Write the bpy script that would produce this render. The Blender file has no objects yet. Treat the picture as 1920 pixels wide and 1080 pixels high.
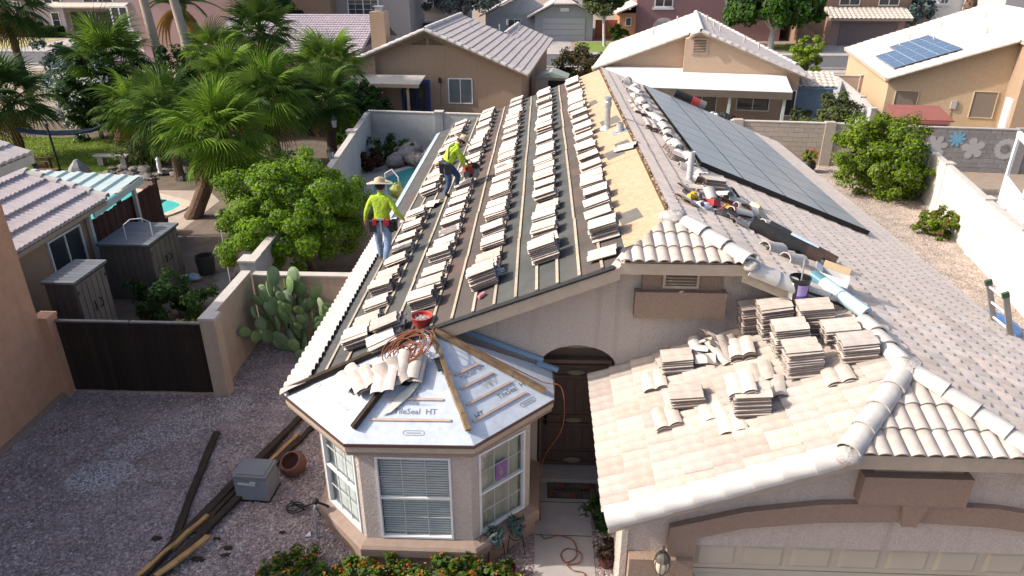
import bpy, bmesh, math, random
import numpy as np
from mathutils import Vector, Matrix, Euler
R_ = math.radians
rng = random.Random(7)
nrg = np.random.default_rng(7)
scene = bpy.context.scene
COL = scene.collection

# ------------------------------------------------------------------ camera, sky, sun, exposure
cam_d = bpy.data.cameras.new('camera'); cam = bpy.data.objects.new('camera', cam_d); COL.objects.link(cam)
CAMZ = 8.4
cam.location = (0, 0, CAMZ); cam.rotation_euler = (R_(90 - 25.2), 0, R_(2.3))
cam_d.sensor_width = 36; cam_d.lens = 36 * 1340 / 1920; cam_d.clip_end = 900; cam_d.clip_start = .1
scene.camera = cam
SUN_EL = 36.5
SUN_DIR = Vector((math.cos(R_(SUN_EL)) * math.cos(R_(4)), math.cos(R_(SUN_EL)) * math.sin(R_(4)), -math.sin(R_(SUN_EL))))
world = bpy.data.worlds.new('World'); scene.world = world; world.use_nodes = True
wn = world.node_tree; wn.nodes.clear()
sky = wn.nodes.new('ShaderNodeTexSky'); sky.sky_type = 'NISHITA'; sky.sun_disc = False
sky.sun_elevation = R_(SUN_EL); sky.sun_rotation = R_(266); sky.air_density = 0.9; sky.dust_density = 4.0; sky.ozone_density = 0.6
bg = wn.nodes.new('ShaderNodeBackground'); bg.inputs[1].default_value = 0.15
wo = wn.nodes.new('ShaderNodeOutputWorld')
wn.links.new(sky.outputs[0], bg.inputs[0]); wn.links.new(bg.outputs[0], wo.inputs[0])
sun_d = bpy.data.lights.new('sun', 'SUN'); sun_d.energy = 3.15; sun_d.angle = R_(.53); sun_d.color = (1, .95, .87)
sun = bpy.data.objects.new('sun', sun_d); COL.objects.link(sun); sun.location = (-30, 0, 30)
sun.rotation_euler = SUN_DIR.to_track_quat('-Z', 'Y').to_euler()
scene.view_settings.view_transform = 'Standard'; scene.view_settings.look = 'None'
scene.view_settings.gamma = 1; scene.view_settings.use_curve_mapping = False
scene.view_settings.exposure = 0.78
scene.render.engine = 'CYCLES'; scene.cycles.max_bounces = 5; scene.cycles.diffuse_bounces = 3
scene.cycles.use_denoising = True

# ------------------------------------------------------------------ materials
MATS = {}
def mat(name, c, c2=None, scale=6.0, detail=4.0, rough=.85, bump=0.0, bscale=60.0, rnd=0.0, spec=.3, metal=0.0,
        big=None, bigscale=.5, bigamt=.5, coords='Object', island=False, streak=None, trans=0.0, bdist=.01):
    """procedural material: two colours mixed by noise, a third in large stains, per object variation, noise relief"""
    if name in MATS: return MATS[name]
    m = bpy.data.materials.new(name); m.use_nodes = True; MATS[name] = m
    nt = m.node_tree; N = nt.nodes; Lk = nt.links.new
    p = N['Principled BSDF']; p.inputs['Roughness'].default_value = rough
    p.inputs['Specular IOR Level'].default_value = spec; p.inputs['Metallic'].default_value = metal
    tc = N.new('ShaderNodeTexCoord'); vec = tc.outputs[coords]
    def noise(s, d=4.0, r=.55):
        n = N.new('ShaderNodeTexNoise'); n.inputs['Scale'].default_value = s; n.inputs['Detail'].default_value = d
        n.inputs['Roughness'].default_value = r; Lk(vec, n.inputs['Vector']); return n.outputs['Fac']
    def ramp(f, a, b):
        r = N.new('ShaderNodeMapRange'); r.inputs[1].default_value = a; r.inputs[2].default_value = b; Lk(f, r.inputs[0]); return r.outputs[0]
    def mix(f, a, b, mode='MIX'):
        x = N.new('ShaderNodeMix'); x.data_type = 'RGBA'; x.blend_type = mode
        if isinstance(f, float): x.inputs[0].default_value = f
        else: Lk(f, x.inputs[0])
        for s, v in ((6, a), (7, b)):
            if isinstance(v, tuple): x.inputs[s].default_value = (*v, 1)
            else: Lk(v, x.inputs[s])
        return x.outputs[2]
    col = mix(ramp(noise(scale, detail), .32, .68), c, c2 or c)
    if big: col = mix(ramp(noise(bigscale, 5, .6), .5 , .5 + .25 / max(bigamt, .05)), col, big)
    if streak:
        mp = N.new('ShaderNodeMapping'); mp.inputs['Scale'].default_value = (7, 7, .35); Lk(vec, mp.inputs[0])
        n = N.new('ShaderNodeTexNoise'); n.inputs['Scale'].default_value = 1.0; n.inputs['Detail'].default_value = 5; Lk(mp.outputs[0], n.inputs['Vector'])
        x = N.new('ShaderNodeMath'); x.operation = 'MULTIPLY'; x.inputs[1].default_value = .75; Lk(ramp(n.outputs['Fac'], .52, .74), x.inputs[0]); col = mix(x.outputs[0], col, streak)
    if rnd or island:
        oi = N.new('ShaderNodeObjectInfo').outputs['Random']
        if island: oi = N.new('ShaderNodeNewGeometry').outputs['Random Per Island']
        mr = N.new('ShaderNodeMapRange'); mr.inputs[3].default_value = 1 - rnd; mr.inputs[4].default_value = 1 + rnd; Lk(oi, mr.inputs[0])
        hs = N.new('ShaderNodeHueSaturation'); Lk(mr.outputs[0], hs.inputs['Value']); Lk(col, hs.inputs['Color'])
        mh = N.new('ShaderNodeMath'); mh.operation = 'MULTIPLY'; mh.inputs[1].default_value = 7.31; Lk(oi, mh.inputs[0])
        mf = N.new('ShaderNodeMath'); mf.operation = 'FRACT'; Lk(mh.outputs[0], mf.inputs[0])
        m2 = N.new('ShaderNodeMapRange'); m2.inputs[3].default_value = 1 - rnd * 1.2; m2.inputs[4].default_value = 1 + rnd * 1.2; Lk(mf.outputs[0], m2.inputs[0])
        Lk(m2.outputs[0], hs.inputs['Saturation']); col = hs.outputs[0]
    Lk(col, p.inputs['Base Color'])
    if bump:
        b = N.new('ShaderNodeBump'); b.inputs['Strength'].default_value = bump; b.inputs['Distance'].default_value = bdist
        Lk(noise(bscale, 6, .65), b.inputs['Height']); Lk(b.outputs[0], p.inputs['Normal'])
    if trans:
        t = N.new('ShaderNodeBsdfTranslucent'); Lk(col, t.inputs[0]); a = N.new('ShaderNodeMixShader'); a.inputs[0].default_value = trans
        o = N['Material Output']; Lk(p.outputs[0], a.inputs[1]); Lk(t.outputs[0], a.inputs[2]); Lk(a.outputs[0], o.inputs[0])
    return m

def gravel_mat(name, cols, vscale, patch=None, dust=None):
    if name in MATS: return MATS[name]
    m = bpy.data.materials.new(name); m.use_nodes = True; MATS[name] = m
    nt = m.node_tree; N = nt.nodes; Lk = nt.links.new
    p = N['Principled BSDF']; p.inputs['Roughness'].default_value = .9; p.inputs['Specular IOR Level'].default_value = .25
    tc = N.new('ShaderNodeTexCoord').outputs['Object']
    v = N.new('ShaderNodeTexVoronoi'); v.inputs['Scale'].default_value = vscale; Lk(tc, v.inputs['Vector'])
    sep = N.new('ShaderNodeSeparateColor'); Lk(v.outputs['Color'], sep.inputs[0])
    cr = N.new('ShaderNodeValToRGB'); cr.color_ramp.interpolation = 'CONSTANT'
    e = cr.color_ramp.elements
    e[0].position = 0; e[0].color = (*cols[0], 1); e[1].position = 1 / len(cols); e[1].color = (*cols[1], 1)
    for i in range(2, len(cols)): x = e.new(i / len(cols)); x.color = (*cols[i], 1)
    Lk(sep.outputs[0], cr.inputs[0]); col = cr.outputs[0]
    n = N.new('ShaderNodeTexNoise'); n.inputs['Scale'].default_value = .55; n.inputs['Detail'].default_value = 6; Lk(tc, n.inputs['Vector'])
    if dust:
        mr = N.new('ShaderNodeMapRange'); mr.inputs[1].default_value = .5; mr.inputs[2].default_value = .72; mr.inputs[4].default_value = .85; Lk(n.outputs['Fac'], mr.inputs[0])
        x = N.new('ShaderNodeMix'); x.data_type = 'RGBA'; Lk(mr.outputs[0], x.inputs[0]); Lk(col, x.inputs[6]); x.inputs[7].default_value = (*dust, 1); col = x.outputs[2]
    n3 = N.new('ShaderNodeTexNoise'); n3.inputs['Scale'].default_value = 1.7; n3.inputs['Detail'].default_value = 8; n3.inputs['Roughness'].default_value = .7; Lk(tc, n3.inputs['Vector'])
    m3 = N.new('ShaderNodeMapRange'); m3.inputs[1].default_value = .36; m3.inputs[2].default_value = .62; m3.inputs[3].default_value = .62; m3.inputs[4].default_value = 1.12; Lk(n3.outputs['Fac'], m3.inputs[0])
    h3 = N.new('ShaderNodeHueSaturation'); Lk(m3.outputs[0], h3.inputs['Value']); Lk(col, h3.inputs['Color']); col = h3.outputs[0]
    Lk(col, p.inputs['Base Color'])
    b = N.new('ShaderNodeBump'); b.inputs['Strength'].default_value = .9; b.inputs['Distance'].default_value = .03; b.invert = True
    Lk(v.outputs['Distance'], b.inputs['Height']); Lk(b.outputs[0], p.inputs['Normal'])
    return m

# ------------------------------------------------------------------ mesh helpers
def wloc(o):
    v = Vector(o.location)
    while o.parent: o = o.parent; v += Vector(o.location)
    return v

def tag(o, label=None, cat=None, group=None, kind=None):
    if label: o['label'] = label
    if cat: o['category'] = cat
    if group: o['group'] = group
    if kind: o['kind'] = kind
    return o

def thing(name, label, cat, loc=(0, 0, 0), group=None):
    o = bpy.data.objects.new(name, None); COL.objects.link(o); o.location = loc; o.empty_display_size = .1
    return tag(o, label, cat, group)

class MB:
    """collects shapes (world coordinates) and links them as one mesh object"""
    def __init__(s): s.v = []; s.f = []; s.mi = []; s.cur = 0
    def add(s, vs, fs):
        o = len(s.v); s.v += [tuple(v) for v in vs]; s.f += [tuple(i + o for i in f) for f in fs]; s.mi += [s.cur] * len(fs); return s
    def box(s, c, d, rz=0, M=None, taper=1.0):
        hx, hy, hz = d[0] / 2, d[1] / 2, d[2] / 2
        vs = [Vector((x * hx * (taper if z > 0 else 1), y * hy * (taper if z > 0 else 1), z * hz)) for z in (-1, 1) for x, y in ((-1, -1), (1, -1), (1, 1), (-1, 1))]
        if M is None: M = Matrix.Translation(c) @ Matrix.Rotation(rz, 4, 'Z')
        return s.add([M @ v for v in vs], [(0, 3, 2, 1), (4, 5, 6, 7), (0, 1, 5, 4), (1, 2, 6, 5), (2, 3, 7, 6), (3, 0, 4, 7)])
    def b2(s, x0, x1, y0, y1, z0, z1): return s.box(((x0 + x1) / 2, (y0 + y1) / 2, (z0 + z1) / 2), (abs(x1 - x0), abs(y1 - y0), abs(z1 - z0)))
    def bar(s, a, b, w, h, up=(0, 0, 1)):
        a = Vector(a); b = Vector(b); d = b - a; L = d.length; y = d / L; x = y.cross(Vector(up))
        x = x.normalized() if x.length > 1e-5 else Vector((1, 0, 0)); z = x.cross(y)
        M = Matrix((x, y, z)).transposed().to_4x4(); M.translation = (a + b) / 2
        return s.box(None, (w, L, h), M=M)
    def poly(s, pts, off):
        """prism: polygon pts (3d) swept by off"""
        n = len(pts); P = [Vector(p) for p in pts]; off = Vector(off); Q = [p + off for p in P]
        return s.add(P + Q, [tuple(range(n))[::-1], tuple(range(n, 2 * n))] + [(i, (i + 1) % n, (i + 1) % n + n, i + n) for i in range(n)])
    def sheet(s, pts): return s.add(pts, [tuple(range(len(pts)))])
    def tube(s, path, r, n=8, cap=True):
        P = [Vector(p) for p in path]; k = len(P); rs = r if isinstance(r, (list, tuple)) else [r] * k
        vs = []; prev = None
        for i in range(k):
            t = (P[min(i + 1, k - 1)] - P[max(i - 1, 0)]); t = t.normalized() if t.length > 1e-9 else Vector((0, 0, 1))
            if prev is None: a = t.orthogonal().normalized()
            else:
                a = prev - t * prev.dot(t); a = a.normalized() if a.length > 1e-6 else t.orthogonal().normalized()
            prev = a; b = t.cross(a)
            vs += [P[i] + (a * math.cos(2 * math.pi * j / n) + b * math.sin(2 * math.pi * j / n)) * rs[i] for j in range(n)]
        fs = [(i * n + j, i * n + (j + 1) % n, (i + 1) * n + (j + 1) % n, (i + 1) * n + j) for i in range(k - 1) for j in range(n)]
        if cap: fs += [tuple(range(n))[::-1], tuple(range((k - 1) * n, k * n))]
        return s.add(vs, fs)
    def lathe(s, prof, c=(0, 0, 0), n=16, M=None, a0=0, a1=2 * math.pi):
        full = abs(a1 - a0 - 2 * math.pi) < 1e-6; m = n if full else n + 1; c = Vector(c)
        vs = []
        for r, z in prof:
            for j in range(m):
                a = a0 + (a1 - a0) * j / n; v = Vector((r * math.cos(a), r * math.sin(a), z)); vs.append(M @ v if M else c + v)
        fs = []
        for i in range(len(prof) - 1):
            for j in range(n):
                j2 = (j + 1) % m; fs.append((i * m + j, i * m + j2, (i + 1) * m + j2, (i + 1) * m + j))
        return s.add(vs, fs)
    def ball(s, c, r, n=8, sq=(1, 1, 1), rough=0):
        k = max(4, n // 2 + 1); vs = []; c = Vector(c)
        for i in range(k + 1):
            th = math.pi * i / k
            for j in range(n):
                a = 2 * math.pi * j / n; q = 1 + (rng.uniform(-rough, rough) if rough else 0)
                vs.append(c + Vector((math.sin(th) * math.cos(a) * sq[0], math.sin(th) * math.sin(a) * sq[1], math.cos(th) * sq[2])) * r * q)
        return s.add(vs, [(i * n + j, (i + 1) * n + j, (i + 1) * n + (j + 1) % n, i * n + (j + 1) % n) for i in range(k) for j in range(n)])
    def mesh(s, name, m, off=Vector((0, 0, 0)), smooth=False):
        me = bpy.data.meshes.new(name); me.from_pydata([(v[0] - off[0], v[1] - off[1], v[2] - off[2]) for v in s.v], [], s.f)
        for x in (m if isinstance(m, (list, tuple)) else [m]): me.materials.append(x)
        if any(s.mi): me.polygons.foreach_set('material_index', s.mi)
        if smooth:
            me.polygons.foreach_set('use_smooth', [True] * len(me.polygons))
            try: me.set_sharp_from_angle(angle=R_(40))
            except Exception: pass
        me.update(); return me
    def build(s, name, m, parent=None, smooth=False, label=None, cat=None, group=None, kind=None, base=None):
        if parent is not None: off = wloc(parent)
        elif base is not None: off = Vector(base)
        elif kind: off = Vector((0, 0, 0))
        else:
            a = np.array(s.v); off = Vector(((a[:, 0].min() + a[:, 0].max()) / 2, (a[:, 1].min() + a[:, 1].max()) / 2, a[:, 2].min()))
        o = bpy.data.objects.new(name, s.mesh(name, m, off, smooth)); COL.objects.link(o)
        if parent is not None: o.parent = parent
        else: o.location = off
        return tag(o, label, cat, group, kind)

def place(name, me, parent, M, label=None, cat=None, group=None):
    """object from a shared mesh with world matrix M, child of parent (parents carry translation only)"""
    o = bpy.data.objects.new(name, me); COL.objects.link(o); M = M.copy()
    if parent is not None: M.translation = M.translation - wloc(parent); o.parent = parent
    o.matrix_local = M
    return tag(o, label, cat, group)

def fast_mesh(name, V, F, m, smooth=False, mi=None):
    """big joined mesh from arrays; F is (n,3) or (n,4)"""
    me = bpy.data.meshes.new(name); V = np.asarray(V, np.float32); F = np.asarray(F, np.int32); n, k = F.shape
    me.vertices.add(len(V)); me.vertices.foreach_set('co', V.ravel())
    me.loops.add(n * k); me.loops.foreach_set('vertex_index', F.ravel())
    me.polygons.add(n); me.polygons.foreach_set('loop_start', np.arange(0, n * k, k, dtype=np.int32))
    for x in (m if isinstance(m, (list, tuple)) else [m]): me.materials.append(x)
    if mi is not None: me.polygons.foreach_set('material_index', np.asarray(mi, np.int32))
    me.update(calc_edges=True)
    me.polygons.foreach_set('use_smooth', np.full(n, bool(smooth)))
    if smooth:
        try: me.set_sharp_from_angle(angle=R_(50))
        except Exception: pass
    return me

def fast_obj(name, V, F, m, parent=None, smooth=False, kind=None, mi=None):
    V = np.asarray(V, np.float32)
    if parent is not None: V = V - np.array(wloc(parent), np.float32)
    o = bpy.data.objects.new(name, fast_mesh(name, V, F, m, smooth, mi)); COL.objects.link(o)
    if parent is not None: o.parent = parent
    return tag(o, None, None, None, kind)

def text_mesh(txt, size, m, bold=0.0, depth=0.0):
    cu = bpy.data.curves.new('lettering', 'FONT'); cu.body = txt; cu.size = size; cu.align_x = 'CENTER'; cu.align_y = 'CENTER'; cu.offset = bold
    cu.resolution_u = 2
    cu.extrude = depth
    o = bpy.data.objects.new('lettering', cu); me = bpy.data.meshes.new_from_object(o); bpy.data.objects.remove(o)
    me.materials.clear(); me.materials.append(m); return me

def frame_m(origin, x, y):
    x = Vector(x).normalized(); y = Vector(y); y = (y - x * y.dot(x)).normalized(); z = x.cross(y)
    M = Matrix((x, y, z)).transposed().to_4x4(); M.translation = origin; return M

# ------------------------------------------------------------------ palette
STUCCO = mat('stucco_pink', (.62, .53, .465), (.50, .42, .365), 34, bump=1.0, bscale=30, bdist=.035, big=(.47, .40, .36), bigscale=.7, bigamt=.4, streak=(.43, .36, .315))
BROWN = mat('stucco_brown', (.345, .245, .185), (.29, .20, .152), 30, bump=.8, bscale=40, bdist=.025)
FASCIA = mat('fascia_beige', (.44, .36, .28), (.38, .31, .24), 5, rough=.7)
TILE = mat('concrete_tile', (.50, .43, .375), (.39, .325, .28), 7, rough=.92, bump=.35, bscale=70, rnd=.16, big=(.55, .50, .45), bigscale=2.5, bigamt=.5)
TILE_S = mat('concrete_tile_field', (.66, .555, .48), (.54, .45, .385), 6, rough=.92, bump=.35, bscale=70, rnd=.14, island=False, big=(.46, .40, .36), bigscale=.9, bigamt=.35)
CAP = mat('ridge_cap_concrete', (.53, .495, .465), (.40, .37, .345), 5, rough=.92, bump=.4, bscale=60, rnd=.10)
RAKE = mat('painted_rake_tile', (.57, .545, .515), (.45, .425, .40), 4, rough=.9, bump=.3, bscale=60, rnd=.06)
MORTAR = mat('mortar', (.48, .45, .42), (.36, .33, .31), 14, rough=.95, bump=.9, bscale=30, bdist=.03)
FELT = mat('roofing_felt', (.062, .064, .062), (.088, .09, .086), 3, rough=.9, bump=.2, bscale=90, big=(.17, .07, .055), bigscale=.9, bigamt=.35)
BLACKFELT = mat('felt_roll_black', (.018, .018, .019), (.03, .03, .03), 8, rough=.75)
PLY = mat('sheathing_board', (.46, .34, .225), (.37, .265, .165), 11, rough=.85, bump=.3, bscale=40)
BATTEN = mat('batten_wood', (.42, .35, .265), (.31, .255, .19), 6, rough=.85, rnd=.12)
OLDWOOD = mat('weathered_wood', (.16, .10, .055), (.075, .045, .025), 5, rough=.9, bump=.6, bscale=25, rnd=.15)
SPLIT = mat('split_wood', (.48, .29, .12), (.33, .18, .07), 6, rough=.85, bump=.4, bscale=30)
DARKWOOD = mat('rotten_board', (.055, .036, .024), (.03, .02, .014), 6, rough=.9, bump=.6, bscale=25)
FILM = mat('white_membrane', (.54, .58, .64), (.44, .48, .54), 10, rough=.45, bump=.15, bscale=7, bdist=.03, big=(.33, .35, .38), bigscale=3, bigamt=.3)
PRINT = mat('print_grey', (.16, .17, .19))
PRINT_L = mat('print_pale', (.36, .38, .40))
WHITE = mat('white_paint', (.74, .74, .73), (.66, .66, .66), 4, rough=.5)
ALU = mat('aluminium_frame', (.62, .63, .64), rough=.4, metal=.0)
GALV = mat('galvanised_steel', (.55, .56, .57), (.42, .43, .44), 8, rough=.4, metal=.6)
FLASH = mat('eave_film', (.40, .46, .50), (.34, .40, .45), 5, rough=.35)
BLUEMETAL = mat('blue_film_flashing', (.17, .28, .40), (.23, .34, .46), 5, rough=.35)
GLASS = mat('window_glass', (.035, .04, .045), (.05, .055, .06), 2, rough=.06, spec=.7)
BLACKM = mat('black_metal', (.02, .02, .022), rough=.5)
DARK = mat('dark_interior', (.012, .012, .012), rough=.9)
# ------------------------------------------------------------------ ground
PIT = .395; XL = -3.71; ZE = 2.4; XR = 2.05; ZR = ZE + PIT * (XR - XL); XG = 4.55; ZG = ZR - PIT * (XG - XR)
def zL(x): return ZE + PIT * (x - XL)
def zR(x): return ZR - PIT * (x - XR)
def zG(x): return ZG - PIT * (XG - x)
CS = math.cos(math.atan(PIT)); SN = math.sin(math.atan(PIT))
NLp = Vector((-SN, 0, CS)); NRp = Vector((SN, 0, CS)); NJ = Vector((0, -SN, CS))
UPL = Vector((CS, 0, SN)); UPR = Vector((-CS, 0, SN)); UPJ = Vector((0, CS, SN))

SOIL = mat('desert_soil', (.30, .235, .18), (.24, .185, .14), 3, rough=.95, bump=.4, bscale=20, big=(.34, .28, .22), bigscale=.1)
GR_FRONT = gravel_mat('front_gravel', [(.315, .235, .225), (.41, .325, .305), (.225, .17, .165), (.50, .415, .39), (.355, .27, .255), (.295, .245, .245)], 26, dust=(.37, .30, .285))
GR_SIDE = gravel_mat('side_gravel', [(.42, .33, .27), (.50, .41, .35), (.34, .26, .21), (.47, .37, .31), (.56, .48, .42)], 24, dust=(.44, .36, .30))
DIRT = mat('yard_dirt', (.17, .125, .10), (.12, .088, .07), 2.5, rough=.95, bump=.6, bscale=30, bdist=.02, big=(.22, .17, .135), bigscale=.8)
LAWN = mat('lawn', (.13, .21, .035), (.19, .24, .05), 2, rough=.9, bump=.7, bscale=60, big=(.23, .22, .08), bigscale=.4)
CONC = mat('concrete', (.40, .36, .34), (.33, .30, .28), 2.5, rough=.9, bump=.2, bscale=60, big=(.28, .25, .24), bigscale=.9)
ASPH = mat('asphalt', (.085, .08, .085), (.11, .105, .11), 3, rough=.92, bump=.2, bscale=50)
def flat(name, pts, z, m):
    return MB().sheet([(x, y, z) for x, y in pts]).build(name, m, kind='structure')
flat('ground', [(-420, -60), (420, -60), (420, 640), (-420, 640)], 0, SOIL)
flat('front_gravel', [(-10.5, 1), (8.4, 1), (8.4, 10.2), (-3.2, 12.3), (-3.2, 14.9), (-6.6, 14.9), (-6.6, 12.35), (-10.5, 12.35)], .004, GR_FRONT)
flat('side_gravel', [(8.0, 9), (12, 12.5), (14.8, 28), (13.6, 31), (8.0, 31.3)], .004, GR_SIDE)
flat('yard_dirt', [(-12.5, 12.4), (-6.9, 12.4), (-6.9, 15), (-3.3, 15), (-3.3, 25), (-9, 25), (-14, 22), (-14, 12.4)], .006, DIRT)
flat('neighbour_yard', [(-30, 20), (-7.9, 20), (-7.9, 42), (-30, 42)], .004, mat('yard_shade_dirt', (.15, .115, .085), (.09, .068, .052), 1.6, rough=.95, bump=.5, bscale=25, big=(.21, .165, .125), bigscale=.5))  # dirt darkened so that its colour carries the shade
flat('lawn', [(-27, 27.5), (-17.5, 28.6), (-15.5, 31.5), (-18, 34.2), (-27, 34.6)], .008, LAWN)
flat('pool_patio', [(-17.6, 21.6), (-11.9, 22.0), (-11.9, 25), (-12.8, 26.2), (-17.6, 26.2)], .008, mat('pool_deck', (.40, .32, .26), (.32, .255, .21), 3, rough=.85, bump=.2))
flat('walkway', [(.03, 6.5), (.93, 6.5), (.93, 9.9), (.0, 9.9)], .012, CONC)
for yj in (7.55, 8.62, 9.38): MB().b2(.03, .93, yj - .006, yj + .006, .0125, .0145).build('walkway_joint', DARK, kind='structure')
flat('street', [(-120, 59.3), (120, 59.3), (120, 66.7), (-120, 66.7)], .006, ASPH)
for nm, y0, y1 in (('far_kerb', 66.7, 67.0), ('near_kerb', 59.0, 59.3)): MB().b2(-120, 120, y0, y1, 0, .13).build(nm, CONC, kind='structure')
flat('pavement', [(-120, 67.6), (120, 67.6), (120, 69.2), (-120, 69.2)], .012, CONC)
flat('near_pavement', [(-120, 57.4), (120, 57.4), (120, 58.7), (-120, 58.7)], .012, CONC)
for i, (x0, x1) in enumerate(((-.3, 2.7), (26.0, 32.5), (-14, -5), (-50, -42), (36, 44))):
    flat('driveway' if i == 0 else 'driveway.%03d' % i, [(x0, 67), (x1, 67), (x1 + .3, 79.5), (x0 - .3, 79.5)], .016, CONC)
flat('far_lawn', [(-1.5, 69.3), (-1.5, 77), (-18, 77), (-18, 69.3)], .01, LAWN)
flat('far_lawn.001', [(3.0, 69.3), (7.3, 69.3), (7.3, 77.5), (3.6, 77.5)], .01, LAWN)
flat('far_lawn.002', [(22.5, 69.3), (25.4, 69.3), (25.4, 76), (22.5, 76)], .01, LAWN)
flat('far_dry_lawn', [(-70, 69.4), (-51, 69.4), (-51, 78), (-70, 78)], .01, mat('dry_lawn', (.38, .32, .13), (.30, .28, .10), 1.2))

# loose stones over the gravel: real relief for the near yard
def scatter_stones(name, n, poly, smin, smax, cols, zb=.006):
    xs = [p[0] for p in poly]; ys = [p[1] for p in poly]
    P = np.column_stack([nrg.uniform(min(xs), max(xs), n * 2), nrg.uniform(min(ys), max(ys), n * 2)])
    inside = np.zeros(len(P), bool); j = len(poly) - 1
    for i in range(len(poly)):
        a, b = poly[i], poly[j]; c = (a[1] > P[:, 1]) != (b[1] > P[:, 1])
        with np.errstate(divide='ignore', invalid='ignore'): inside ^= c & (P[:, 0] < (b[0] - a[0]) * (P[:, 1] - a[1]) / (b[1] - a[1] + 1e-12) + a[0])
        j = i
    P = P[inside][:n]; n = len(P)
    base = np.array([(0, 0, 1), (1, 0, 0), (0, 1, 0), (-1, 0, 0), (0, -1, 0), (0, 0, -.6)], float)
    tri = np.array([(0, 1, 2), (0, 2, 3), (0, 3, 4), (0, 4, 1), (5, 2, 1), (5, 3, 2), (5, 4, 3), (5, 1, 4)])
    s = nrg.uniform(smin, smax, (n, 1, 1)) * nrg.uniform(.6, 1.2, (n, 1, 3)) * np.array([1, .8, .6])
    V = base[None] * s * nrg.uniform(.75, 1.25, (n, 6, 1)); a = nrg.uniform(0, 6.28, n); ca, sa = np.cos(a)[:, None], np.sin(a)[:, None]
    X = V[:, :, 0] * ca - V[:, :, 1] * sa + P[:, :1]; Y = V[:, :, 0] * sa + V[:, :, 1] * ca + P[:, 1:]
    V = np.stack([X, Y, V[:, :, 2] + zb + s[:, :, 2] * .3], -1).reshape(-1, 3)
    F = (tri[None] + (np.arange(n) * 6)[:, None, None]).reshape(-1, 3)
    return fast_obj(name, V, F, cols, kind='stuff', mi=np.repeat(nrg.integers(0, len(cols), n), 8))
GS = [mat('stone_%d' % i, c, tuple(q * .8 for q in c), 20, rough=.9) for i, c in enumerate([(.33, .25, .24), (.45, .365, .34), (.24, .185, .18), (.56, .48, .455), (.37, .30, .295)])]
WS = [mat('pale_stone_%d' % i, c, tuple(q * .85 for q in c), 20, rough=.9) for i, c in enumerate([(.62, .60, .60), (.52, .49, .48), (.72, .70, .70)])]
scatter_stones('gravel_stones', 30000, [(-10, 5.6), (0, 5.6), (0, 8), (-3.4, 9), (-3.3, 14.8), (-6.5, 14.8), (-6.5, 12.3), (-10, 12.3)], .012, .03, GS)
scatter_stones('coarse_stones', 900, [(-10, 5.6), (0, 5.6), (0, 8), (-3.4, 9), (-3.3, 14.8), (-6.5, 14.8), (-6.5, 12.3), (-10, 12.3)], .03, .05, GS)
scatter_stones('pale_gravel_stones', 1000, [(-8.25, 9.5), (-7.8, 9.25), (-7.3, 9.4), (-7.1, 9.9), (-7.5, 10.2), (-8.1, 10.05)], .008, .022, WS, .012)
scatter_stones('pale_gravel_stones.001', 1500, [(-8.0, 10.3), (-7.4, 10.2), (-6.6, 10.9), (-5.7, 12.0), (-6.0, 12.3), (-6.7, 12.2), (-7.5, 11.2)], .008, .022, WS, .012)
SGS = [mat('tan_stone_%d' % i, c, tuple(q * .85 for q in c), 20, rough=.9) for i, c in enumerate([(.44, .34, .28), (.52, .43, .37), (.36, .28, .23), (.58, .50, .45)])]
scatter_stones('side_gravel_stones', 16000, [(8.5, 12), (12, 12.5), (14.6, 28), (13.6, 31), (8.5, 31.2)], .015, .035, SGS)

# ------------------------------------------------------------------ the house being re-roofed
HOUSE = thing('house', 'single storey pink stucco house with its tile roof half stripped', 'house', (2.0, 9.85, 0))
def hp(mb, name, m, **k): return mb.build(name, m, HOUSE, **k)
def arc(cx, cz, rx, rz, a0, a1, n): return [(cx + rx * math.cos(a0 + (a1 - a0) * i / n), cz + rz * math.sin(a0 + (a1 - a0) * i / n)) for i in range(n + 1)]
# front gable wall with arched entry
pts = [(-3.3, 0), (-3.3, zL(-3.3) - .14), (1.18, 4.26), (2.92, 4.26), (8.0, zR(8) - .14), (8.0, 0), (1.27, 0), (1.27, 2.37)] + arc(.65, 2.37, .62, .41, 0, math.pi, 14)[1:] + [(.03, 0)]
hp(MB().poly([(x, 9.85, z) for x, z in pts], (0, .22, 0)), 'gable_wall', STUCCO)
hp(MB().b2(-3.3, -3.1, 10.08, 25.59, 0, zL(-3.2) - .12), 'side_wall', STUCCO); hp(MB().b2(7.8, 8.0, 10.08, 25.59, 0, zR(8) - .12), 'side_wall', STUCCO)
hp(MB().poly([(-3.3, 25.6, 0), (-3.3, 25.6, zL(-3.3) - .14), (2.05, 25.6, ZR - .14), (8, 25.6, zR(8) - .14), (8, 25.6, 0)], (0, .2, 0)), 'rear_wall', STUCCO)
# block surround with louvred vent in the gable
hp(MB().b2(1.56, 2.74, 9.80, 9.86, 3.7, 4.13), 'vent_surround', BROWN)
hp(MB().b2(1.46, 2.82, 9.70, 9.86, 3.36, 3.80), 'vent_sill_block', BROWN)
vf = hp(MB().b2(1.86, 2.40, 9.76, 9.805, 3.84, 3.88).b2(1.86, 2.40, 9.76, 9.805, 4.07, 4.11).b2(1.86, 1.90, 9.76, 9.805, 3.88, 4.07).b2(2.36, 2.40, 9.76, 9.805, 3.88, 4.07), 'vent_frame', FASCIA)
for k in range(4): MB().box((2.13, 9.785, 3.90 + k * .052), (.46, .05, .012), M=Matrix.Translation((2.13, 9.785, 3.90 + k * .052)) @ Matrix.Rotation(R_(-35), 4, 'X') @ Matrix.Identity(4)).build('louvre', FASCIA, vf)
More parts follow.
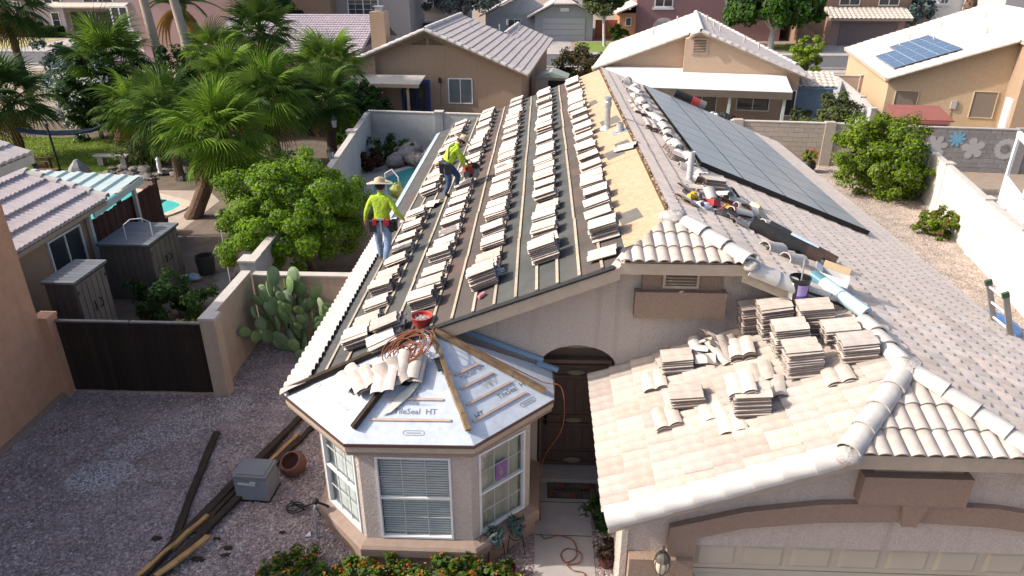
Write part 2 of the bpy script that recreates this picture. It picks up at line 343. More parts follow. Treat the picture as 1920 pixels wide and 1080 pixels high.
# roof decks
lp = [(-3.71, 8.87), (-1.62, 9.42), (-1.6, 9.5), (1.18, 9.5), (2.05, 10.6), (2.05, 26.0), (-3.71, 26.0)]
hp(MB().poly([(x, y, zL(x) - .11) for x, y in lp], (0, 0, .11)), 'stripped_roof_deck', FELT)
rp = [(2.05, 26), (2.05, 10.6), (2.92, 9.5), (4.55, 9.5), (4.55, 7.75), (5.53, 6.65), (8.44, 6.65), (8.44, 26)]
hp(MB().poly([(x, y, zR(x) - .11) for x, y in rp], (0, 0, .11)), 'roof_deck', FELT)
gp = [(.92, 6.65), (3.57, 6.65), (4.55, 7.75), (4.55, 9.84), (.92, 9.84)]
hp(MB().poly([(x, y, zG(x) - .11) for x, y in gp], (0, 0, .11)), 'garage_roof_deck', FELT)
def zJG(y): return 3.30 + (y - 6.65) * (ZG - 3.30) / 1.10
def zJM(y): return 4.30 + (y - 9.5) * (ZR - 4.30) / 1.10
hp(MB().sheet([(3.57, 6.65, 3.30), (5.53, 6.65, 3.30), (4.55, 7.75, ZG)]), 'clipped_gable_deck', FELT)
hp(MB().sheet([(1.18, 9.5, 4.38), (2.92, 9.5, 4.38), (2.05, 10.6, ZR)]), 'clipped_gable_deck', FELT)
# felt bands: slightly different sheets
for x0, x1, m_ in ((-3.3, -1.9, 0), (-1.9, -.6, 1), (-.6, .6, 0), (.6, 1.2, 1)):
    mm = mat('felt_sheet_a', (.062, .064, .06), (.088, .09, .084), 2, rough=.9, big=(.13, .062, .05), bigscale=.8, bigamt=.25) if m_ == 0 else mat('felt_sheet_b', (.07, .058, .051), (.10, .083, .072), 2, rough=.9, big=(.20, .068, .05), bigscale=.9, bigamt=.5)
    hp(MB().sheet([(x0, 9.56, zL(x0) + .004), (x1, 9.56, zL(x1) + .004), (x1, 25.95, zL(x1) + .004), (x0, 25.95, zL(x0) + .004)]), 'felt_sheet', mm)
# bare sheathing along the ridge with felt scraps
for y0, y1 in ((10.75, 14.45), (14.47, 17.35), (17.37, 21.6), (21.62, 25.95)):
    j = rng.uniform(-.04, .04)
    y0b = y0 if y0 > 11 else 10.0
    hp(MB().poly([(1.30 + j, y0b, zL(1.30 + j) + .008), (1.55, y0b, zL(1.55) + .008), (2.03, max(y0, 10.62), zL(2.03) + .008), (2.03, y1, zL(2.03) + .008), (1.30 + j, y1, zL(1.30 + j) + .008)], NLp * .012), 'sheathing_board', PLY)
FS = mat('felt_scrap', (.16, .145, .125), (.12, .11, .10), 4, rough=.9)
for x, y, a, b in ((1.33, 10.9, .34, .55), (1.42, 14.75, .36, .62), (1.52, 17.6, .45, .75), (1.40, 20.6, .22, .6), (1.66, 15.3, .3, .5)):
    hp(MB().poly([(x, y, zL(x) + .022), (x + a, y + .05, zL(x + a) + .022), (x + a - .04, y + b, zL(x + a - .04) + .022), (x - .03, y + b - .04, zL(x - .03) + .022)], NLp * .004), 'felt_scrap', FS)
# battens, each length its own board
for k in range(14):
    x = -3.21 + k * .3185
    ylo = 9.55; 
    if x < -1.65: ylo = 8.87 + (x + 3.71) * .263 + .10
    y = ylo
    while y < 25.8:
        y2 = min(y + 2.44, 25.9); w = rng.uniform(-.012, .012)
        hp(MB().bar((x + w, y, zL(x + w) + .018), (x - w, y2 - .012, zL(x - w) + .018), .045, .022, up=NLp), 'batten', BATTEN)
        y = y2
# rake fascia, felt edge, jerkinhead fascia
hp(MB().poly([(-1.68, 9.44, zL(-1.68) - .02), (1.18, 9.44, zL(1.18) - .02), (1.18, 9.44, zL(1.18) - .22), (-1.68, 9.44, zL(-1.68) - .24)], (0, .045, 0)), 'rake_fascia', FASCIA)
hp(MB().poly([(1.18, 9.442, 4.37), (2.92, 9.442, 4.37), (2.92, 9.442, 4.20), (1.18, 9.442, 4.20)], (0, .045, 0)), 'eave_fascia', FASCIA)
hp(MB().poly([(2.92, 9.44, zR(2.92) - .02), (4.6, 9.44, zR(4.6) - .02), (4.6, 9.44, zR(4.6) - .24), (2.92, 9.44, zR(2.92) - .22)], (0, .045, 0)), 'rake_fascia', FASCIA)
hp(MB().poly([(-1.66, 9.425, zL(-1.66) + .012), (1.09, 9.425, zL(1.09) + .012), (1.09, 9.425, zL(1.09) - .022), (-1.66, 9.425, zL(-1.66) - .022)], (0, .10, 0)), 'felt_edge', BLACKFELT)
hp(MB().bar((-3.74, 9.0, 2.33), (-3.74, 26, 2.33), .03, .14), 'eave_fascia', FASCIA)
hp(MB().poly([(-3.80, 16.3, zL(-3.80) + .01), (-3.66, 16.3, zL(-3.66) + .01), (-3.66, 25.9, zL(-3.66) + .01), (-3.80, 25.9, zL(-3.80) + .01)], NLp * .006), 'eave_flashing', FLASH)
hp(MB().bar((8.46, 6.7, 2.07), (8.46, 26, 2.07), .03, .14), 'eave_fascia', FASCIA)

# ---- tiles
def tile_mesh(name, m, W=.36, Lg=.43, h=.042, t=.018, n=10, bottom=True, hump=2, edge=None):
    v = []; f = []
    prof = [(W * i / n, h * abs(math.sin(math.pi * hump * i / n)) ** .75) for i in range(n + 1)]
    for y in (0, Lg):
        for x, z in prof: v.append((x - W / 2, y - Lg / 2, z + t))
    for i in range(n): f.append((i, i + 1, n + 2 + i, n + 1 + i))
    o = 2 * (n + 1)
    for y in (0, Lg):
        for x, z in prof: v.append((x - W / 2, y - Lg / 2, z))
    for i in range(n):
        if bottom: f.append((o + i, o + n + 1 + i, o + n + 2 + i, o + i + 1))
        f.append((o + i, o + i + 1, i + 1, i))
        if bottom: f.append((n + 1 + i, n + 2 + i, o + n + 2 + i, o + n + 1 + i))
    f.append((0, n + 1, o + n + 1, o)); f.append((o + n, o + 2 * n + 1, 2 * n + 1, n))
    me = bpy.data.meshes.new(name); me.from_pydata(v, [], f); me.materials.append(m)
    if edge: me.materials.append(edge); me.polygons.foreach_set('material_index', [0 if i < n else 1 for i in range(len(f))])
    me.polygons.foreach_set('use_smooth', [True] * len(f))
    try: me.set_sharp_from_angle(angle=R_(50))
    except Exception: pass
    me.update(); return me
FIELD = tile_mesh('roof_tile', TILE_S, bottom=False, n=12, Lg=.41)
FIELD_W = tile_mesh('roof_tile_pale', TILE, bottom=False, n=12, Lg=.41)
camM = cam.matrix_basis if False else (Matrix.Translation(cam.location) @ cam.rotation_euler.to_matrix().to_4x4())
camI = camM.inverted()
def project(p):
    v = camI @ Vector(p); d = -v.z
    return (960 + 1340 * v.x / d, 540 - 1340 * v.y / d, d)
TILES = []
def clip_mesh(me, M, planes):
    bm = bmesh.new(); bm.from_mesh(me); bm.transform(M)
    for co, no in planes:
        bmesh.ops.bisect_plane(bm, geom=bm.verts[:] + bm.edges[:] + bm.faces[:], plane_co=co, plane_no=no, clear_outer=True)
    if not bm.faces: bm.free(); return None
    bm.transform(M.inverted()); r = bpy.data.meshes.new('roof_tile'); bm.to_mesh(r); bm.free(); r.materials.append(me.materials[0]); return r
def lay(o, u, v, nu, nv, planes, me, cu=.36, cv=.355, skip=None, jit=.004):
    """courses of tiles from the eave corner o, u across, v up the slope; clipped by vertical planes (point, outward normal)"""
    u = Vector(u).normalized(); v = Vector(v).normalized(); n = u.cross(v)
    for j in range(nv):
        for i in range(nu):
            c = Vector(o) + u * (cu * (i + .5)) + v * (cv * (j + .5)) + n * .018
            M = frame_m(c, u, v) @ Matrix.Rotation(R_(-4.2), 4, 'X') @ Matrix.Rotation(rng.uniform(-.012, .012), 4, 'Z')
            M.translation += Vector((rng.uniform(-jit, jit), rng.uniform(-jit, jit), rng.uniform(0, jit)))
            cor = [M @ Vector((sx * .18, sy * .205, .03)) for sx in (-1, 1) for sy in (-1, 1)]
            if skip and skip(c): continue
            out = False; cl = []
            for co, no in (planes + ([(Vector((4.55, 0, 0)), Vector((-1, 0, 0)))] if skip and c.y < 9.55 else [])):
                d = [(q - Vector(co)).dot(Vector(no)) for q in cor]
                if min(d) > 0: out = True; break
                if max(d) > 0: cl.append((co, no))
            if out: continue
            m_ = me
            if cl:
                m_ = clip_mesh(me, M, cl)
                if m_ is None: continue
            px, py, d = project(c)
            score = d if -30 < px < 1950 and -30 < py < 1110 else d + 500
            TILES.append((score, M, m_))
def hipn(a, b, side):  # outward horizontal normal of the line a-b, pointing to side
    d = Vector((b[0] - a[0], b[1] - a[1], 0)); n = Vector((d.y, -d.x, 0)).normalized()
    return (Vector((a[0], a[1], 0)), n if n.dot(Vector((side[0] - a[0], side[1] - a[1], 0))) > 0 else -n)
solar_in = lambda c: c.x > 3.75 and c.x < 6.3 and c.y > 15.9 and c.y < 24
R0 = Vector((8.50, 6.63, zR(8.50)))
lay(R0, (0, 1, 0), UPR, 54, 20, [(Vector((2.05, 0, 0)), Vector((-1, 0, 0))), hipn((2.05, 10.6), (2.92, 9.5), (2, 9)), hipn((4.55, 7.75), (5.53, 6.65), (4.5, 6)), (Vector((0, 26, 0)), Vector((0, 1, 0)))],
    FIELD, skip=solar_in)
G0 = Vector((.86, 9.84, zG(.86)))
lay(G0, (0, -1, 0), UPL, 9, 11, [(Vector((4.55, 0, 0)), Vector((1, 0, 0))), hipn((3.57, 6.65), (4.55, 7.75), (4.5, 6.6)), (Vector((0, 6.66, 0)), Vector((0, -1, 0)))], FIELD_W)
lay(Vector((3.45, 6.60, 3.29)), (1, 0, 0), (0, 1.1, ZG - 3.30), 6, 4, [hipn((3.57, 6.65), (4.55, 7.75), (3.5, 7.5)), hipn((5.53, 6.65), (4.55, 7.75), (5.6, 7.5))], FIELD_W)
lay(Vector((.98, 9.45, 4.37)), (1, 0, 0), (0, 1.1, ZR - 4.38), 6, 4, [hipn((1.18, 9.5), (2.05, 10.6), (1.1, 10.5)), hipn((2.92, 9.5), (2.05, 10.6), (3, 10.5))], FIELD_W)
# the one course of eave tiles left on the stripped side
lay(Vector((-3.79, 16.4, zL(-3.79))), (0, -1, 0), UPL, 21, 1, [hipn((-3.71, 8.87), (-1.62, 9.42), (-3, 8))], tile_mesh('eave_tile', CAP, bottom=False, n=12, Lg=.41))
TILES.sort(key=lambda t: t[0])
for s_, M, me in TILES[:300]: place('roof_tile', me, HOUSE, M)
def join_tiles(name, lst, m, parent=None):
    V = []; F3 = []; o = 0; cache = {}; mi = []
    mats_ = []
    for M, me in lst:
        if me.name not in cache:
            co = np.empty(len(me.vertices) * 3, np.float32); me.vertices.foreach_get('co', co); me.calc_loop_triangles()
            tr = np.empty(len(me.loop_triangles) * 3, np.int32); me.loop_triangles.foreach_get('vertices', tr)
            tm_ = np.empty(len(me.loop_triangles), np.int32); me.loop_triangles.foreach_get('material_index', tm_)
            cache[me.name] = (co.reshape(-1, 3), tr.reshape(-1, 3), tm_)
        co, tr, tm_ = cache[me.name]; Mn = np.array(M)
        for q in me.materials:
            if q not in mats_: mats_.append(q)
        V.append(co @ Mn[:3, :3].T + Mn[:3, 3]); F3.append(tr + o); o += len(co); mi += [mats_.index(me.materials[i]) for i in tm_]
    return fast_obj(name, np.concatenate(V), np.concatenate(F3), mats_, parent, kind='stuff', mi=mi, smooth=True)
join_tiles('roof_tiles', [(M, me) for s_, M, me in TILES[300:]], None, HOUSE)

# ---- hip, ridge and rake caps
def cap_mesh(name, m, r0=.125, r1=.145, Lg=.42, t=.02, n=10, a=1.02):
    mb = MB(); A0 = math.pi / 2 - math.pi / 2 * a; A1 = math.pi / 2 + math.pi / 2 * a
    vs = []; fs = []
    for y, r in ((-Lg / 2, r1), (Lg / 2, r0)):
        for rr in (r, r - t):
            for j in range(n + 1):
                q = A0 + (A1 - A0) * j / n; vs.append((rr * math.cos(q), y, rr * math.sin(q) * .82))
    k = n + 1
    for j in range(n):
        fs += [(j, j + 1, 2 * k + j + 1, 2 * k + j), (k + j, 3 * k + j, 3 * k + j + 1, k + j + 1), (k + j, k + j + 1, j + 1, j), (2 * k + j, 2 * k + j + 1, 3 * k + j + 1, 3 * k + j)]
    fs += [(0, 2 * k, 3 * k, k), (n, k + n, 3 * k + n, 2 * k + n)]
    mb.add(vs, fs); return mb.mesh(name, m, smooth=True)
CAPM = cap_mesh('ridge_tile', CAP); RAKEM = cap_mesh('rake_tile', RAKE, .15, .165, .44, a=1.25)
def caps(a, b, me, name, step=.37, lift=.02, parent=HOUSE):
    a = Vector(a); b = Vector(b); d = b - a; n = max(1, round(d.length / step)); y = d.normalized()
    x = y.cross(Vector((0, 0, 1))).normalized()
    for i in range(n):
        c = a + d * ((i + .5) / n); M = frame_m(c + Vector((0, 0, lift)), x, y)
        M = M @ Matrix.Rotation(R_(-2.5), 4, 'X') @ Matrix.Rotation(rng.uniform(-.05, .05), 4, 'Z') @ Matrix.Rotation(rng.uniform(-.06, .06), 4, 'Y')
        place(name, me, parent, M)
caps((3.50, 6.60, 3.31), (4.53, 7.72, ZG + .03), CAPM, 'ridge_tile', .40, .03)
caps((5.60, 6.60, 3.31), (4.62, 7.68, ZG + .03), CAPM, 'ridge_tile', .40, .03)
caps((4.55, 7.85, ZG + .03), (4.55, 9.0, ZG + .03), CAPM, 'ridge_tile', .39, .03)
caps((2.99, 9.45, 4.38), (2.22, 10.4, ZR - .04), CAPM, 'ridge_tile', .44, .05)
caps((.92, 6.66, zG(.92) + .02), (3.52, 6.66, zG(3.52) + .03), RAKEM, 'rake_tile', .37, -.05)
caps((5.62, 6.66, zR(5.62)), (8.4, 6.66, zR(8.4)), RAKEM, 'rake_tile', .37, -.05)
caps((3.62, 9.50, zR(3.62) + .02), (3.06, 9.50, zR(3.06) + .03), RAKEM, 'rake_tile', .37, -.03)
for c, r, sq in (((2.08, 10.55, ZR), .2, (1.2, 1, .6)), ((4.56, 7.76, ZG + .06), .18, (1.1, 1, .75)), ((3.50, 6.58, 3.30), .15, (1.1, .9, .8)), ((5.60, 6.58, 3.30), .15, (1.1, .9, .8)), ((3.02, 9.45, 4.36), .12, (1.1, 1, .8))):
    hp(MB().ball(c, r, 12, sq, .12), 'mortar_cap', MORTAR, smooth=True)
hp(MB().bar((1.12, 9.50, 4.28), (1.27, 9.62, 4.43), .16, .06), 'cut_tile_edge', TILE)
# line of broken mortar down the ridge
mb = MB()
for k in range(130):
    y = 10.7 + k * .117; mb.ball((2.08 + rng.uniform(-.05, .04), y, ZR + .01), rng.uniform(.02, .05), 5, (1, 1.4, .7), .3)
hp(mb, 'ridge_mortar', mat('ridge_debris', (.36, .29, .22), (.24, .18, .13), 14, rough=.95), kind='stuff')
hp(MB().bar((2.02, 10.6, ZR + .0), (2.02, 25.95, ZR + .0), .05, .035), 'ridge_board', OLDWOOD)

# ---- bay window with white membrane roof
AP = Vector((-1.62, 9.42, 3.22)); BC = [Vector(p) for p in ((-3.80, 8.92, 2.36), (-2.60, 7.79, 2.35), (-.83, 7.82, 2.35), (.27, 8.98, 2.35), (.27, 9.84, 2.33))]
for i, nm in enumerate(('membrane_left', 'membrane_front', 'membrane_right', 'membrane_wall_side')):
    a, b = BC[i], BC[i + 1]; n = (b - a).cross(AP - a).normalized()
    hp(MB().poly([a, b, AP], -n * .03), 'membrane_sheet', FILM)
def inset(off, z):  # polygon of the bay outline pulled in by off
    P = [Vector((p.x, p.y)) for p in BC]; C0 = Vector((-1.7, 9.4)); out = []
    for i in range(4):
        a, b = P[i], P[i + 1]; d = (b - a).normalized(); n = Vector((-d.y, d.x))
        if n.dot(C0 - a) < 0: n = -n
        out.append((a + n * off, b + n * off))
    def isect(l1, l2):
        (a, b), (c, d) = l1, l2; r = b - a; s = d - c; t = ((c - a).x * s.y - (c - a).y * s.x) / (r.x * s.y - r.y * s.x); return a + r * t
    return [Vector((out[0][0].x, out[0][0].y, z)), *[Vector((*isect(out[i], out[i + 1]), z)) for i in range(3)], Vector((out[3][1].x, out[3][1].y, z))]
def band(name, off, z0, z1, th, m):
    P = inset(off, z0); Q = inset(off + th, z0); mb = MB(); h = Vector((0, 0, z1 - z0))
    for i in range(4): mb.poly([P[i], P[i + 1], Q[i + 1], Q[i]], h)
    return hp(mb, name, m)
band('drip_edge', -.012, 2.30, 2.345, .03, mat('brown_drip_edge', (.10, .055, .045), rough=.5))
band('bay_fascia', .01, 2.20, 2.30, .05, FASCIA)
band('bay_soffit', .03, 2.13, 2.20, .32, BROWN)
WB = [Vector((-3.28, 8.76, 0)), Vector((-2.48, 7.96, 0)), Vector((-.90, 7.96, 0)), Vector((-.08, 8.74, 0)), Vector((-.08, 9.86, 0))]
WB0 = Vector((-3.28, 9.86, 0))
WP = mat('bay_stucco', (.58, .50, .445), (.48, .405, .36), 32, bump=1.0, bscale=30, bdist=.03)
SILLZ, WTOP, WBOT = .62, 2.02, .53
def bay_wall(a, b, win):
    """wall panel of the bay with a window opening from win[0] to win[1] along it"""
    d = (b - a).normalized(); nrm = Vector((d.y, -d.x, 0)); L = (b - a).length; mb = MB(); th = -nrm * .12
    def seg(s0, s1, z0, z1): mb.poly([a + d * s0 + Vector((0, 0, z0)), a + d * s1 + Vector((0, 0, z0)), a + d * s1 + Vector((0, 0, z1)), a + d * s0 + Vector((0, 0, z1))], th)
    if win is None: seg(0, L, 0, 2.16)
    else:
        seg(0, win[0], .4, 2.16); seg(win[1], L, .4, 2.16); seg(win[0], win[1], WTOP, 2.16); seg(win[0], win[1], .4, WBOT)
    hp(mb, 'bay_wall', WP); return d, nrm
def window(parent, a, d, nrm, w, z0, z1, back, cols=3, rows=2, fr=.032, deep=.05):
    """double hung window: frame, rails, muntins, pane and blinds behind it; a is the lower corner on the wall face"""
    Z = Vector((0, 0, 1)); P = lambda s, z, o=0.0: a + d * s + Z * z - a.z * Z - nrm * o
    def bx(mb, s0, s1, za, zb, o0, o1): mb.poly([P(s0, za, o0), P(s1, za, o0), P(s1, zb, o0), P(s0, zb, o0)], -nrm * (o1 - o0))
    mb = MB(); bx(mb, 0, w, z0, z0 + fr, -.02, deep); bx(mb, 0, w, z1 - fr, z1, -.02, deep); bx(mb, 0, fr, z0 + fr, z1 - fr, -.02, deep); bx(mb, w - fr, w, z0 + fr, z1 - fr, -.02, deep)
    fo = mb.build('window', WHITE, parent); zm = (z0 + z1) / 2
    mb = MB(); bx(mb, fr, w - fr, zm - .016, zm + .016, -.01, deep - .01); mb.build('rail', WHITE, fo)
    mb = MB(); h = .0045
    for za, zb in ((z0 + fr, zm - .018), (zm + .018, z1 - fr)):
        for c_ in range(1, cols): s = fr + (w - 2 * fr) * c_ / cols; bx(mb, s - h, s + h, za, zb, .015, .028)
        for r_ in range(1, rows):
            z = za + (zb - za) * r_ / rows
            bx(mb, fr, w - fr, z - h, z + h, .0155, .0285)
    mb.build('muntin', mat('muntin_grey', (.50, .50, .48)), fo)
    MB().sheet([P(fr, z0 + fr, .034), P(w - fr, z0 + fr, .034), P(w - fr, z1 - fr, .034), P(fr, z1 - fr, .034)]).build('pane', CLEARG, fo)
    if back == 'curtain':
        mb = MB(); n = 24
        for i in range(n):
            s0 = fr + (w - 2 * fr) * i / n; s1 = fr + (w - 2 * fr) * (i + 1) / n; o0 = .10 + .012 * math.sin(i * 1.3); o1 = .10 + .012 * math.sin((i + 1) * 1.3)
            mb.sheet([P(s0, z0, o0), P(s1, z0, o1), P(s1, z1, o1), P(s0, z1, o0)])
        mb.build('curtain', mat('cream_curtain', (.50, .48, .38), (.44, .42, .33), 4), fo)
    else:
        mb = MB(); z = z0 + fr
        while z < z1 - fr:
            mb.poly([P(fr, z, .085), P(w - fr, z, .085), P(w - fr, z + .020, .098), P(fr, z + .020, .098)], Z * .003); z += .044
        mb.build('blind_slats', back, fo, kind='stuff')
        mb = MB(); bx(mb, fr, w - fr, z0, z1, .16, .17); mb.build('dim_room_sheet', mat('dim_room', (.06, .065, .07)), fo)  # unlit room's darkness put into the colour of this sheet
    return fo
def clear_glass():
    m = bpy.data.materials.new('clear_glass'); m.use_nodes = True; MATS['clear_glass'] = m; N = m.node_tree.nodes; N.clear(); Lk = m.node_tree.links.new
    t = N.new('ShaderNodeBsdfTransparent'); t.inputs[0].default_value = (.86, .9, .9, 1); g = N.new('ShaderNodeBsdfGlossy'); g.inputs['Roughness'].default_value = .03
    f = N.new('ShaderNodeLayerWeight'); f.inputs[0].default_value = .22; x = N.new('ShaderNodeMixShader'); o = N.new('ShaderNodeOutputMaterial')
    mm_ = N.new('ShaderNodeMath'); mm_.operation = 'MULTIPLY_ADD'; mm_.inputs[1].default_value = .35; mm_.inputs[2].default_value = .05; Lk(f.outputs['Facing'], mm_.inputs[0]); Lk(mm_.outputs[0], x.inputs[0]); Lk(t.outputs[0], x.inputs[1]); Lk(g.outputs[0], x.inputs[2]); Lk(x.outputs[0], o.inputs[0]); return m
CLEARG = clear_glass()
BLIND = mat('blind_slat', (.66, .67, .65), (.58, .59, .57), 3, rough=.6)
bay_wall(WB0, WB[0], None)
spec_w = [(WB[0], WB[1], (.08, 1.02), BLIND), (WB[1], WB[2], (.23, 1.30), BLIND), (WB[2], WB[3], (.14, 1.02), 'curtain')]
for a, b, wn_, bk in spec_w:
    d, nrm = bay_wall(a, b, wn_)
    window(HOUSE, a + d * wn_[0], d, nrm, wn_[1] - wn_[0], WBOT, WTOP, bk)
bay_wall(WB[3], WB[4], None)
d_ = (WB[3] - WB[2]).normalized(); n_ = Vector((d_.y, -d_.x, 0)); q_ = WB[2] + d_ * .50 - n_ * .05
WC = thing('window_card', 'purple decorated card taped inside the right bay window', 'card', tuple(q_ + Vector((0, 0, 1.30))))
MB().poly([q_ + Vector((0, 0, 1.30)), q_ + d_ * .22 + Vector((0, 0, 1.30)), q_ + d_ * .22 + Vector((0, 0, 1.63)), q_ + Vector((0, 0, 1.63))], -n_ * .004).build('card', mat('card_purple', (.30, .14, .42), (.46, .26, .52), 14), WC)
MB().poly([q_ + d_ * .07 + n_ * .002 + Vector((0, 0, 1.36)), q_ + d_ * .15 + n_ * .002 + Vector((0, 0, 1.36)), q_ + d_ * .12 + n_ * .002 + Vector((0, 0, 1.50)), q_ + d_ * .09 + n_ * .002 + Vector((0, 0, 1.50))], -n_ * .0015).build('card_motif', mat('card_motif', (.50, .34, .28), (.40, .22, .30), 20), WC)
# sill shelf and base
def offs(P, o):
    out = []
    for i in range(len(P)):
        n = Vector((0, 0, 0))
        if i > 0: e = (P[i] - P[i - 1]).normalized(); n += Vector((e.y, -e.x, 0))
        if i < len(P) - 1: e = (P[i + 1] - P[i]).normalized(); n += Vector((e.y, -e.x, 0))
        n.normalize(); k = 1.0
        if 0 < i < len(P) - 1: k = 1 / max(.6, n.dot(Vector(((P[i] - P[i - 1]).normalized().y, -(P[i] - P[i - 1]).normalized().x, 0))))
        out.append(P[i] + n * o * k)
    return out
chain = [WB0, *WB]
mb = MB(); prof = [(.005, .51), (.13, .47), (.165, .43), (.16, .29), (.10, .23), (.10, 0)]
rings = [[p + Vector((0, 0, z)) for p in offs(chain, o)] for o, z in prof]
for i in range(len(prof) - 1):
    for j in range(len(chain) - 1): mb.sheet([rings[i][j], rings[i + 1][j], rings[i + 1][j + 1], rings[i][j + 1]])
hp(mb, 'bay_base', mat('stucco_base', (.32, .235, .185), (.28, .20, .155), 9, bump=.5, bscale=50, bdist=.015))
# old hip boards left on the membrane and thin battens between them
def hipboard(c, t0, t1, w, h, m, lift=.05):
    hp(MB().bar(AP.lerp(c, t0) + Vector((0, 0, lift)), AP.lerp(c, t1) + Vector((0, 0, lift)), w, h), 'hip_board', m)
hipboard(BC[0], .12, .97, .09, .07, DARKWOOD); hipboard(BC[1], .22, .90, .06, .09, DARKWOOD, .06)
mb = MB()
def rough_board(mb, a, b, w, h, n=7):
    pts_ = [a.lerp(b, i / n) + Vector((rng.uniform(-.012, .012), rng.uniform(-.012, .012), rng.uniform(-.006, .006))) for i in range(n + 1)]
    for i in range(n): mb.bar(pts_[i], pts_[i + 1], w * rng.uniform(.85, 1.1), h * rng.uniform(.9, 1.05))
    return mb
up_ = Vector((0, 0, .055))
hp(rough_board(MB(), AP.lerp(BC[2], .04) + up_, AP.lerp(BC[2], .9) + up_, .075, .075), 'hip_board', mat('grey_brown_board', (.26, .18, .105), (.14, .09, .05), 7, rough=.9, bump=.6, bscale=30))
hp(rough_board(MB(), AP.lerp(BC[3], .04) + up_, AP.lerp(BC[3], .93) + up_, .085, .08), 'hip_board', MATS['grey_brown_board'])
PB = mat('pinkish_batten', (.50, .38, .31), (.42, .31, .25), 7, rough=.85)
def facet(i):
    a, b = BC[i], BC[i + 1]; u = (b - a).normalized(); mid = (a + b) / 2; v = AP - a; v = (v - u * v.dot(u)).normalized(); return a, b, u, v, u.cross(v)
for i, hs in ((1, (.36, .68)), (2, (.30, .56, .82, 1.05))):
    a, b, u, v, n = facet(i); H_ = (AP - a).dot(v); wl = (b - a).length
    for h in hs:
        t = h / H_; p = a.lerp(AP, t) + u * .12 + n * .012; q = b.lerp(AP, t) - u * (.10 + rng.uniform(0, .1)) + n * .012
        hp(MB().bar(p, q, .035, .02, up=n), 'batten', PB)
# printed lettering on the membrane
TXT = text_mesh('TileSeal  HT', .122, PRINT, bold=.0012); TXH = text_mesh('HT', .122, PRINT, bold=.002); TXHL = text_mesh('HT', .15, PRINT_L, bold=.002); TXL = text_mesh('TileSeal  HT', .122, PRINT_L, bold=.001); TXW = text_mesh('W', .17, PRINT_L, bold=.012); TXS = MB(); [TXS.b2(-.20 + k * .028, -.20 + k * .028 + (.020, .012, .024, .016)[k % 4], -.010, (.012, .006, .018)[k % 3], 0, .0006) for k in range(15) if k not in (7,)]; TXS = TXS.mesh('faint_small_print', mat('print_faint', (.42, .45, .49)))
def oval(Lg, r, w, m):
    mb = MB(); n = 8; out = []
    for rr in (r, r - w):
        ring = []
        for sx, a0 in ((1, -90), (-1, 90)):
            for k in range(n + 1): q = R_(a0 + 180 * k / n); ring.append((sx * Lg / 2 + rr * math.cos(q), rr * math.sin(q), 0))
        out.append(ring)
    k = len(out[0]); mb.add(out[0] + out[1], [(j, (j + 1) % k, k + (j + 1) % k, k + j) for j in range(k)]); return mb.mesh('oval_mark', m)
OV = oval(.22, .04, .012, mat('print_mid', (.27, .28, .30))); OVL = oval(.22, .045, .014, PRINT_L)
DASH = MB().b2(-.1, .1, -.008, .008, 0, .0005).mesh('oval_mark_core', MATS['print_mid'])
def prints(i, items):
    a, b, u, v, n = facet(i); mid = (a + b) / 2
    for me, s, h, sc, rot in items:
        M = frame_m(mid + u * s + v * h + n * .0035, u, v) @ Matrix.Rotation(R_(rot), 4, 'Z') @ Matrix.Scale(sc, 4)
        place('print', me, HOUSE, M)
prints(1, [(TXT, .04, .49, 1, 0), (TXS, .02, .60, 1, 0), (TXW, .0, .80, 1, 0), (TXW, .0, .73, 1, 180), (OV, .05, .17, 1, 0), (DASH, .05, .17, 1, 0)])
prints(2, [(TXT, .32, .44, 1, 0), (TXH, -.42, .34, 1, 0), (TXT, -.05, .96, .8, 0), (TXW, .02, .70, 1, 0), (TXW, .12, .70, 1, 0), (TXS, .3, .55, 1, 0), (OV, .38, .16, 1, 0), (DASH, .38, .16, 1, 0)])
prints(0, [(TXL, .36, .40, 1, 0), (TXHL, -.45, .40, 1, 0), (TXW, .02, .72, 1, 0), (TXW, .12, .64, 1, 0), (OVL, .28, .14, 1, 0), (OVL, -.5, .14, 1, 0)])
hp(MB().sheet([AP.lerp(BC[1], .52) + Vector((.10, .02, .02)), AP.lerp(BC[1], .52) + Vector((.34, .0, .02)), AP.lerp(BC[1], .45) + Vector((.36, .0, .02)), AP.lerp(BC[1], .45) + Vector((.12, 0, .02))]), 'felt_patch', BLACKFELT)
# blue film covered wall flashing beside the bay roof
hp(MB().bar((-1.5, 9.78, 3.18), (.10, 9.80, 2.53), .05, .07), 'wall_flashing', BLUEMETAL); hp(MB().bar((.0, 9.76, 2.50), (.34, 9.76, 2.38), .06, .07), 'wall_flashing', BLUEMETAL)

# ---- entry: recessed iron door under the arch
EW = mat('entry_brown', (.20, .135, .10), (.17, .115, .085), 7)
DOORM = mat('door_brown', (.105, .07, .055), (.085, .056, .044), 5, rough=.5)
hp(MB().b2(-.08, .03, 10.07, 10.36, 0, 2.9), 'entry_jamb', EW); hp(MB().b2(1.27, 1.40, 10.07, 10.36, 0, 2.9), 'entry_jamb', EW)
hp(MB().b2(-.1, 1.4, 10.36, 10.44, 0, 2.9), 'entry_wall', EW)
hp(MB().b2(.03, 1.27, 9.86, 10.36, 0, .10), 'door_step', CONC)
D0 = hp(MB().b2(.06, .10, 10.20, 10.35, .1, 2.30).b2(1.20, 1.24, 10.20, 10.35, .1, 2.30).b2(.10, 1.20, 10.20, 10.35, 2.24, 2.30), 'door_frame', EW)
DR = hp(MB().b2(.10, 1.20, 10.25, 10.30, .1, 2.24), 'door', DOORM)
for z in (.12, .34, .95, 1.12, 1.92, 2.12): MB().b2(.10, 1.20, 10.225, 10.252, z, z + .07).build('rail', DOORM, DR)
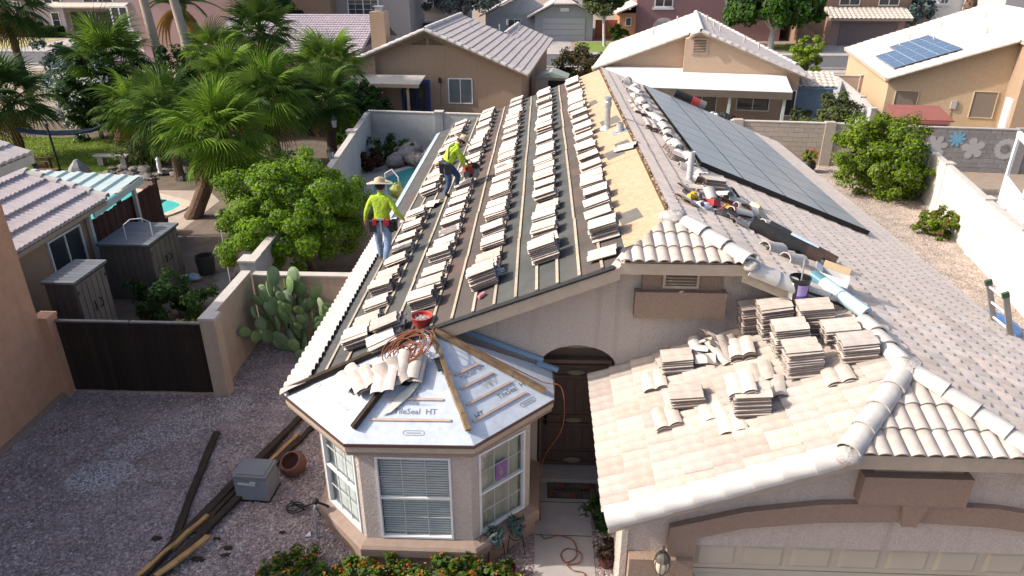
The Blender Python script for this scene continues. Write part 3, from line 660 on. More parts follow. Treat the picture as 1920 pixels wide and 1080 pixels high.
for z0, z1 in ((.42, .94), (1.2, 1.91)):
    for k in range(6): x = .20 + k * .155; MB().b2(x, x + .145, 10.232, 10.252, z0, z1).build('panel', DOORM, DR)
for z in (.22, 1.08, 2.04): MB().lathe([(0, -.012), (.16, -.012), (.11, .012), (0, .012)], n=10, M=Matrix.Translation((.66, 10.222, z)) @ Matrix.Rotation(R_(90), 4, 'X') @ Matrix.Scale(.35, 4, (0, 1, 0))).build('ornament', mat('brass_dull', (.22, .17, .11), rough=.4), DR)
MB().lathe([(0, -.05), (.03, -.05), (.034, 0), (.012, .02), (.012, .05)], n=10, M=Matrix.Translation((.17, 10.18, 1.04)) @ Matrix.Rotation(R_(90), 4, 'X')).lathe([(0, -.03), (.028, -.03), (.028, .03)], n=10, M=Matrix.Translation((.17, 10.2, 1.17)) @ Matrix.Rotation(R_(90), 4, 'X')).build('handle', BLACKM, DR)
TW = hp(MB().b2(.22, 1.08, 10.30, 10.355, 2.48, 2.51).b2(.22, 1.08, 10.30, 10.355, 2.76, 2.79).b2(.22, .25, 10.30, 10.355, 2.51, 2.76).b2(1.05, 1.08, 10.30, 10.355, 2.51, 2.76), 'transom_window', FASCIA)
MB().b2(.25, 1.05, 10.335, 10.35, 2.51, 2.76).build('pane', mat('transom_glass', (.16, .13, .09), (.06, .05, .04), 6, rough=.15), TW)
for k in range(1, 5): x = .25 + .8 * k / 5; MB().b2(x - .008, x + .008, 10.315, 10.334, 2.51, 2.76).build('muntin', FASCIA, TW)

# ---- garage wing
gw = [(1.2, 0), (1.2, zG(1.2) - .14), (3.57, 3.15), (5.53, 3.15), (8.0, zR(8) - .14), (8.0, 0), (7.05, 0), (7.05, 1.55), (2.05, 1.55), (2.05, 0)]
hp(MB().poly([(x, 6.95, z) for x, z in gw], (0, .2, 0)), 'garage_wall', STUCCO)
hp(MB().b2(1.2, 1.4, 7.15, 9.84, 0, zG(1.2) - .10), 'garage_side_wall', STUCCO)
hp(MB().b2(7.8, 8.0, 7.15, 9.84, 0, zR(8) - .10), 'garage_side_wall', STUCCO)
hp(MB().poly([(.90, 6.60, zG(.90) - .03), (3.57, 6.60, zG(3.57) - .03), (3.57, 6.60, zG(3.57) - .22), (.90, 6.60, zG(.90) - .22)], (0, .045, 0)), 'rake_fascia', FASCIA)
hp(MB().poly([(5.53, 6.60, zR(5.53) - .03), (8.42, 6.60, zR(8.42) - .03), (8.42, 6.60, zR(8.42) - .22), (5.53, 6.60, zR(5.53) - .22)], (0, .045, 0)), 'rake_fascia', FASCIA)
hp(MB().poly([(3.57, 6.60, 3.29), (5.53, 6.60, 3.29), (5.53, 6.60, 3.10), (3.57, 6.60, 3.10)], (0, .045, 0)), 'eave_fascia', FASCIA)
hp(MB().bar((.91, 6.7, 2.16), (.91, 9.8, 2.16), .03, .13), 'eave_fascia', FASCIA)
hp(MB().b2(4.02, 5.05, 6.90, 6.955, 2.80, 3.06), 'vent_surround', BROWN)
hp(MB().b2(3.87, 5.13, 6.79, 6.955, 2.42, 2.83), 'vent_sill_block', BROWN)
vg = hp(MB().b2(4.28, 4.80, 6.885, 6.905, 2.86, 2.90).b2(4.76, 4.80, 6.885, 6.905, 2.90, 3.04), 'vent_frame', FASCIA)
MB().b2(4.30, 4.75, 6.893, 6.899, 2.90, 3.05).build('louvre', mat('vent_grey', (.30, .31, .32)), vg)
top = [(1.70, 1.42), (1.70, 1.90), (2.6, 2.19), (3.5, 2.34), (4.55, 2.39), (5.6, 2.34), (6.5, 2.19), (7.4, 1.90), (7.4, 1.42)]
low = [(7.08, 1.42), (7.08, 1.73), (6.5, 1.92), (5.6, 2.05), (4.55, 2.10), (3.5, 2.05), (2.6, 1.92), (2.02, 1.73), (2.02, 1.42)]
tm = MB()
for k in range(8): tm.poly([(top[k][0], 6.86, top[k][1]), (top[k + 1][0], 6.86, top[k + 1][1]), (low[7 - k][0], 6.86, low[7 - k][1]), (low[8 - k][0], 6.86, low[8 - k][1])], (0, .095, 0))
hp(tm, 'arch_trim', BROWN)
hp(MB().poly([(4.40, 6.81, 2.44), (4.72, 6.81, 2.44), (4.65, 6.81, 2.07), (4.47, 6.81, 2.07)], (0, .14, 0)), 'keystone', BROWN)
hp(MB().b2(1.22, 2.03, 6.80, 6.955, .2, 1.42), 'pilaster', BROWN)
hp(MB().b2(1.12, 1.2, 6.93, 7.3, 0, 1.95), 'corner_pier', STUCCO)
GD = hp(MB().b2(2.04, 7.06, 7.08, 7.13, 0, 1.56), 'garage_door', mat('garage_door_cream', (.50, .44, .34), (.46, .40, .31), 2, rough=.6))
for r in range(3):
    for k in range(8):
        x0 = 2.12 + k * .615; z0 = 1.10 - r * .52
        e_ = .045; MB().add([(x0, 7.078, z0), (x0 + .52, 7.078, z0), (x0 + .52, 7.078, z0 + .36), (x0, 7.078, z0 + .36), (x0 + e_, 7.05, z0 + e_), (x0 + .52 - e_, 7.05, z0 + e_), (x0 + .52 - e_, 7.05, z0 + .36 - e_), (x0 + e_, 7.05, z0 + .36 - e_)], [(4, 5, 6, 7), (0, 1, 5, 4), (1, 2, 6, 5), (2, 3, 7, 6), (3, 0, 4, 7)]).build('panel', MATS['garage_door_cream'], GD)
    MB().b2(2.04, 7.06, 7.074, 7.0795, 1.02 - r * .52, 1.03 - r * .52).build('seam', mat('seam_dark', (.25, .21, .16)), GD)  # thin darker line at each door section joint
# wall lantern beside the garage door
LN = thing('wall_lantern', 'black and bronze wall lantern with ribbed glass globe beside garage door', 'lantern', (1.60, 6.72, 1.2))
cx, cy = 1.60, 6.66
BRZ = mat('antique_bronze', (.16, .14, .115), (.09, .08, .065), 10, rough=.45, metal=.3)
MB().lathe([(.004, 1.80), (.018, 1.78), (.010, 1.75), (.022, 1.72), (.015, 1.70), (.05, 1.685), (.085, 1.64), (.10, 1.60), (.104, 1.585), (.095, 1.58), (0, 1.58)], (cx, cy, 0), 8).build('cap', BRZ, LN)
MB().lathe([(.085, 1.58), (.095, 1.53), (.09, 1.46), (.06, 1.38), (.045, 1.36)], (cx, cy, 0), 16).build('globe', mat('lamp_glass', (.62, .56, .42), (.50, .44, .32), 6, rough=.15, spec=.6), LN, smooth=True)
for k in range(8):
    a = k * math.pi / 4 + .39
    MB().tube([(cx + r * math.cos(a), cy + r * math.sin(a), z) for r, z in ((.09, 1.582), (.10, 1.53), (.095, 1.46), (.065, 1.38), (.045, 1.355))], .006, 5).build('rib', BRZ, LN)
MB().lathe([(.065, 1.385), (.05, 1.35), (.02, 1.33), (.026, 1.30), (.008, 1.26), (.014, 1.24), (0, 1.2)], (cx, cy, 0), 8).tube([(cx, cy, 1.34), (cx, cy + .08, 1.28), (cx, 6.80, 1.34)], .012, 6).build('bracket', BRZ, LN)
def smooth_path(P, k=6):
    P = [Vector(p) for p in P]; out = []
    for i in range(len(P) - 1):
        a, b, c, d = P[max(i - 1, 0)], P[i], P[i + 1], P[min(i + 2, len(P) - 1)]
        for j in range(k): t = j / k; out.append(.5 * ((2 * b) + (c - a) * t + (2 * a - 5 * b + 4 * c - d) * t * t + (3 * b - a - 3 * c + d) * t ** 3))
    return out + [P[-1]]
# ------------------------------------------------------------------ loose concrete tiles: stacks on the battens, stacks on the garage roof, broken heap
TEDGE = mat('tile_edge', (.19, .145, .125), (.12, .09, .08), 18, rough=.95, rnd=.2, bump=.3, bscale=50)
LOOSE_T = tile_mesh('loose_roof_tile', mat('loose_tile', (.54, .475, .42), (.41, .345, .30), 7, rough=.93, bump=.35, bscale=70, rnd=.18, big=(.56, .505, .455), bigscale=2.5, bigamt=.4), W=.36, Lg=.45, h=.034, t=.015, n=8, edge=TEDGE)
DARKT = tile_mesh('shaded_roof_tile', mat('loose_tile_shade', (.40, .33, .29), (.30, .245, .215), 7, rough=.93, bump=.35, bscale=70, rnd=.12), W=.36, Lg=.45, h=.034, t=.015, n=8, edge=TEDGE)  # darker tile copy; the stack's shade is put into its colour
LOOSE = []   # (score, matrix, mesh, label, group)
ORD = ['first', 'second', 'third', 'fourth', 'fifth', 'sixth', 'seventh', 'eighth', 'ninth', 'tenth', 'eleventh', 'twelfth', 'thirteenth', 'fourteenth', 'fifteenth', 'sixteenth', 'seventeenth', 'eighteenth', 'nineteenth', 'twentieth']
def ordn(i):
    if i < 20: return ORD[i]
    return 'twenty-' + ORD[i - 20] if i < 29 else 'thirtieth'
def stack(c, u, v, n, k, where, group, pitch=.034, yaw=0, jit=.012, me=None, roll=0):
    base = frame_m(c, u, v) @ Matrix.Rotation(R_(yaw), 4, 'Z') @ Matrix.Rotation(R_(roll), 4, 'X')
    for i in range(k):
        M = base @ Matrix.Translation((rng.uniform(-jit, jit), rng.uniform(-jit, jit), pitch * i)) @ Matrix.Rotation(rng.uniform(-.02, .02), 4, 'Z')
        t = k - 1 - i
        pos = 'top tile' if t == 0 else ('bottom tile' if i == 0 else ORD[t] + ' tile from the top')
        px, py, d = project(M.translation)
        sc = d + (0 if t == 0 else .25)
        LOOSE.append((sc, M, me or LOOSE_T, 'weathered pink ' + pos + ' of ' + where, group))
ROWN = ['the eave row', 'the second row up from the eave', 'the third row up from the eave', 'the fourth row up from the eave', 'the row below the bare boards']
ROWX = [-2.76, -1.79, -.80, .16, 1.08]
ROW0 = [9.75, 10.40, 10.42, 10.62, 10.70]
for r in range(5):
    y = ROW0[r]; i = 0
    while y < 25.7:
        k = rng.choice([3, 4, 4, 5, 5, 5, 6, 7])
        if r == 2 and i in (0,): k = 9
        if r == 2 and i == 1: k = 5
        if r == 3 and i == 0: k = 9
        if r == 3 and i == 1: k = 5
        if r == 4 and i == 0: k = 8
        if r == 4 and i in (1, 2): k = 6
        x = ROWX[r] + rng.uniform(-.03, .03)
        gap = rng.uniform(.57, .72) if y < 16 else rng.uniform(.54, .68)
        if r == 2 and i == 0: gap = .43
        if r == 2 and i == 1: gap = .55
        if r == 3 and i == 0: gap = .46
        skipit = (r == 0 and 16.2 < y < 17.4) or (r == 1 and 17.0 < y < 18.0)
        if not skipit:
            c = Vector((x, y, zL(x))) + NLp * .032
            stack(c, (0, -1, 0), UPL, NLp, k, 'the %s stack from the front in %s' % (ordn(i), ROWN[r]), 'roof tiles stacked along the battens', yaw=rng.uniform(-8, 5), jit=rng.choice((.012, .018, .03)))
            i += 1
        y += gap
# stacks on the garage roof (nearly level)
def gstack(xa, ya, xb, yb, k, where, tilt=9, yaw=0, me=None, lift=.03):
    x = (xa + xb) / 2; y = (ya + yb) / 2 + .17
    up = Vector((math.cos(R_(tilt)), 0, math.sin(R_(tilt))))
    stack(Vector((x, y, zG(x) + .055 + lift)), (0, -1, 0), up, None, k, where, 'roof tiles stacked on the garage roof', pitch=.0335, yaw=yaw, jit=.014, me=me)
gstack(3.28, 8.14, 3.76, 8.08, 12, 'the tall stack nearest the garage ridge hip', yaw=-1)
gstack(3.28, 8.66, 3.76, 8.60, 13, 'the tall stack just behind the one by the ridge hip', yaw=-2)
gstack(3.70, 8.98, 4.16, 8.94, 13, 'the tall stack below the blue roll', yaw=-4)
gstack(3.24, 9.20, 3.70, 9.16, 15, 'the tall ragged stack beside the bucket', yaw=2)
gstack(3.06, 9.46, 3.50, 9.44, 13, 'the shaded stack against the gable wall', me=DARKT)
gstack(3.92, 8.62, 4.34, 8.52, 7, 'the low stack next to the ridge tiles', yaw=-3)
gstack(3.92, 8.12, 4.42, 8.07, 8, 'the low stack in front of the ridge tiles', yaw=-2)
gstack(2.56, 7.66, 2.98, 7.54, 10, 'the stack on the middle of the garage roof', yaw=-6)
gstack(1.86, 8.20, 2.28, 8.13, 6, 'the short stack nearest the garage eave', yaw=-3)
gstack(1.88, 9.10, 2.30, 9.00, 7, 'the short stack near the arch', yaw=-3)
def flatt(x, y, k, where, yaw=90, tilt=0, z=0, me=None, roll=0):
    M0 = frame_m((x, y, zG(x) + .06 + z), (0, -1, 0), UPL) @ Matrix.Rotation(R_(yaw), 4, 'Z')
    stack(M0.translation, M0.col[0].xyz, M0.col[1].xyz, None, k, where, 'single tiles lying on the garage roof', pitch=.035, yaw=0, jit=.012, me=me, roll=tilt)
flatt(2.64, 7.86, 3, 'the three crosswise tiles capping the middle stack', 84, z=.335)
flatt(1.76, 9.02, 2, 'the crosswise pair left of the short stack near the arch', 88)
flatt(1.78, 8.10, 2, 'the crosswise pair left of the short eave stack', 92)
flatt(2.52, 7.66, 1, 'the single tile in front of the middle stack', 84)
flatt(2.36, 8.02, 1, 'the shadowed tile between the two eave side stacks', 94)
flatt(3.04, 8.46, 1, 'the long leaning pair above the middle stack', 84, z=.03)
flatt(3.10, 8.10, 1, 'the lower tile of the leaning pair above the middle stack', 78, z=.02)
flatt(3.86, 7.98, 2, 'the crosswise pair below the low front stack', 86, z=.0)
flatt(2.98, 9.10, 4, 'the crosswise group beside the shaded stack', 82)
flatt(2.05, 9.52, 2, 'the shaded pair under the gable wall', 6)
flatt(2.18, 9.44, 1, 'the shaded tile next to the heap', 80, z=.05)
# heap of broken pieces
half = cap_mesh('ridge_tile_piece', CAP, .11, .13, .30)
frag = tile_mesh('broken_tile', MATS['loose_tile'], W=.20, Lg=.30, h=.036, t=.017, n=6, hump=1, edge=TEDGE)
bits = [(2.42, 9.46, .06, 20, 30, 10), (2.55, 9.52, .12, 70, -30, 20), (2.68, 9.50, .15, 120, 25, 0), (2.78, 9.36, .10, 160, 20, -15), (2.50, 9.32, .08, 40, -20, 25), (2.62, 9.28, .14, 95, 35, 10),
        (2.72, 9.18, .08, 30, 20, 0), (2.36, 9.20, .05, 110, 15, 15), (2.48, 9.12, .06, 75, -15, 10), (2.58, 9.06, .04, 100, 20, -10), (2.84, 9.22, .06, 15, 30, 10), (2.66, 9.40, .20, 55, 10, 30), (2.44, 9.60, .04, 5, 15, 0), (2.80, 9.52, .06, 80, -25, 0)]
KN = ['tilted up', 'lying flat', 'leaning on its edge', 'half buried']
SIDE = ['at the back', 'at the wall side', 'on the ridge side', 'at the right end', 'in the middle', 'on the very top', 'on the near right', 'at the left end', 'at the near left', 'at the near edge', 'at the far right', 'propped on the top', 'at the far left', 'behind the others']
for i, (x, y, z, ry, rx, rr) in enumerate(bits):
    M = Matrix.Translation((x, y, zG(x) + .06 + z)) @ Matrix.Rotation(R_(ry), 4, 'Z') @ Matrix.Rotation(R_(rx), 4, 'X') @ Matrix.Rotation(R_(rr), 4, 'Y')
    LOOSE.append((project(M.translation)[2] - 3, M, (half, frag, LOOSE_T, frag)[i % 4], 'broken tile piece %s %s of the heap by the gable wall' % (KN[i % 4], SIDE[i]), 'broken tiles heaped on the garage roof'))
# single tiles lying about on the stripped side
def onL(x, y, yaw, z=.03, tilt=0): return frame_m(Vector((x, y, zL(x))) + NLp * z, (0, -1, 0), UPL) @ Matrix.Rotation(R_(yaw), 4, 'Z') @ Matrix.Rotation(R_(tilt), 4, 'X')
for x, y, yaw, z, lab in ((.98, 9.98, -8, .05, 'pale tile lying alone on the felt by the gable edge'), (1.84, 15.1, -25, .05, 'single tile lying on the bare boards below the metal vent'), (-2.86, 15.35, -20, .16, 'tile resting crooked on top of a stack behind the standing worker'), (-2.55, 16.3, -35, .06, 'tile lying crooked near the crouching worker'),
                          (-2.42, 9.82, -12, .20, 'splayed tile on the messy stack by the nail pail'), (-2.28, 9.72, 10, .26, 'tile with nail holes on the messy stack by the nail pail')):
    M = onL(x, y, yaw, z); LOOSE.append((project(M.translation)[2] - 4, M, LOOSE_T, lab, 'single tiles on the stripped roof'))
M0 = onL(-2.25, 9.78, 4, .03)
stack(M0.translation, M0.col[0].xyz, M0.col[1].xyz, None, 6, 'the messy stack beside the nail pail', 'tiles beside the nail pail', pitch=.036, jit=.05)
stack(onL(-2.30, 9.42, 0, .05).translation, (0, -1, 0), UPL, None, 3, 'the splayed stack on the valley board', 'tiles beside the nail pail', pitch=.045, jit=.05, yaw=18)
# tiles thrown on the white membrane
def onF(i, s, h, z, yaw):
    a, b, u, v, n = facet(i); return frame_m((a + b) / 2 + u * s + v * h + n * z, u, v) @ Matrix.Rotation(R_(yaw), 4, 'Z')
for i, s, h, z, yaw, k, wh in ((1, -.08, 1.16, .05, -6, 3, 'the pile on the front of the white membrane'), (0, .30, .86, .05, 70, 3, 'the fanned pile on the left of the white membrane'), (0, .02, .80, .06, 84, 1, 'the tile sliding off the fanned membrane pile'), (0, .62, 1.02, .10, 40, 2, 'the tipped pair at the top of the white membrane'), (1, -.35, 1.02, .09, 35, 2, 'the dark pair under the orange cord')):
    M0 = onF(i, s, h, z, yaw); stack(M0.translation, M0.col[0].xyz, M0.col[1].xyz, None, k, wh, 'tiles lying on the white membrane', pitch=.04, jit=.03)
# tiles and barrel tiles set aside on the finished side along the solar panels
def onR(x, y, yaw, z=.07, tilt=0): return frame_m(Vector((x, y, zR(x))) + NRp * z, (0, 1, 0), UPR) @ Matrix.Rotation(R_(yaw), 4, 'Z') @ Matrix.Rotation(R_(tilt), 4, 'X')
for x, y, yaw, k, wh in ((2.62, 17.4, 84, 3, 'the low stack beside the far vent pipe'), (2.66, 17.9, 90, 3, 'the second low stack beside the vent pipe'), (2.58, 19.2, 88, 2, 'the third low stack up the finished slope'), (2.56, 19.7, 92, 2, 'the fourth low stack up the finished slope'), (2.55, 20.2, 88, 2, 'the last low stack up the finished slope'),
                         (2.90, 15.6, 8, 3, 'the leaning stack below the barrel tiles'), (2.88, 14.9, 4, 4, 'the second leaning stack below the barrel tiles'), (3.26, 13.35, 95, 7, 'the stack between the grey pipe and the solar panels')):
    M0 = onR(x, y, yaw, .075)
    if k == 7: M0 = frame_m((x, y, zR(x) + .10), (0, 1, 0), (-1, 0, .12)) @ Matrix.Rotation(R_(2), 4, 'Z')
    stack(M0.translation, M0.col[0].xyz, M0.col[1].xyz, None, k, wh, 'tiles set aside on the finished slope', pitch=.034, jit=.02, me=LOOSE_T)
LOOSE.sort(key=lambda t: t[0])
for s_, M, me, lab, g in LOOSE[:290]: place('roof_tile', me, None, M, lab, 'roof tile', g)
rest = join_tiles('stacked_roof_tiles', [(M, me) for s_, M, me, l_, g in LOOSE[290:]], None)
tag(rest, 'weathered pink roof tiles in the farther stacks on the battens', None)
# barrel ridge tiles laid aside in a line
BL = []
y = 14.2; i = 0
while y < 24.4:
    x = 3.02 + rng.uniform(-.12, .12) - (y - 14) * .018
    BL.append((x, y, rng.uniform(60, 120) if i % 3 else rng.uniform(-20, 20), .10)); 
    if i % 2: BL.append((x - .05, y + .12, rng.uniform(50, 130), .20))
    y += rng.uniform(.36, .55); i += 1
for x, y, yaw, z in ((3.62, 12.95, 15, .09), (3.70, 12.55, 10, .12), (3.52, 12.20, 20, .09), (3.70, 10.75, 30, .09), (3.98, 10.55, 28, .09), (3.45, 13.7, 60, .1), (3.2, 14.0, 110, .1), (4.10, 12.2, 20, .09)): BL.append((x, y, yaw, z))
for i, (x, y, yaw, z) in enumerate(BL):
    M = onR(x, y, yaw, z)
    n_ = len(BL) - 8
    if i < n_: lab = '%s barrel ridge tile from the near end of the line along the solar panels' % (ordn(i) if i < 30 else 'far')
    else: lab = 'barrel ridge tile ' + ['standing open beside the tool boxes', 'resting behind the yellow tool box', 'in front of the yellow tool box', 'open ended one below the felt rolls', 'second open ended one below the felt rolls', 'beside the tile stack near the pipe', 'lying across the finished slope near the pipe', 'under the membrane roll by the felt rolls'][i - n_]
    if 30 <= i < n_: lab = 'far barrel ridge tile at the top end of the line, number %d' % i if False else 'barrel ridge tile at the far end of the line, ' + ['lowest', 'middle', 'upper', 'last', 'outer', 'inner'][(i - 30) % 6] + ' of the group'
    place('ridge_tile', CAPM, None, M, lab, 'ridge tile', 'barrel ridge tiles set aside')

# ------------------------------------------------------------------ solar panels on the finished slope
SOL = thing('solar_array', 'large dark solar panel array on the right roof slope', 'solar panels', (5, 20, zR(5)))
PV = mat('solar_cells', (.28, .288, .292), (.33, .335, .338), .8, rough=.3, spec=.9); RAILM = mat('black_frame', (.015, .015, .016), rough=.45)  # cell base colour greyed to carry the sky's reflection

NROW, NCOL = 4, 9
sx0, sx1, sy0, sy1 = 3.38, 7.22, 15.15, 25.05
def P_R(x, y, z): return Vector((x, y, zR(x))) + NRp * z
for i in range(NROW):
    for j in range(NCOL):
        xa = sx0 + (sx1 - sx0) * i / NROW + .014; xb = sx0 + (sx1 - sx0) * (i + 1) / NROW - .014
        ya = sy0 + (sy1 - sy0) * j / NCOL + .014; yb = sy0 + (sy1 - sy0) * (j + 1) / NCOL - .014
        pm_ = MB(); pm_.poly([P_R(xa, ya, .16), P_R(xb, ya, .16), P_R(xb, yb, .16), P_R(xa, yb, .16)], NRp * .035); pm_.mi = [1, 0, 1, 1, 1, 1]; pm_.build('solar_panel', [PV, RAILM], SOL)
MB().poly([P_R(sx0 + .02, sy0 + .02, .122), P_R(sx1 - .02, sy0 + .02, .122), P_R(sx1 - .02, sy1 - .02, .122), P_R(sx0 + .02, sy1 - .02, .122)], -NRp * .004).build('underside', RAILM, SOL)
for x in [sx0 + (sx1 - sx0) * (i + f) / NROW for i in range(NROW) for f in (.25, .75)]:
    MB().bar(P_R(x, sy0 + .03, .14), P_R(x, sy1, .14), .04, .035, up=NRp).build('rail', RAILM, SOL)
MB().poly([P_R(sx0, sy0 - .02, .10), P_R(sx1 + .02, sy0 - .02, .10), P_R(sx1 + .02, sy0 - .02, .20), P_R(sx0, sy0 - .02, .20)], (0, .018, 0)).build('skirt', RAILM, SOL)
# ------------------------------------------------------------------ pipes and vents
def pipe(name, label, x, y, z0, z1, r, m, slope, collar=True, capped=True):
    t = thing(name, label, 'vent', (x, y, z0))
    MB().lathe([(r, z0 - .1), (r, z1 - .08)], (x, y, 0), 14).build('pipe', m, t, smooth=True)
    if capped: MB().lathe([(r * 1.05, z1 - .24), (r * 1.25, z1 - .22), (r * 1.25, z1 - .12), (r * 1.08, z1 - .10), (r * 1.08, z1 - .07), (r * 1.28, z1 - .06), (r * 1.28, z1), (0, z1 + .01)], (x, y, 0), 14).build('cap', m, t)
    if collar: MB().lathe([(r * 2.6, z0 + .0), (r * 1.2, z0 + .09), (r * 1.05, z0 + .1)], (x, y, 0), 14).build('flashing', m, t)
    return t
pipe('vent_pipe', 'galvanised vent pipe with double cap standing on the bare boards', 1.60, 17.4, zL(1.60), zL(1.6) + .78, .07, GALV, 0)
pipe('grey_vent_pipe', 'pale grey vent pipe rising among the tools beside the ridge', 2.86, 13.4, zR(2.86), zR(2.86) + .72, .06, mat('pvc_grey', (.50, .50, .50), (.40, .40, .40), 9, rough=.5), 0, True, False)
RV = thing('roof_jack', 'low round metal roof jack with square flashing on the bare boards', 'vent', (1.84, 16.7, zL(1.84)))
MB().poly([Vector((x, y, zL(x) + .022)) for x, y in ((1.66, 16.5), (2.00, 16.5), (2.00, 16.92), (1.66, 16.92))], NLp * .004).build('flashing', GALV, RV)
MB().lathe([(.10, 0), (.085, .12), (.08, .2), (.06, .2)], (1.84, 16.7, zL(1.84) + .02), 14).build('collar', GALV, RV)
# ------------------------------------------------------------------ rolls, bucket, box, tools on the finished slope
def roll(name, label, a, b, r, m, m_in, cat='roll', n=18, sleeve=None):
    a = Vector(a); b = Vector(b); t = thing(name, label, cat, a); d = (b - a).normalized(); x = d.orthogonal().normalized(); M = frame_m(a, x, d.cross(x)); L = (b - a).length
    MB().lathe([(r * .35, 0.0), (r, 0.0), (r, L), (r * .35, L)], n=n, M=M).build('outer_wrap', m, t, smooth=True)
    MB().lathe([(r * .35, -.005), (r * .28, -.005), (r * .28, L + .005), (r * .35, L + .005)], n=n, M=M).build('core', m_in, t)
    for s0, s1, mm in (sleeve or []): MB().lathe([(r * 1.015, L * s0), (r * 1.015, L * s1)], n=n, M=M).build('wrapper_band', mm, t, smooth=True)
    return t
FB = mat('felt_brown_end', (.07, .045, .035), (.05, .03, .025), 6)
roll('felt_roll', 'thick black roofing felt roll lying nearest along the slope', P_R(3.52, 11.55, .16), P_R(4.62, 11.12, .16), .125, BLACKFELT, FB, sleeve=[(.78, 1.0, FB)])
roll('felt_roll', 'thinner black felt roll with pale printed wrapper behind the thick one', P_R(3.98, 12.0, .15), P_R(4.98, 11.35, .14), .095, BLACKFELT, FB, sleeve=[(.32, .72, mat('printed_wrapper', (.52, .60, .66), (.40, .50, .60), 30, rough=.5)), (.72, 1.0, FB)])
roll('membrane_roll', 'pale blue rolled membrane with dark teal end by the tile stacks', P_R(4.10, 10.02, .12), P_R(4.58, 9.14, .12), .10, mat('pale_blue_roll', (.44, .55, .58), (.38, .49, .53), 5, rough=.45), mat('cardboard', (.36, .27, .18), (.30, .22, .15), 8), sleeve=[(0, .2, mat('teal_end', (.10, .22, .27), (.08, .18, .23), 5, rough=.4))])
roll('underlayment_roll', 'black and red underlayment roll lying at the far top of the solar panels', P_R(4.5, 25.5, .3), P_R(5.6, 25.5, .3), .13, BLACKFELT, FB, sleeve=[(.55, .8, mat('red_wrapper', (.45, .05, .06), rough=.5)), (.8, 1, mat('grey_wrapper', (.2, .2, .2)))])
bx, by = 3.74, 9.44; bz = 3.86
BK = thing('bucket', 'black tar smeared pail with purple label and white strip', 'bucket', (bx, by, bz))
MB().lathe([(0, .0), (.125, .0), (.145, .30)], (bx, by, bz), 20).build('pail', mat('pail_black', (.02, .02, .022), (.035, .035, .036), 5, rough=.3), BK, smooth=True)
MB().lathe([(.147, .30), (.155, .305), (.155, .345), (.146, .35), (.135, .345), (.13, .26), (0, .25)], (bx, by, bz), 20).build('tarry_rim', mat('tar', (.012, .011, .011), (.02, .02, .02), 8, rough=.25, spec=.6), BK)
mb = MB(); mb.lathe([(.1345, .10), (.1475, .27)], (bx, by, bz), 8, a0=R_(-116), a1=R_(-50)); mb.build('label', mat('purple_label', (.30, .22, .50), (.36, .30, .55), 3, rough=.5), BK)
mb = MB(); mb.lathe([(.1335, .06), (.136, .10)], (bx, by, bz), 8, a0=R_(-116), a1=R_(-50)); mb.build('label', mat('deep_purple', (.12, .06, .30), rough=.5), BK)
mb = MB(); mb.lathe([(.131, .02), (.148, .285)], (bx, by, bz), 6, a0=R_(-185), a1=R_(-140)); mb.build('white_strip', WHITE, BK)
MB().tube([(bx + .02, by, bz + .26), (bx + .015, by + .02, bz + .62)], .012, 6).build('stirring_stick', GALV, BK)
CB = thing('cardboard_box', 'open white cardboard box with nails inside on the roof slope', 'box', P_R(4.50, 10.25, .06))
M = frame_m(P_R(4.46, 10.12, .05), (.85, -.35, -.2), (.35, .9, 0))
W_ = mat('white_card', (.68, .67, .64), (.62, .61, .58), 4, rough=.7); KR = mat('kraft_inside', (.50, .37, .22), (.44, .32, .19), 4)
def lb(x0, x1, y0, y1, z0, z1): return MB().box(None, (x1 - x0, y1 - y0, z1 - z0), M=M @ Matrix.Translation(((x0 + x1) / 2, (y0 + y1) / 2, (z0 + z1) / 2)))
lb(-.20, .20, -.14, -.135, 0, .20).build('side', W_, CB); lb(-.20, .20, .135, .14, 0, .20).build('side', W_, CB); lb(-.205, -.20, -.135, .135, 0, .20).build('side', W_, CB); lb(.20, .205, -.135, .135, 0, .20).build('side', W_, CB)
lb(-.2, .2, -.135, .135, .0, .01).build('bottom', KR, CB); lb(-.19, .19, -.125, .125, .01, .10).build('nails', mat('nails_dark', (.05, .05, .05), (.12, .12, .12), 60, rough=.5), CB)
MB().box(None, (.4, .13, .005), M=M @ Matrix.Translation((0, .185, .235)) @ Matrix.Rotation(R_(38), 4, 'X')).build('flap', KR, CB)
MB().box(None, (.4, .13, .005), M=M @ Matrix.Translation((0, -.19, .17)) @ Matrix.Rotation(R_(30), 4, 'X')).build('flap', W_, CB)
MB().box(None, (.13, .27, .005), M=M @ Matrix.Translation((-.255, 0, .225)) @ Matrix.Rotation(R_(25), 4, 'Y')).build('flap', W_, CB)
lb(.0, .16, -.1425, -.1405, .05, .11).build('printed_patch', mat('print_navy', (.10, .12, .25)), CB)
for i, (a, b) in enumerate((((4.66, 10.1, .05), (4.66, 8.98, .06)), ((4.72, 10.15, .05), (4.73, 9.02, .05)), ((4.70, 10.0, .085), (4.69, 8.95, .09)))):
    MB().bar(P_R(*a), P_R(*b), .04, .03, up=NRp).build('batten_offcut', BATTEN, label='pale batten offcut behind the blue roll, ' + ['nearest the tile stacks', 'nearest the open slope', 'lying on top of the other two'][i], cat='batten', group='batten offcuts')
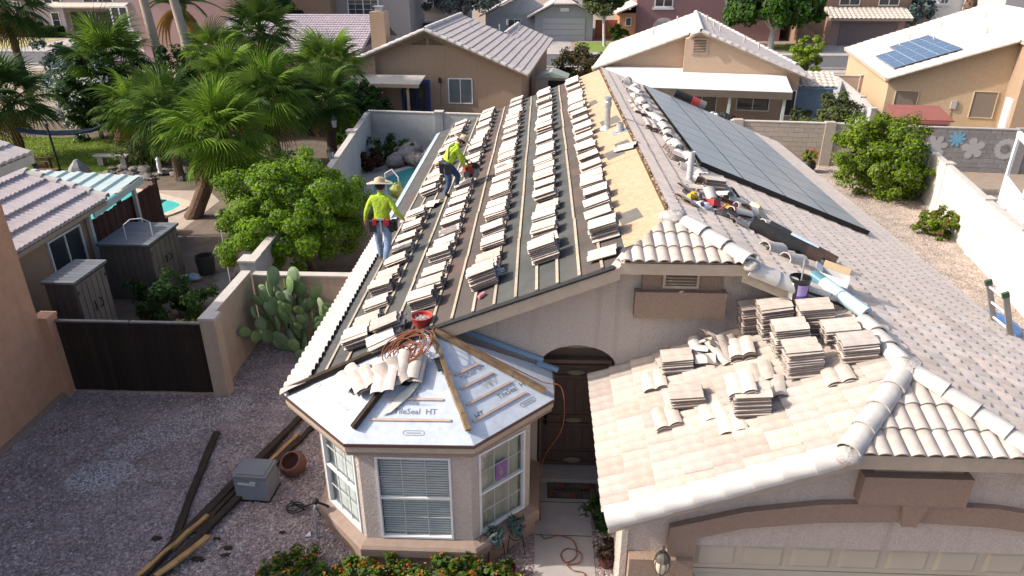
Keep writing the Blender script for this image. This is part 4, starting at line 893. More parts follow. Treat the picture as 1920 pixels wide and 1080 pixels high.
# tools
REDB_ = mat('handle_red', (.30, .04, .04)); YEL = mat('tool_yellow', (.62, .40, .02), (.55, .34, .02), 6, rough=.4); REDP = mat('tool_red', (.42, .03, .025), (.36, .03, .03), 6, rough=.4)
def tl(M): return lambda c, d: (M @ Matrix.Translation(c), d)
def tool_gun(x, y, yaw, name, label, m):
    t = thing(name, label, 'nail gun', P_R(x, y, .05)); M = onR(x, y, yaw, .10)
    MB().lathe([(0, -.12), (.045, -.11), (.055, 0), (.05, .10), (.02, .12), (.015, .2), (0, .2)], n=10, M=M @ Matrix.Rotation(R_(90), 4, 'X')).build('body', m, t, smooth=True)
    MB().box(None, (.05, .07, .20), M=M @ Matrix.Translation((.10, .03, .0)) @ Matrix.Rotation(R_(80), 4, 'Y')).build('handle', BLACKM, t)
    MB().lathe([(0, -.03), (.09, -.03), (.09, .03), (0, .03)], n=14, M=M @ Matrix.Translation((.06, -.1, -.02)) @ Matrix.Rotation(R_(90), 4, 'Y')).build('nail_drum', m, t)
    return t
tool_gun(2.62, 12.05, 40, 'nail_gun', 'yellow coil nail gun lying by the ridge end', YEL)
tool_gun(3.36, 12.30, -30, 'nail_gun', 'yellow and black nail gun lying among the barrel tiles', YEL)
RC = thing('circular_saw', 'red tool case lying beside the ridge tiles', 'case', P_R(2.98, 12.15, .05)); M = onR(2.98, 12.15, 25, .10)
MB().box(None, (.34, .18, .12), M=M @ Matrix.Rotation(R_(25), 4, 'Y'), taper=.8).build('case', REDP, RC); MB().box(None, (.14, .03, .04), M=M @ Matrix.Translation((0, -.02, .085)) @ Matrix.Rotation(R_(25), 4, 'Y')).build('handle', BLACKM, RC)
RC.name = 'tool_case'
YB = thing('tool_box', 'white and yellow tool package on end between the barrel tiles', 'box', P_R(4.02, 12.75, .05)); M = onR(4.02, 12.75, 20, .14)
MB().box(None, (.24, .42, .10), M=M @ Matrix.Rotation(R_(25), 4, 'X')).build('carton', mat('carton_pale', (.60, .58, .45), (.52, .52, .42), 5), YB)
MB().box(None, (.16, .14, .03), M=M @ Matrix.Rotation(R_(25), 4, 'X') @ Matrix.Translation((0, .12, .06))).build('printed_tool', YEL, YB); MB().box(None, (.10, .09, .034), M=M @ Matrix.Rotation(R_(25), 4, 'X') @ Matrix.Translation((0, .11, .061))).build('printed_tool_black', BLACKM, YB)  # black part of the picture printed on the carton
MB().box(None, (.18, .07, .004), M=M @ Matrix.Rotation(R_(25), 4, 'X') @ Matrix.Translation((0, -.15, .053))).build('stripe', mat('olive_stripe', (.38, .36, .05)), YB)
for i, (x, y, yaw, L_, m, lab) in enumerate(((3.52, 12.75, 5, .5, OLDWOOD, 'dark weathered wood block standing among the barrel tiles'), (4.08, 11.05, 30, .55, BLACKM, 'black pry bar lying beside the hip tiles'), (2.95, 12.9, 60, .7, FASCIA, 'narrow grey strip leaning on the low tiles by the pipe'))):
    M = onR(x, y, yaw, .12); MB().box(None, (.07 if i == 0 else .03, L_, .06 if i == 0 else .03), M=M).build(['wood_block', 'pry_bar', 'metal_strip'][i], m, label=lab, cat=['block', 'pry bar', 'strip'][i])
PLB = mat('plastic_bag', (.62, .64, .67), (.52, .54, .58), 9, rough=.4, bump=.5, bscale=25, bdist=.03)
for i, (x, y, r, lab) in enumerate(((3.62, 13.55, .15, 'crumpled white plastic beside the solar panel corner'), (3.85, 13.25, .13, 'crumpled pale plastic above the tool package'), (4.3, 12.4, .12, 'crumpled white plastic scrap by the felt rolls'), (2.75, 11.75, .12, 'crumpled grey plastic at the ridge end'), (3.15, 13.95, .12, 'broken white lump behind the tile stack'))):
    MB().ball(P_R(x, y, r * .6), r, 10, (1.3, 1, .7), .28).build('plastic_scrap', PLB, label=lab, cat='plastic scrap', group='plastic scraps')
# more odds and ends heaped by the ridge end
TB = thing('tool_bag', 'slumped black tool bag between the yellow nail gun and the hip tiles', 'tool bag', P_R(3.15, 11.70, .05))
MB().ball(P_R(3.15, 11.70, .09), .20, 12, (1.1, .7, .55), .14).build('bag', mat('bag_black', (.03, .03, .035), (.05, .05, .055), 9, rough=.7, bump=.7, bscale=18, bdist=.03), TB, smooth=True); MB().tube([P_R(3.0, 11.68, .14), P_R(3.08, 11.68, .30), P_R(3.22, 11.70, .30), P_R(3.3, 11.7, .14)], .014, 6).build('handle', REDB_, TB)
OD = ['by the yellow nail gun', 'beside the red case', 'leaning on the grey pipe', 'under the tool bag', 'above the tool package', 'between pipe and solar corner', 'at the foot of the low stack', 'near the ridge mortar', 'over the second barrel tile', 'by the wood block', 'behind the red case', 'below the solar skirt']
for i, (x, y, z, ry, rx) in enumerate(((2.55, 12.4, .10, 30, 15), (3.05, 12.55, .12, 110, -25), (2.98, 13.2, .16, 70, 35), (3.35, 11.55, .09, 20, 10), (3.85, 13.05, .12, 140, -20), (3.25, 13.75, .14, 15, 25), (3.55, 13.35, .12, 85, -30), (2.45, 11.6, .09, 50, 12), (3.62, 12.35, .22, 65, 20), (3.40, 12.95, .14, 120, 30), (2.80, 12.75, .12, 10, -15), (3.72, 13.7, .12, 45, 20))):
    M = onR(x, y, ry, z) @ Matrix.Rotation(R_(rx), 4, 'X'); place('broken_tile', (frag, half, frag, LOOSE_T)[i % 4], None, M, 'loose tile piece in the tool clutter, ' + OD[i], 'tile piece', 'tile pieces in the tool clutter')
for i, (x, y, yaw, L_, lab) in enumerate(((2.75, 11.95, 80, .8, 'dark wooden strip lying across the tools nearest the ridge'), (3.5, 12.0, 35, .9, 'dark wooden strip pointing at the felt rolls'), (3.1, 13.0, 120, .6, 'short dark strip in front of the grey pipe'))):
    MB().box(None, (.045, L_, .03), M=onR(x, y, yaw, .13)).build('wood_strip', DARKWOOD, label=lab, cat='strip', group='dark strips among the tools')
MB().tube(smooth_path([P_R(2.6, 12.1, .12), P_R(2.9, 11.9, .06), P_R(3.2, 12.2, .1), P_R(3.5, 11.9, .07), P_R(3.7, 12.6, .1), P_R(3.3, 12.9, .1), P_R(3.0, 12.5, .14), P_R(3.4, 12.3, .16), P_R(3.9, 12.1, .08)]), .010, 5).build('air_hose', BLACKM, label='black air hose winding through the tools by the ridge end', cat='hose')
# ladder leaning on the right eave
LD = thing('ladder', 'aluminium extension ladder leaning on the right eave', 'ladder', (9.4, 11.6, 0))
LM = mat('ladder_metal', (.34, .31, .27), (.26, .24, .21), 5, rough=.5, metal=.2)
for s in (0, 1):
    y = 11.45 + s * .52
    MB().bar((9.25, y, 0), (8.08, y, 3.02), .035, .10, up=(1, 0, .3)).build('rail', LM, LD)
    MB().bar((8.09, y, 2.99), (8.05, y, 3.08), .05, .115, up=(1, 0, .3)).build('end_cap', mat('green_cap', (.05, .085, .05), rough=.5), LD)
for k in range(10):
    z = .25 + k * .30; x = 9.25 - (9.25 - 8.08) * z / 3.02
    MB().tube([(x, 11.47, z), (x, 11.95, z)], .022, 6).build('rung', ALU, LD)
tp = MB(); tp.lathe([(.75, .0), (.7, .16), (.4, .34), (0, .4)], (11.05, 15.95, 0), 12)
tp.build('tarpaulin', mat('blue_tarp', (.04, .13, .36), (.05, .17, .44), 7, rough=.4, bump=.8, bscale=9, bdist=.05), label='heaped blue tarpaulin on the gravel behind the ladder', cat='tarpaulin')
# small things on the stripped side
def can(x, y, yaw, m, label):
    M = onL(x, y, yaw, .04); t = MB().lathe([(0, -.075), (.03, -.075), (.036, -.06), (.036, .055), (.028, .07), (0, .07)], n=12, M=M @ Matrix.Rotation(R_(90), 4, 'X'))
    t.build('drink_can', m, label=label, cat='can')
can(-.86, 9.98, 50, mat('can_pink', (.55, .10, .14), (.60, .40, .42), 12, rough=.3), 'pink and white drink can lying on the felt near the gable edge')
DK = MB(); M = onL(-.60, 10.5, 30, .10)
for k in range(5): DK.box(None, (.05, .22, .03), M=M @ Matrix.Rotation(R_(36 * k), 4, 'Z') @ Matrix.Translation((0, 0, .01 * k)))
DK.build('strap_bundle', mat('pale_blue_strap', (.30, .38, .45), (.22, .28, .34), 9), label='bundled pale blue strapping beside the tall front stack', cat='strapping')
PX, PY = -1.78, 9.72; PZ = zL(PX) + .02
PL = thing('nail_pail', 'low red pail of nails at the bottom corner of the stripped roof', 'pail', (PX, PY, PZ))
MB().lathe([(0, .01), (.14, 0), (.16, .13), (.17, .14), (.165, .15), (.15, .14), (.145, .09), (0, .08)], (PX, PY, PZ), 18).build('pail', mat('pail_red', (.42, .05, .04), (.36, .05, .04), 7, rough=.45), PL, smooth=True)
mb = MB()
for k in range(70): a = rng.uniform(0, 6.28); r = rng.uniform(0, .12); q = rng.uniform(0, 3.1); mb.bar((PX + r * math.cos(a), PY + r * math.sin(a), PZ + .09), (PX + r * math.cos(a) + .04 * math.cos(q), PY + r * math.sin(a) + .04 * math.sin(q), PZ + .10 + rng.uniform(0, .02)), .006, .006)
mb.build('nails', mat('bright_nails', (.52, .53, .52), (.40, .42, .40), 30, rough=.35), PL, kind='stuff')
# tangled orange cord
def coil(name, c, u, v, n, loops, r0, r1, rad, m, label, tail=(), cat='cord'):
    P = []
    for i in range(loops * 22):
        a = 2 * math.pi * i / 22; L_ = i // 22; gg = random.Random(L_ * 3 + 1); gh = random.Random(L_ * 3 + 4); fr_ = (i % 22) / 22; mixv = lambda a_, b_: a_ + (b_ - a_) * fr_; ox, oy, rs_ = mixv(gg.uniform(-.14, .14), gh.uniform(-.14, .14)), mixv(gg.uniform(-.12, .12), gh.uniform(-.12, .12)), mixv(gg.uniform(.6, 1.1), gh.uniform(.6, 1.1)); rr = (r0 + (r1 - r0) * (.5 + .5 * math.sin(i * .083 + 1))) * rs_ + .02 * math.sin(i * .37)
        P.append(Vector(c) + Vector(u) * (rr * 1.35 * math.cos(a) + ox) + Vector(v) * (rr * math.sin(a) + oy) + Vector(n) * (.03 + .05 * i / (loops * 22) + .015 * math.sin(i * .9)))
    P += smooth_path([P[-1]] + list(tail))[1:]
    return MB().tube(P, rad, 6).build(name, m, smooth=True, label=label, cat=cat)
ORC = mat('orange_cord', (.26, .085, .035), (.17, .06, .03), 9, rough=.6)
a, b, u, v, n = facet(0)
cc = AP.lerp(BC[1], .24) + Vector((-.04, 0, .10))
coil('extension_cord', cc, Vector((.8, .15, .3)).normalized(), Vector((-.2, .8, .4)).normalized(), (0, -.3, .9), 13, .13, .28, .0085, ORC, 'tangled orange extension cord heaped at the top of the white membrane',
     tail=[cc + Vector((.35, -.05, .12)), AP + Vector((.1, -.1, .12)), AP.lerp(BC[3], .25) + Vector((0, .05, .10)), AP.lerp(BC[3], .55) + Vector((.05, .1, .05)), AP.lerp(BC[3], .85) + Vector((.1, .15, .03)), BC[3] + Vector((.12, .2, .05)), BC[3] + Vector((.14, .1, -.6)), (.12, 9.3, .9), (.10, 9.0, .05), (.14, 8.55, .03), (.4, 8.6, .03), (.62, 8.5, .03), (.66, 8.2, .03), (.5, 8.05, .03), (.42, 8.2, .03), (.52, 8.33, .03), (.72, 8.25, .035), (.70, 8.05, .04), (.52, 8.0, .035), (.6, 7.9, .03), (.76, 7.85, .03), (.74, 7.6, .03), (.62, 7.2, .03)])
# plastic sheet scraps and tape on the membrane
MB().poly([onF(1, -.42, .42, .02, 0).translation, onF(1, -.30, .46, .03, 0).translation, onF(1, -.05, .72, .04, 0).translation, onF(1, .10, .98, .05, 0).translation, onF(1, .02, 1.0, .03, 0).translation, onF(1, -.22, .74, .03, 0).translation], (0, 0, .004)).build('plastic_strip', mat('clear_strip', (.58, .56, .48), (.5, .48, .42), 8, rough=.3), label='torn cream plastic strip lying on the front of the membrane', cat='plastic strip')
PRY = thing('hand_tool', 'black gripping tool dropped beside the cord on the membrane', 'tool', AP.lerp(BC[2], .18))
M = onF(1, .30, 1.22, .06, 20); MB().box(None, (.05, .22, .04), M=M).build('handle', BLACKM, PRY); MB().box(None, (.12, .06, .05), M=M @ Matrix.Translation((0, .13, .01))).build('head', GALV, PRY)
mb = MB(); a0 = AP.lerp(BC[0], .06)
for k in range(16): mb.ball(AP + Vector((rng.uniform(-.42, .10), rng.uniform(-.15, .1), rng.uniform(-.10, .04))), rng.uniform(.03, .07), 6, (1.4, 1, .5), .3)
mb.build('felt_scraps', BLACKFELT, kind='stuff')
# ------------------------------------------------------------------ neighbouring houses
TANW = mat('stucco_tan', (.36, .255, .175), (.32, .225, .155), 7, bump=.5, bscale=40, bdist=.02, big=(.30, .21, .145), bigscale=.4, bigamt=.3, streak=(.29, .205, .14))
TANW2 = mat('stucco_apricot', (.44, .315, .225), (.40, .285, .20), 7, bump=.5, bscale=40, bdist=.02, big=(.37, .265, .19), bigscale=.4, bigamt=.3)
OCHRE = mat('stucco_ochre', (.47, .345, .225), (.42, .31, .20), 6, bump=.4, bscale=40, bdist=.02, big=(.42, .28, .14), bigscale=.35, bigamt=.4)
N_TILE = mat('neighbour_tile', (.50, .44, .41), (.40, .35, .33), 4, rough=.92, bump=.2, bscale=50, big=(.33, .29, .275), bigscale=.5, bigamt=.3)
N_TILE2 = mat('neighbour_tile_pale', (.58, .50, .43), (.50, .43, .37), 4, rough=.92, bump=.2, bscale=50)
N_CAP = cap_mesh('rake_tile', mat('neighbour_cap', (.56, .51, .47), (.44, .40, .37), 6, rough=.92, rnd=.1), .13, .15, .42, n=8, a=1.2)
N_CAP2 = cap_mesh('rake_tile_pale', mat('neighbour_cap_pale', (.60, .53, .46), (.54, .47, .41), 6, rough=.92, rnd=.07), .13, .15, .42, n=8, a=1.2)

def tiled(parent, a, b, d, c, m, course=.39, pitch=.18, h=.035, seg=4, step=.035):
    """roof slope a-b (eave) to d-c (top) in tile courses with real waves and steps; joined because the single tiles are past telling apart"""
    a, b, c, d = map(Vector, (a, b, c, d)); u = (b - a).normalized(); L = (b - a).length
    vv = (d - a); v = (vv - u * vv.dot(u)); S = v.length; v.normalize(); n = u.cross(v)
    n = n if n.z > 0 else -n
    nc = max(1, round(S / course)); V = []; F = []
    ud, ucr = (d - a).dot(u), (c - a).dot(u)
    for k in range(nc):
        t0, t1 = k / nc, (k + 1) / nc; ul = ud * (t0 + t1) / 2; ur = L + (ucr - L) * (t0 + t1) / 2
        if ur - ul < pitch: continue
        m_ = max(2, int((ur - ul) / pitch * seg)); U = np.linspace(ul, ur, m_ + 1); H = h * np.abs(np.sin(np.pi * U / pitch)) ** .8
        off = len(V) and sum(len(q) for q in V) or 0
        A = np.array(a); un, vn, nn = np.array(u), np.array(v), np.array(n)
        lo = A + U[:, None] * un + vn * (S * t0) + nn * (H[:, None] + step + .03)
        hi = A + U[:, None] * un + vn * (S * t1) + nn * (H[:, None] + .03)
        bt = A + U[:, None] * un + vn * (S * t0) + nn * (H[:, None] * .9 - .0 + .005)
        V.append(np.concatenate([lo, hi, bt])); i = np.arange(m_); q = m_ + 1
        F.append(np.stack([i, i + 1, i + 1 + q, i + q], 1) + off); F.append(np.stack([i + 2 * q, i + 1 + 2 * q, i + 1, i], 1) + off)
    o = fast_obj('roof_tiles', np.concatenate(V), np.concatenate(F), m, parent, kind='stuff', smooth=True); return o
def slab(parent, pts, th, m, name='roof'):
    return MB().poly([Vector(p) - Vector((0, 0, th)) for p in pts], (0, 0, th)).build(name, m, parent)
def win(parent, x, y, z, w, h, face='y', frame=None, glass=None, slider=True, muntins=0, ft=.05):
    """simple window on a wall; face 'y' looks to -Y, 'x' to +X, 'm' to -X"""
    fm = frame or WHITE; gm = glass or GLASS
    def bb(mb, u0, u1, o0, o1, z0, z1):
        if face == 'y': mb.b2(x + u0, x + u1, y - o1, y - o0, z + z0, z + z1)
        elif face == 'x': mb.b2(x + o0, x + o1, y + u0, y + u1, z + z0, z + z1)
        else: mb.b2(x - o1, x - o0, y + u0, y + u1, z + z0, z + z1)
        return mb
    mb = MB(); bb(mb, 0, w, 0, .05, 0, ft); bb(mb, 0, w, 0, .05, h - ft, h); bb(mb, 0, ft, 0, .05, ft, h - ft); bb(mb, w - ft, w, 0, .05, ft, h - ft)
    if slider: bb(mb, w / 2 - ft * .4, w / 2 + ft * .4, 0, .045, ft, h - ft)
    o = mb.build('window', fm, parent); bb(MB(), ft, w - ft, .005, .02, ft, h - ft).build('pane', gm, o)
    if muntins:
        mb = MB()
        for k in range(1, muntins): bb(mb, w * k / muntins - .015, w * k / muntins + .015, .02, .03, ft, h - ft)
        for k in range(1, muntins): bb(mb, ft, w - ft, .0205, .0305, h * k / muntins - .015, h * k / muntins + .015)
        mb.build('muntin', fm, o)
    return o
def finish(t, loc, rz=0): t.location = loc; t.rotation_euler = (0, 0, R_(rz))
BLINDP = mat('blind_pane', (.10, .13, .13), (.13, .16, .16), 3, rough=.15, spec=.6)

# --- tan house behind the back wall (local frame: gable wall on y=0, ridge x=0)
t = thing('tan_house', 'tan stucco house with broad tiled gable, chimney and patio cover behind back wall', 'house')
p_ = .40; zr = 4.65; ze = 2.45; xe = (zr - ze) / p_
MB().poly([(-5.1, 0, 0), (-5.1, 0, zr - 5.1 * p_ - .1), (0, 0, zr - .1), (5.1, 0, zr - 5.1 * p_ - .1), (5.1, 0, 0)], (0, .25, 0)).build('gable_wall', TANW, t)
MB().b2(4.9, 5.1, .25, 16.5, 0, zr - 5.1 * p_ - .1).build('side_wall', TANW, t); MB().b2(-5.1, -4.9, .25, 9, 0, zr - 5.1 * p_ - .1).build('side_wall', TANW, t)
MB().poly([(-5.6, -.35, 0), (-5.6, -.35, zr - 5.5 * p_ - .15), (-2.9, -.35, zr - 2.9 * p_ - .15), (-2.9, -.35, 0)], (0, .34, 0)).build('projecting_wall', TANW, t)
slab(t, [(0, -.5, zr), (xe, -.5, ze), (xe, 16.8, ze), (2.9, 16.8, zr - 2.9 * p_), (2.9, 9.6, zr - 2.9 * p_), (0, 9.6, zr)], .10, FASCIA)
slab(t, [(0, -.5, zr), (-xe, -.5, ze), (-xe, 9.6, ze), (0, 9.6, zr)], .10, FASCIA)
tiled(t, (xe, -.5, ze), (xe, 9.6, ze), (0, -.5, zr), (0, 9.6, zr), N_TILE, course=.42)
tiled(t, (xe, 9.6, ze), (xe, 16.8, ze), (2.9, 9.6, zr - 2.9 * p_), (2.9, 16.8, zr - 2.9 * p_), N_TILE, course=.42)
tiled(t, (-xe, 9.6, ze), (-xe, -.5, ze), (0, 9.6, zr), (0, -.5, zr), N_TILE, course=.42)
caps((xe, -.52, ze + .02), (0, -.52, zr + .02), N_CAP, 'rake_tile', .42, .02, t); caps((-xe, -.52, ze + .02), (0, -.52, zr + .02), N_CAP, 'rake_tile', .42, .02, t)
caps((0, 9.5, zr + .05), (0, -.4, zr + .05), N_CAP, 'ridge_tile', .42, .02, t); caps((2.9, 16.8, zr - 2.9 * p_ + .05), (2.9, 9.7, zr - 2.9 * p_ + .05), N_CAP, 'ridge_tile', .42, .02, t)
for s in (-1, 1): MB().poly([(s * .08, -.03, zr - .42), (s * 1.0, -.03, zr - .78), (s * .08, -.03, zr - .78)], (0, .028, 0)).build('gable_vent', mat('vent_brown', (.15, .10, .07)), t)
win(t, 1.05, 0, .80, 1.35, 1.36, glass=BLINDP)
dr = MB().b2(-1.6, .02, -.04, 0, .0, 2.05).build('patio_door', mat('blue_door', (.035, .07, .23), (.03, .06, .20), 4, rough=.5), t); MB().b2(-1.45, -.78, -.06, -.04, .15, 1.9).b2(-.70, -.12, -.06, -.04, .15, 1.9).build('pane', GLASS, dr)
MB().poly([(-4.4, -1.9, 2.05), (-.1, -1.9, 2.05), (-.1, -.36, 2.28), (-4.4, -.36, 2.28)], (0, 0, .06)).build('patio_roof', mat('patio_roof_grey', (.42, .40, .38), (.34, .32, .30), 3), t)
MB().b2(-4.4, -.1, -1.96, -1.9, 1.92, 2.10).build('patio_fascia', mat('patio_fascia_tan', (.38, .29, .21)), t)
for x in (-.75, -3.6): MB().b2(x - .06, x + .06, -1.85, -1.73, 0, 2.0).build('post', mat('post_tan', (.42, .30, .22)), t)
ch = MB().b2(-3.75, -2.9, 2.0, 2.9, 2.2, 5.35).build('chimney', TANW, t); MB().b2(-3.5, -3.15, 2.3, 2.6, 5.35, 5.6).b2(-3.6, -3.05, 2.2, 2.7, 5.6, 5.64).build('flue_cap', GALV, ch)
for x, y in ((1.2, 6.3), (2.4, 10.4), (3.5, 11.2), (3.2, 8.5), (3.3, 13.9), (2.4, 14.2)): MB().lathe([(.04, 0), (.04, .38)], (x, y, zr - x * p_), 8).build('vent_pipe', GALV, t)
MB().lathe([(.0, -.05), (.09, -.04), (.09, .2), (.02, .26)], (.62, -.12, 1.95), 8).build('wall_lamp', BLACKM, t); MB().b2(.60, .63, -.03, 0, .6, 1.9).build('conduit', mat('conduit_tan', (.22, .16, .11)), t)
finish(t, (-6.15, 40.1, 0), -5)
g = thing('storage_shed', 'weathered metal shed with rusty green gabled roof beside tan house', 'shed')
MB().b2(-.9, .9, 0, 1.6, 0, 1.7).build('wall', mat('rust_shed', (.36, .24, .19), (.30, .33, .28), 3, rough=.7), g); MB().poly([(-1.0, -.1, 1.7), (0, -.1, 2.05), (1.0, -.1, 1.7)], (0, 1.8, 0)).build('roof', mat('shed_green', (.28, .37, .33), (.33, .30, .24), 4, rough=.6), g); MB().b2(-.15, .85, -.02, 0, .05, 1.55).build('door', DARK, g)
finish(g, (.55, 43.3, 0), -6)

# --- apricot house with white patio roof
t = thing('apricot_house', 'apricot stucco house with white patio roof and louvred gable vent', 'house')
p_ = .385; zr = 4.65; xl, xr_ = -5.65, 5.75; zel, zer = zr + xl * p_, zr - xr_ * p_
MB().poly([(-5.2, .0, 0), (-5.2, .0, zr - 5.2 * p_ - .1), (-.75, .0, zr - .75 * p_ - .1), (-.75, 0, 0)], (0, .25, 0)).build('gable_wall', TANW2, t)
MB().poly([(-.75, -1.0, 0), (-.75, -1.0, zr - .75 * p_ - .1), (0, -1.0, zr - .1), (5.2, -1.0, zr - 5.2 * p_ - .1), (5.2, -1.0, 0)], (0, 1.2, 0)).build('projecting_gable', TANW2, t)
MB().b2(-5.2, -5.0, .25, 11, 0, zel).build('side_wall', TANW2, t); MB().b2(5.0, 5.2, .2, 4, 0, zer).build('side_wall', TANW2, t)
slab(t, [(-.55, -1.3, zr - .55 * p_), (0, -1.3, zr), (0, 11.5, zr), (xl, 12.2, zel), (xl, -.3, zel), (-.55, -.3, zr - .55 * p_)], .10, FASCIA)
slab(t, [(0, -1.3, zr), (xr_, -1.3, zer), (xr_, 3.2, zer), (0, 11.5, zr)], .10, FASCIA)
tiled(t, (xl, 12.0, zel), (xl, -.3, zel), (0, 11.5, zr), (0, -.3, zr), N_TILE2)  # paler tile puts the sun on this slope into the colour
tiled(t, (xr_, -1.3, zer), (xr_, 3.2, zer), (0, -1.3, zr), (0, 11.5, zr), N_TILE)
caps((xl, -.32, zel + .02), (-.6, -.32, zr - .6 * p_ + .02), N_CAP2, 'rake_tile', .42, .02, t); caps((-.6, -1.32, zr - .6 * p_ + .03), (-.05, -1.32, zr + .03), N_CAP2, 'rake_tile', .42, .02, t)  # paler caps on the sunlit side, light put into their colour
caps((xr_, -1.32, zer + .02), (0, -1.32, zr + .02), N_CAP, 'rake_tile', .42, .02, t); caps((0, 11.4, zr + .05), (0, -1.2, zr + .05), N_CAP, 'ridge_tile', .42, .02, t)
caps((xr_ - .1, 3.3, zer + .1), (.1, 11.4, zr + .02), N_CAP, 'hip_tile', .42, .02, t)
vf = MB().b2(-.42, .42, -1.05, -1.0, 3.52, 4.32).build('vent_frame', mat('vent_tan', (.42, .30, .22)), t)
MB().b2(-.32, .32, -1.058, -1.0505, 3.60, 4.24).build('vent_shade_sheet', DARK, vf)  # black sheet paints the shade behind the louvres
for k in range(8): MB().b2(-.32, .32, -1.075, -1.06, 3.62 + k * .078, 3.655 + k * .078).build('louvre', MATS['vent_tan'], vf)
MB().poly([(-4.9, -3.9, 2.15), (4.5, -3.9, 2.15), (4.5, -1.02, 2.52), (-.75, -1.02, 2.52), (-.75, -.02, 2.60), (-4.9, -.02, 2.60)], (0, 0, .07)).build('patio_roof', mat('white_patio_roof', (.72, .71, .70), (.62, .61, .60), 3, rough=.6, big=(.52, .48, .44), bigscale=1.2, bigamt=.25), t)
MB().b2(-4.9, 4.5, -3.96, -3.88, 1.86, 2.20).build('patio_beam', mat('beam_brown', (.13, .11, .085), (.11, .09, .07), 3), t)
for x in (-4.3, -1.2, 1.6, 4.2): MB().b2(x - .07, x + .07, -3.85, -3.71, 0, 1.86).build('post', mat('post_green_grey', (.38, .42, .40)), t)
MB().b2(-4.8, 4.4, -.98, -.96, .0, 1.85).build('patio_shade_wall', mat('patio_wall_shade', (.16, .115, .085), (.14, .10, .07), 3), t)  # wall colour darkened to carry the patio roof's shade
win(t, 2.2, -1.01, .7, 1.7, 1.0); win(t, -.4, -1.01, .1, 1.6, 1.8); win(t, 4.55, -1.0, .5, .62, 1.35, slider=False, glass=mat('screen_dark', (.05, .045, .04)))
win(t, -3.2, -.0, .1, 1.6, 1.8)
for x, y in ((-2.6, 6.2), (-1.2, 9.5), (.6, 7.6), (1.2, 3.4), (.9, 4.6), (3.4, 2.9), (2.6, 3.2)): MB().lathe([(.045, 0), (.045, .42)], (x, y, zr - abs(x) * p_), 8).build('vent_pipe', mat('vent_pink', (.55, .42, .40)), t)
finish(t, (8.42, 40.6, 0), -9.5)
LEANTO = thing('tiled_shed', 'small blue shed with white wavy tiled roof beside apricot house', 'shed')
MB().b2(-.95, .95, -.8, .8, 0, 1.75).build('wall', mat('blue_shed', (.16, .22, .30), (.14, .19, .26), 3), LEANTO)
slab(LEANTO, [(-1.1, -1.0, 1.75), (1.1, -1.0, 1.75), (1.1, 1.0, 2.25), (-1.1, 1.0, 2.25)], .07, mat('blue_fascia', (.15, .24, .36)))
tiled(LEANTO, (-1.1, -1.0, 1.75), (1.1, -1.0, 1.75), (-1.1, 1.0, 2.25), (1.1, 1.0, 2.25), N_TILE2, course=.4, pitch=.30, h=.07)
finish(LEANTO, (15.0, 41.2, 0), -9)
for x, y, lab, k in ((8.6, 33.9, 'black trash bag under the white patio roof', 0), (8.0, 34.0, 'white bundled cloth under the white patio roof', 1)):
    MB().ball((x, y, 1.35), .33, 10, (1.3, .9, .8), .25).build('bag', BLACKFELT if k == 0 else WHITE, label=lab, cat='bag')
for x, y, lab in ((9.3, 33.6, 'old motorcycle wrapped in black sheet beside patio post'),): MB().ball((x, y, .8), .55, 12, (1.7, .8, 1.0), .2).build('covered_motorcycle', mat('black_sheet', (.03, .03, .035), rough=.35), label='lumpy thing under a black sheet by the patio post', cat='cover')

# --- ochre house with small solar array
t = thing('ochre_house', 'ochre stucco house with pale tiled roof and blue solar panels', 'house')
p_ = .36; ze = 2.6; zr = 5.4; xr_ = (zr - ze) / p_
MB().poly([(.25, 0, 0), (.25, 0, ze + .25 * p_ - .1), (5.6, 0, ze + 5.6 * p_ - .1), (5.6, 0, 0)], (0, .25, 0)).build('gable_wall', OCHRE, t)
MB().poly([(5.6, -1.6, 0), (5.6, -1.6, ze + 5.6 * p_ - .1), (xr_, -1.6, zr - .1), (2 * xr_ - .3, -1.6, ze), (2 * xr_ - .3, -1.6, 0)], (0, 1.8, 0)).build('projecting_wall', TANW, t)
MB().b2(.25, .45, .25, 12, 0, ze).b2(.3, 1.6, 11.9, 12.1, 0, ze).build('side_wall', OCHRE, t)
slab(t, [(0, -.35, ze), (5.45, -.35, ze + 5.45 * p_), (5.45, -2.0, ze + 5.45 * p_), (xr_, -2.0, zr), (xr_, 13, zr), (0, 12.6, ze)], .10, FASCIA)
tiled(t, (0, 12.6, ze), (0, -.35, ze), (xr_, 13, zr), (xr_, -.35, zr), N_TILE2)
tiled(t, (xr_ - 2.3, -.35, zr - 2.3 * p_), (xr_ - 2.3, -2.0, zr - 2.3 * p_), (xr_, -.35, zr), (xr_, -2.0, zr), N_TILE2)
slab(t, [(xr_, -2.0, zr), (2 * xr_, -2.0, ze), (2 * xr_, 13, ze), (xr_, 13, zr)], .10, FASCIA)
caps((0, -.37, ze + .02), (5.4, -.37, ze + 5.4 * p_ + .02), N_CAP2, 'rake_tile', .42, .02, t); caps((5.45, -2.02, ze + 5.45 * p_ + .03), (xr_, -2.02, zr + .03), N_CAP2, 'rake_tile', .42, .02, t)
caps((xr_, 12.9, zr + .05), (xr_, -1.9, zr + .05), N_CAP2, 'ridge_tile', .42, .02, t)
def scr(x0, x1, z0, z1, y): return win(t, x0, y, z0, x1 - x0, z1 - z0, slider=False, glass=mat('sun_screen', (.20, .16, .125), (.17, .135, .105), 40, rough=.8), frame=mat('screen_frame', (.52, .42, .30)), ft=.03)
scr(.65, 1.75, .55, 2.05, 0); scr(4.2, 5.3, .85, 2.15, 0); scr(6.9, 7.6, .55, 1.9, -1.6)
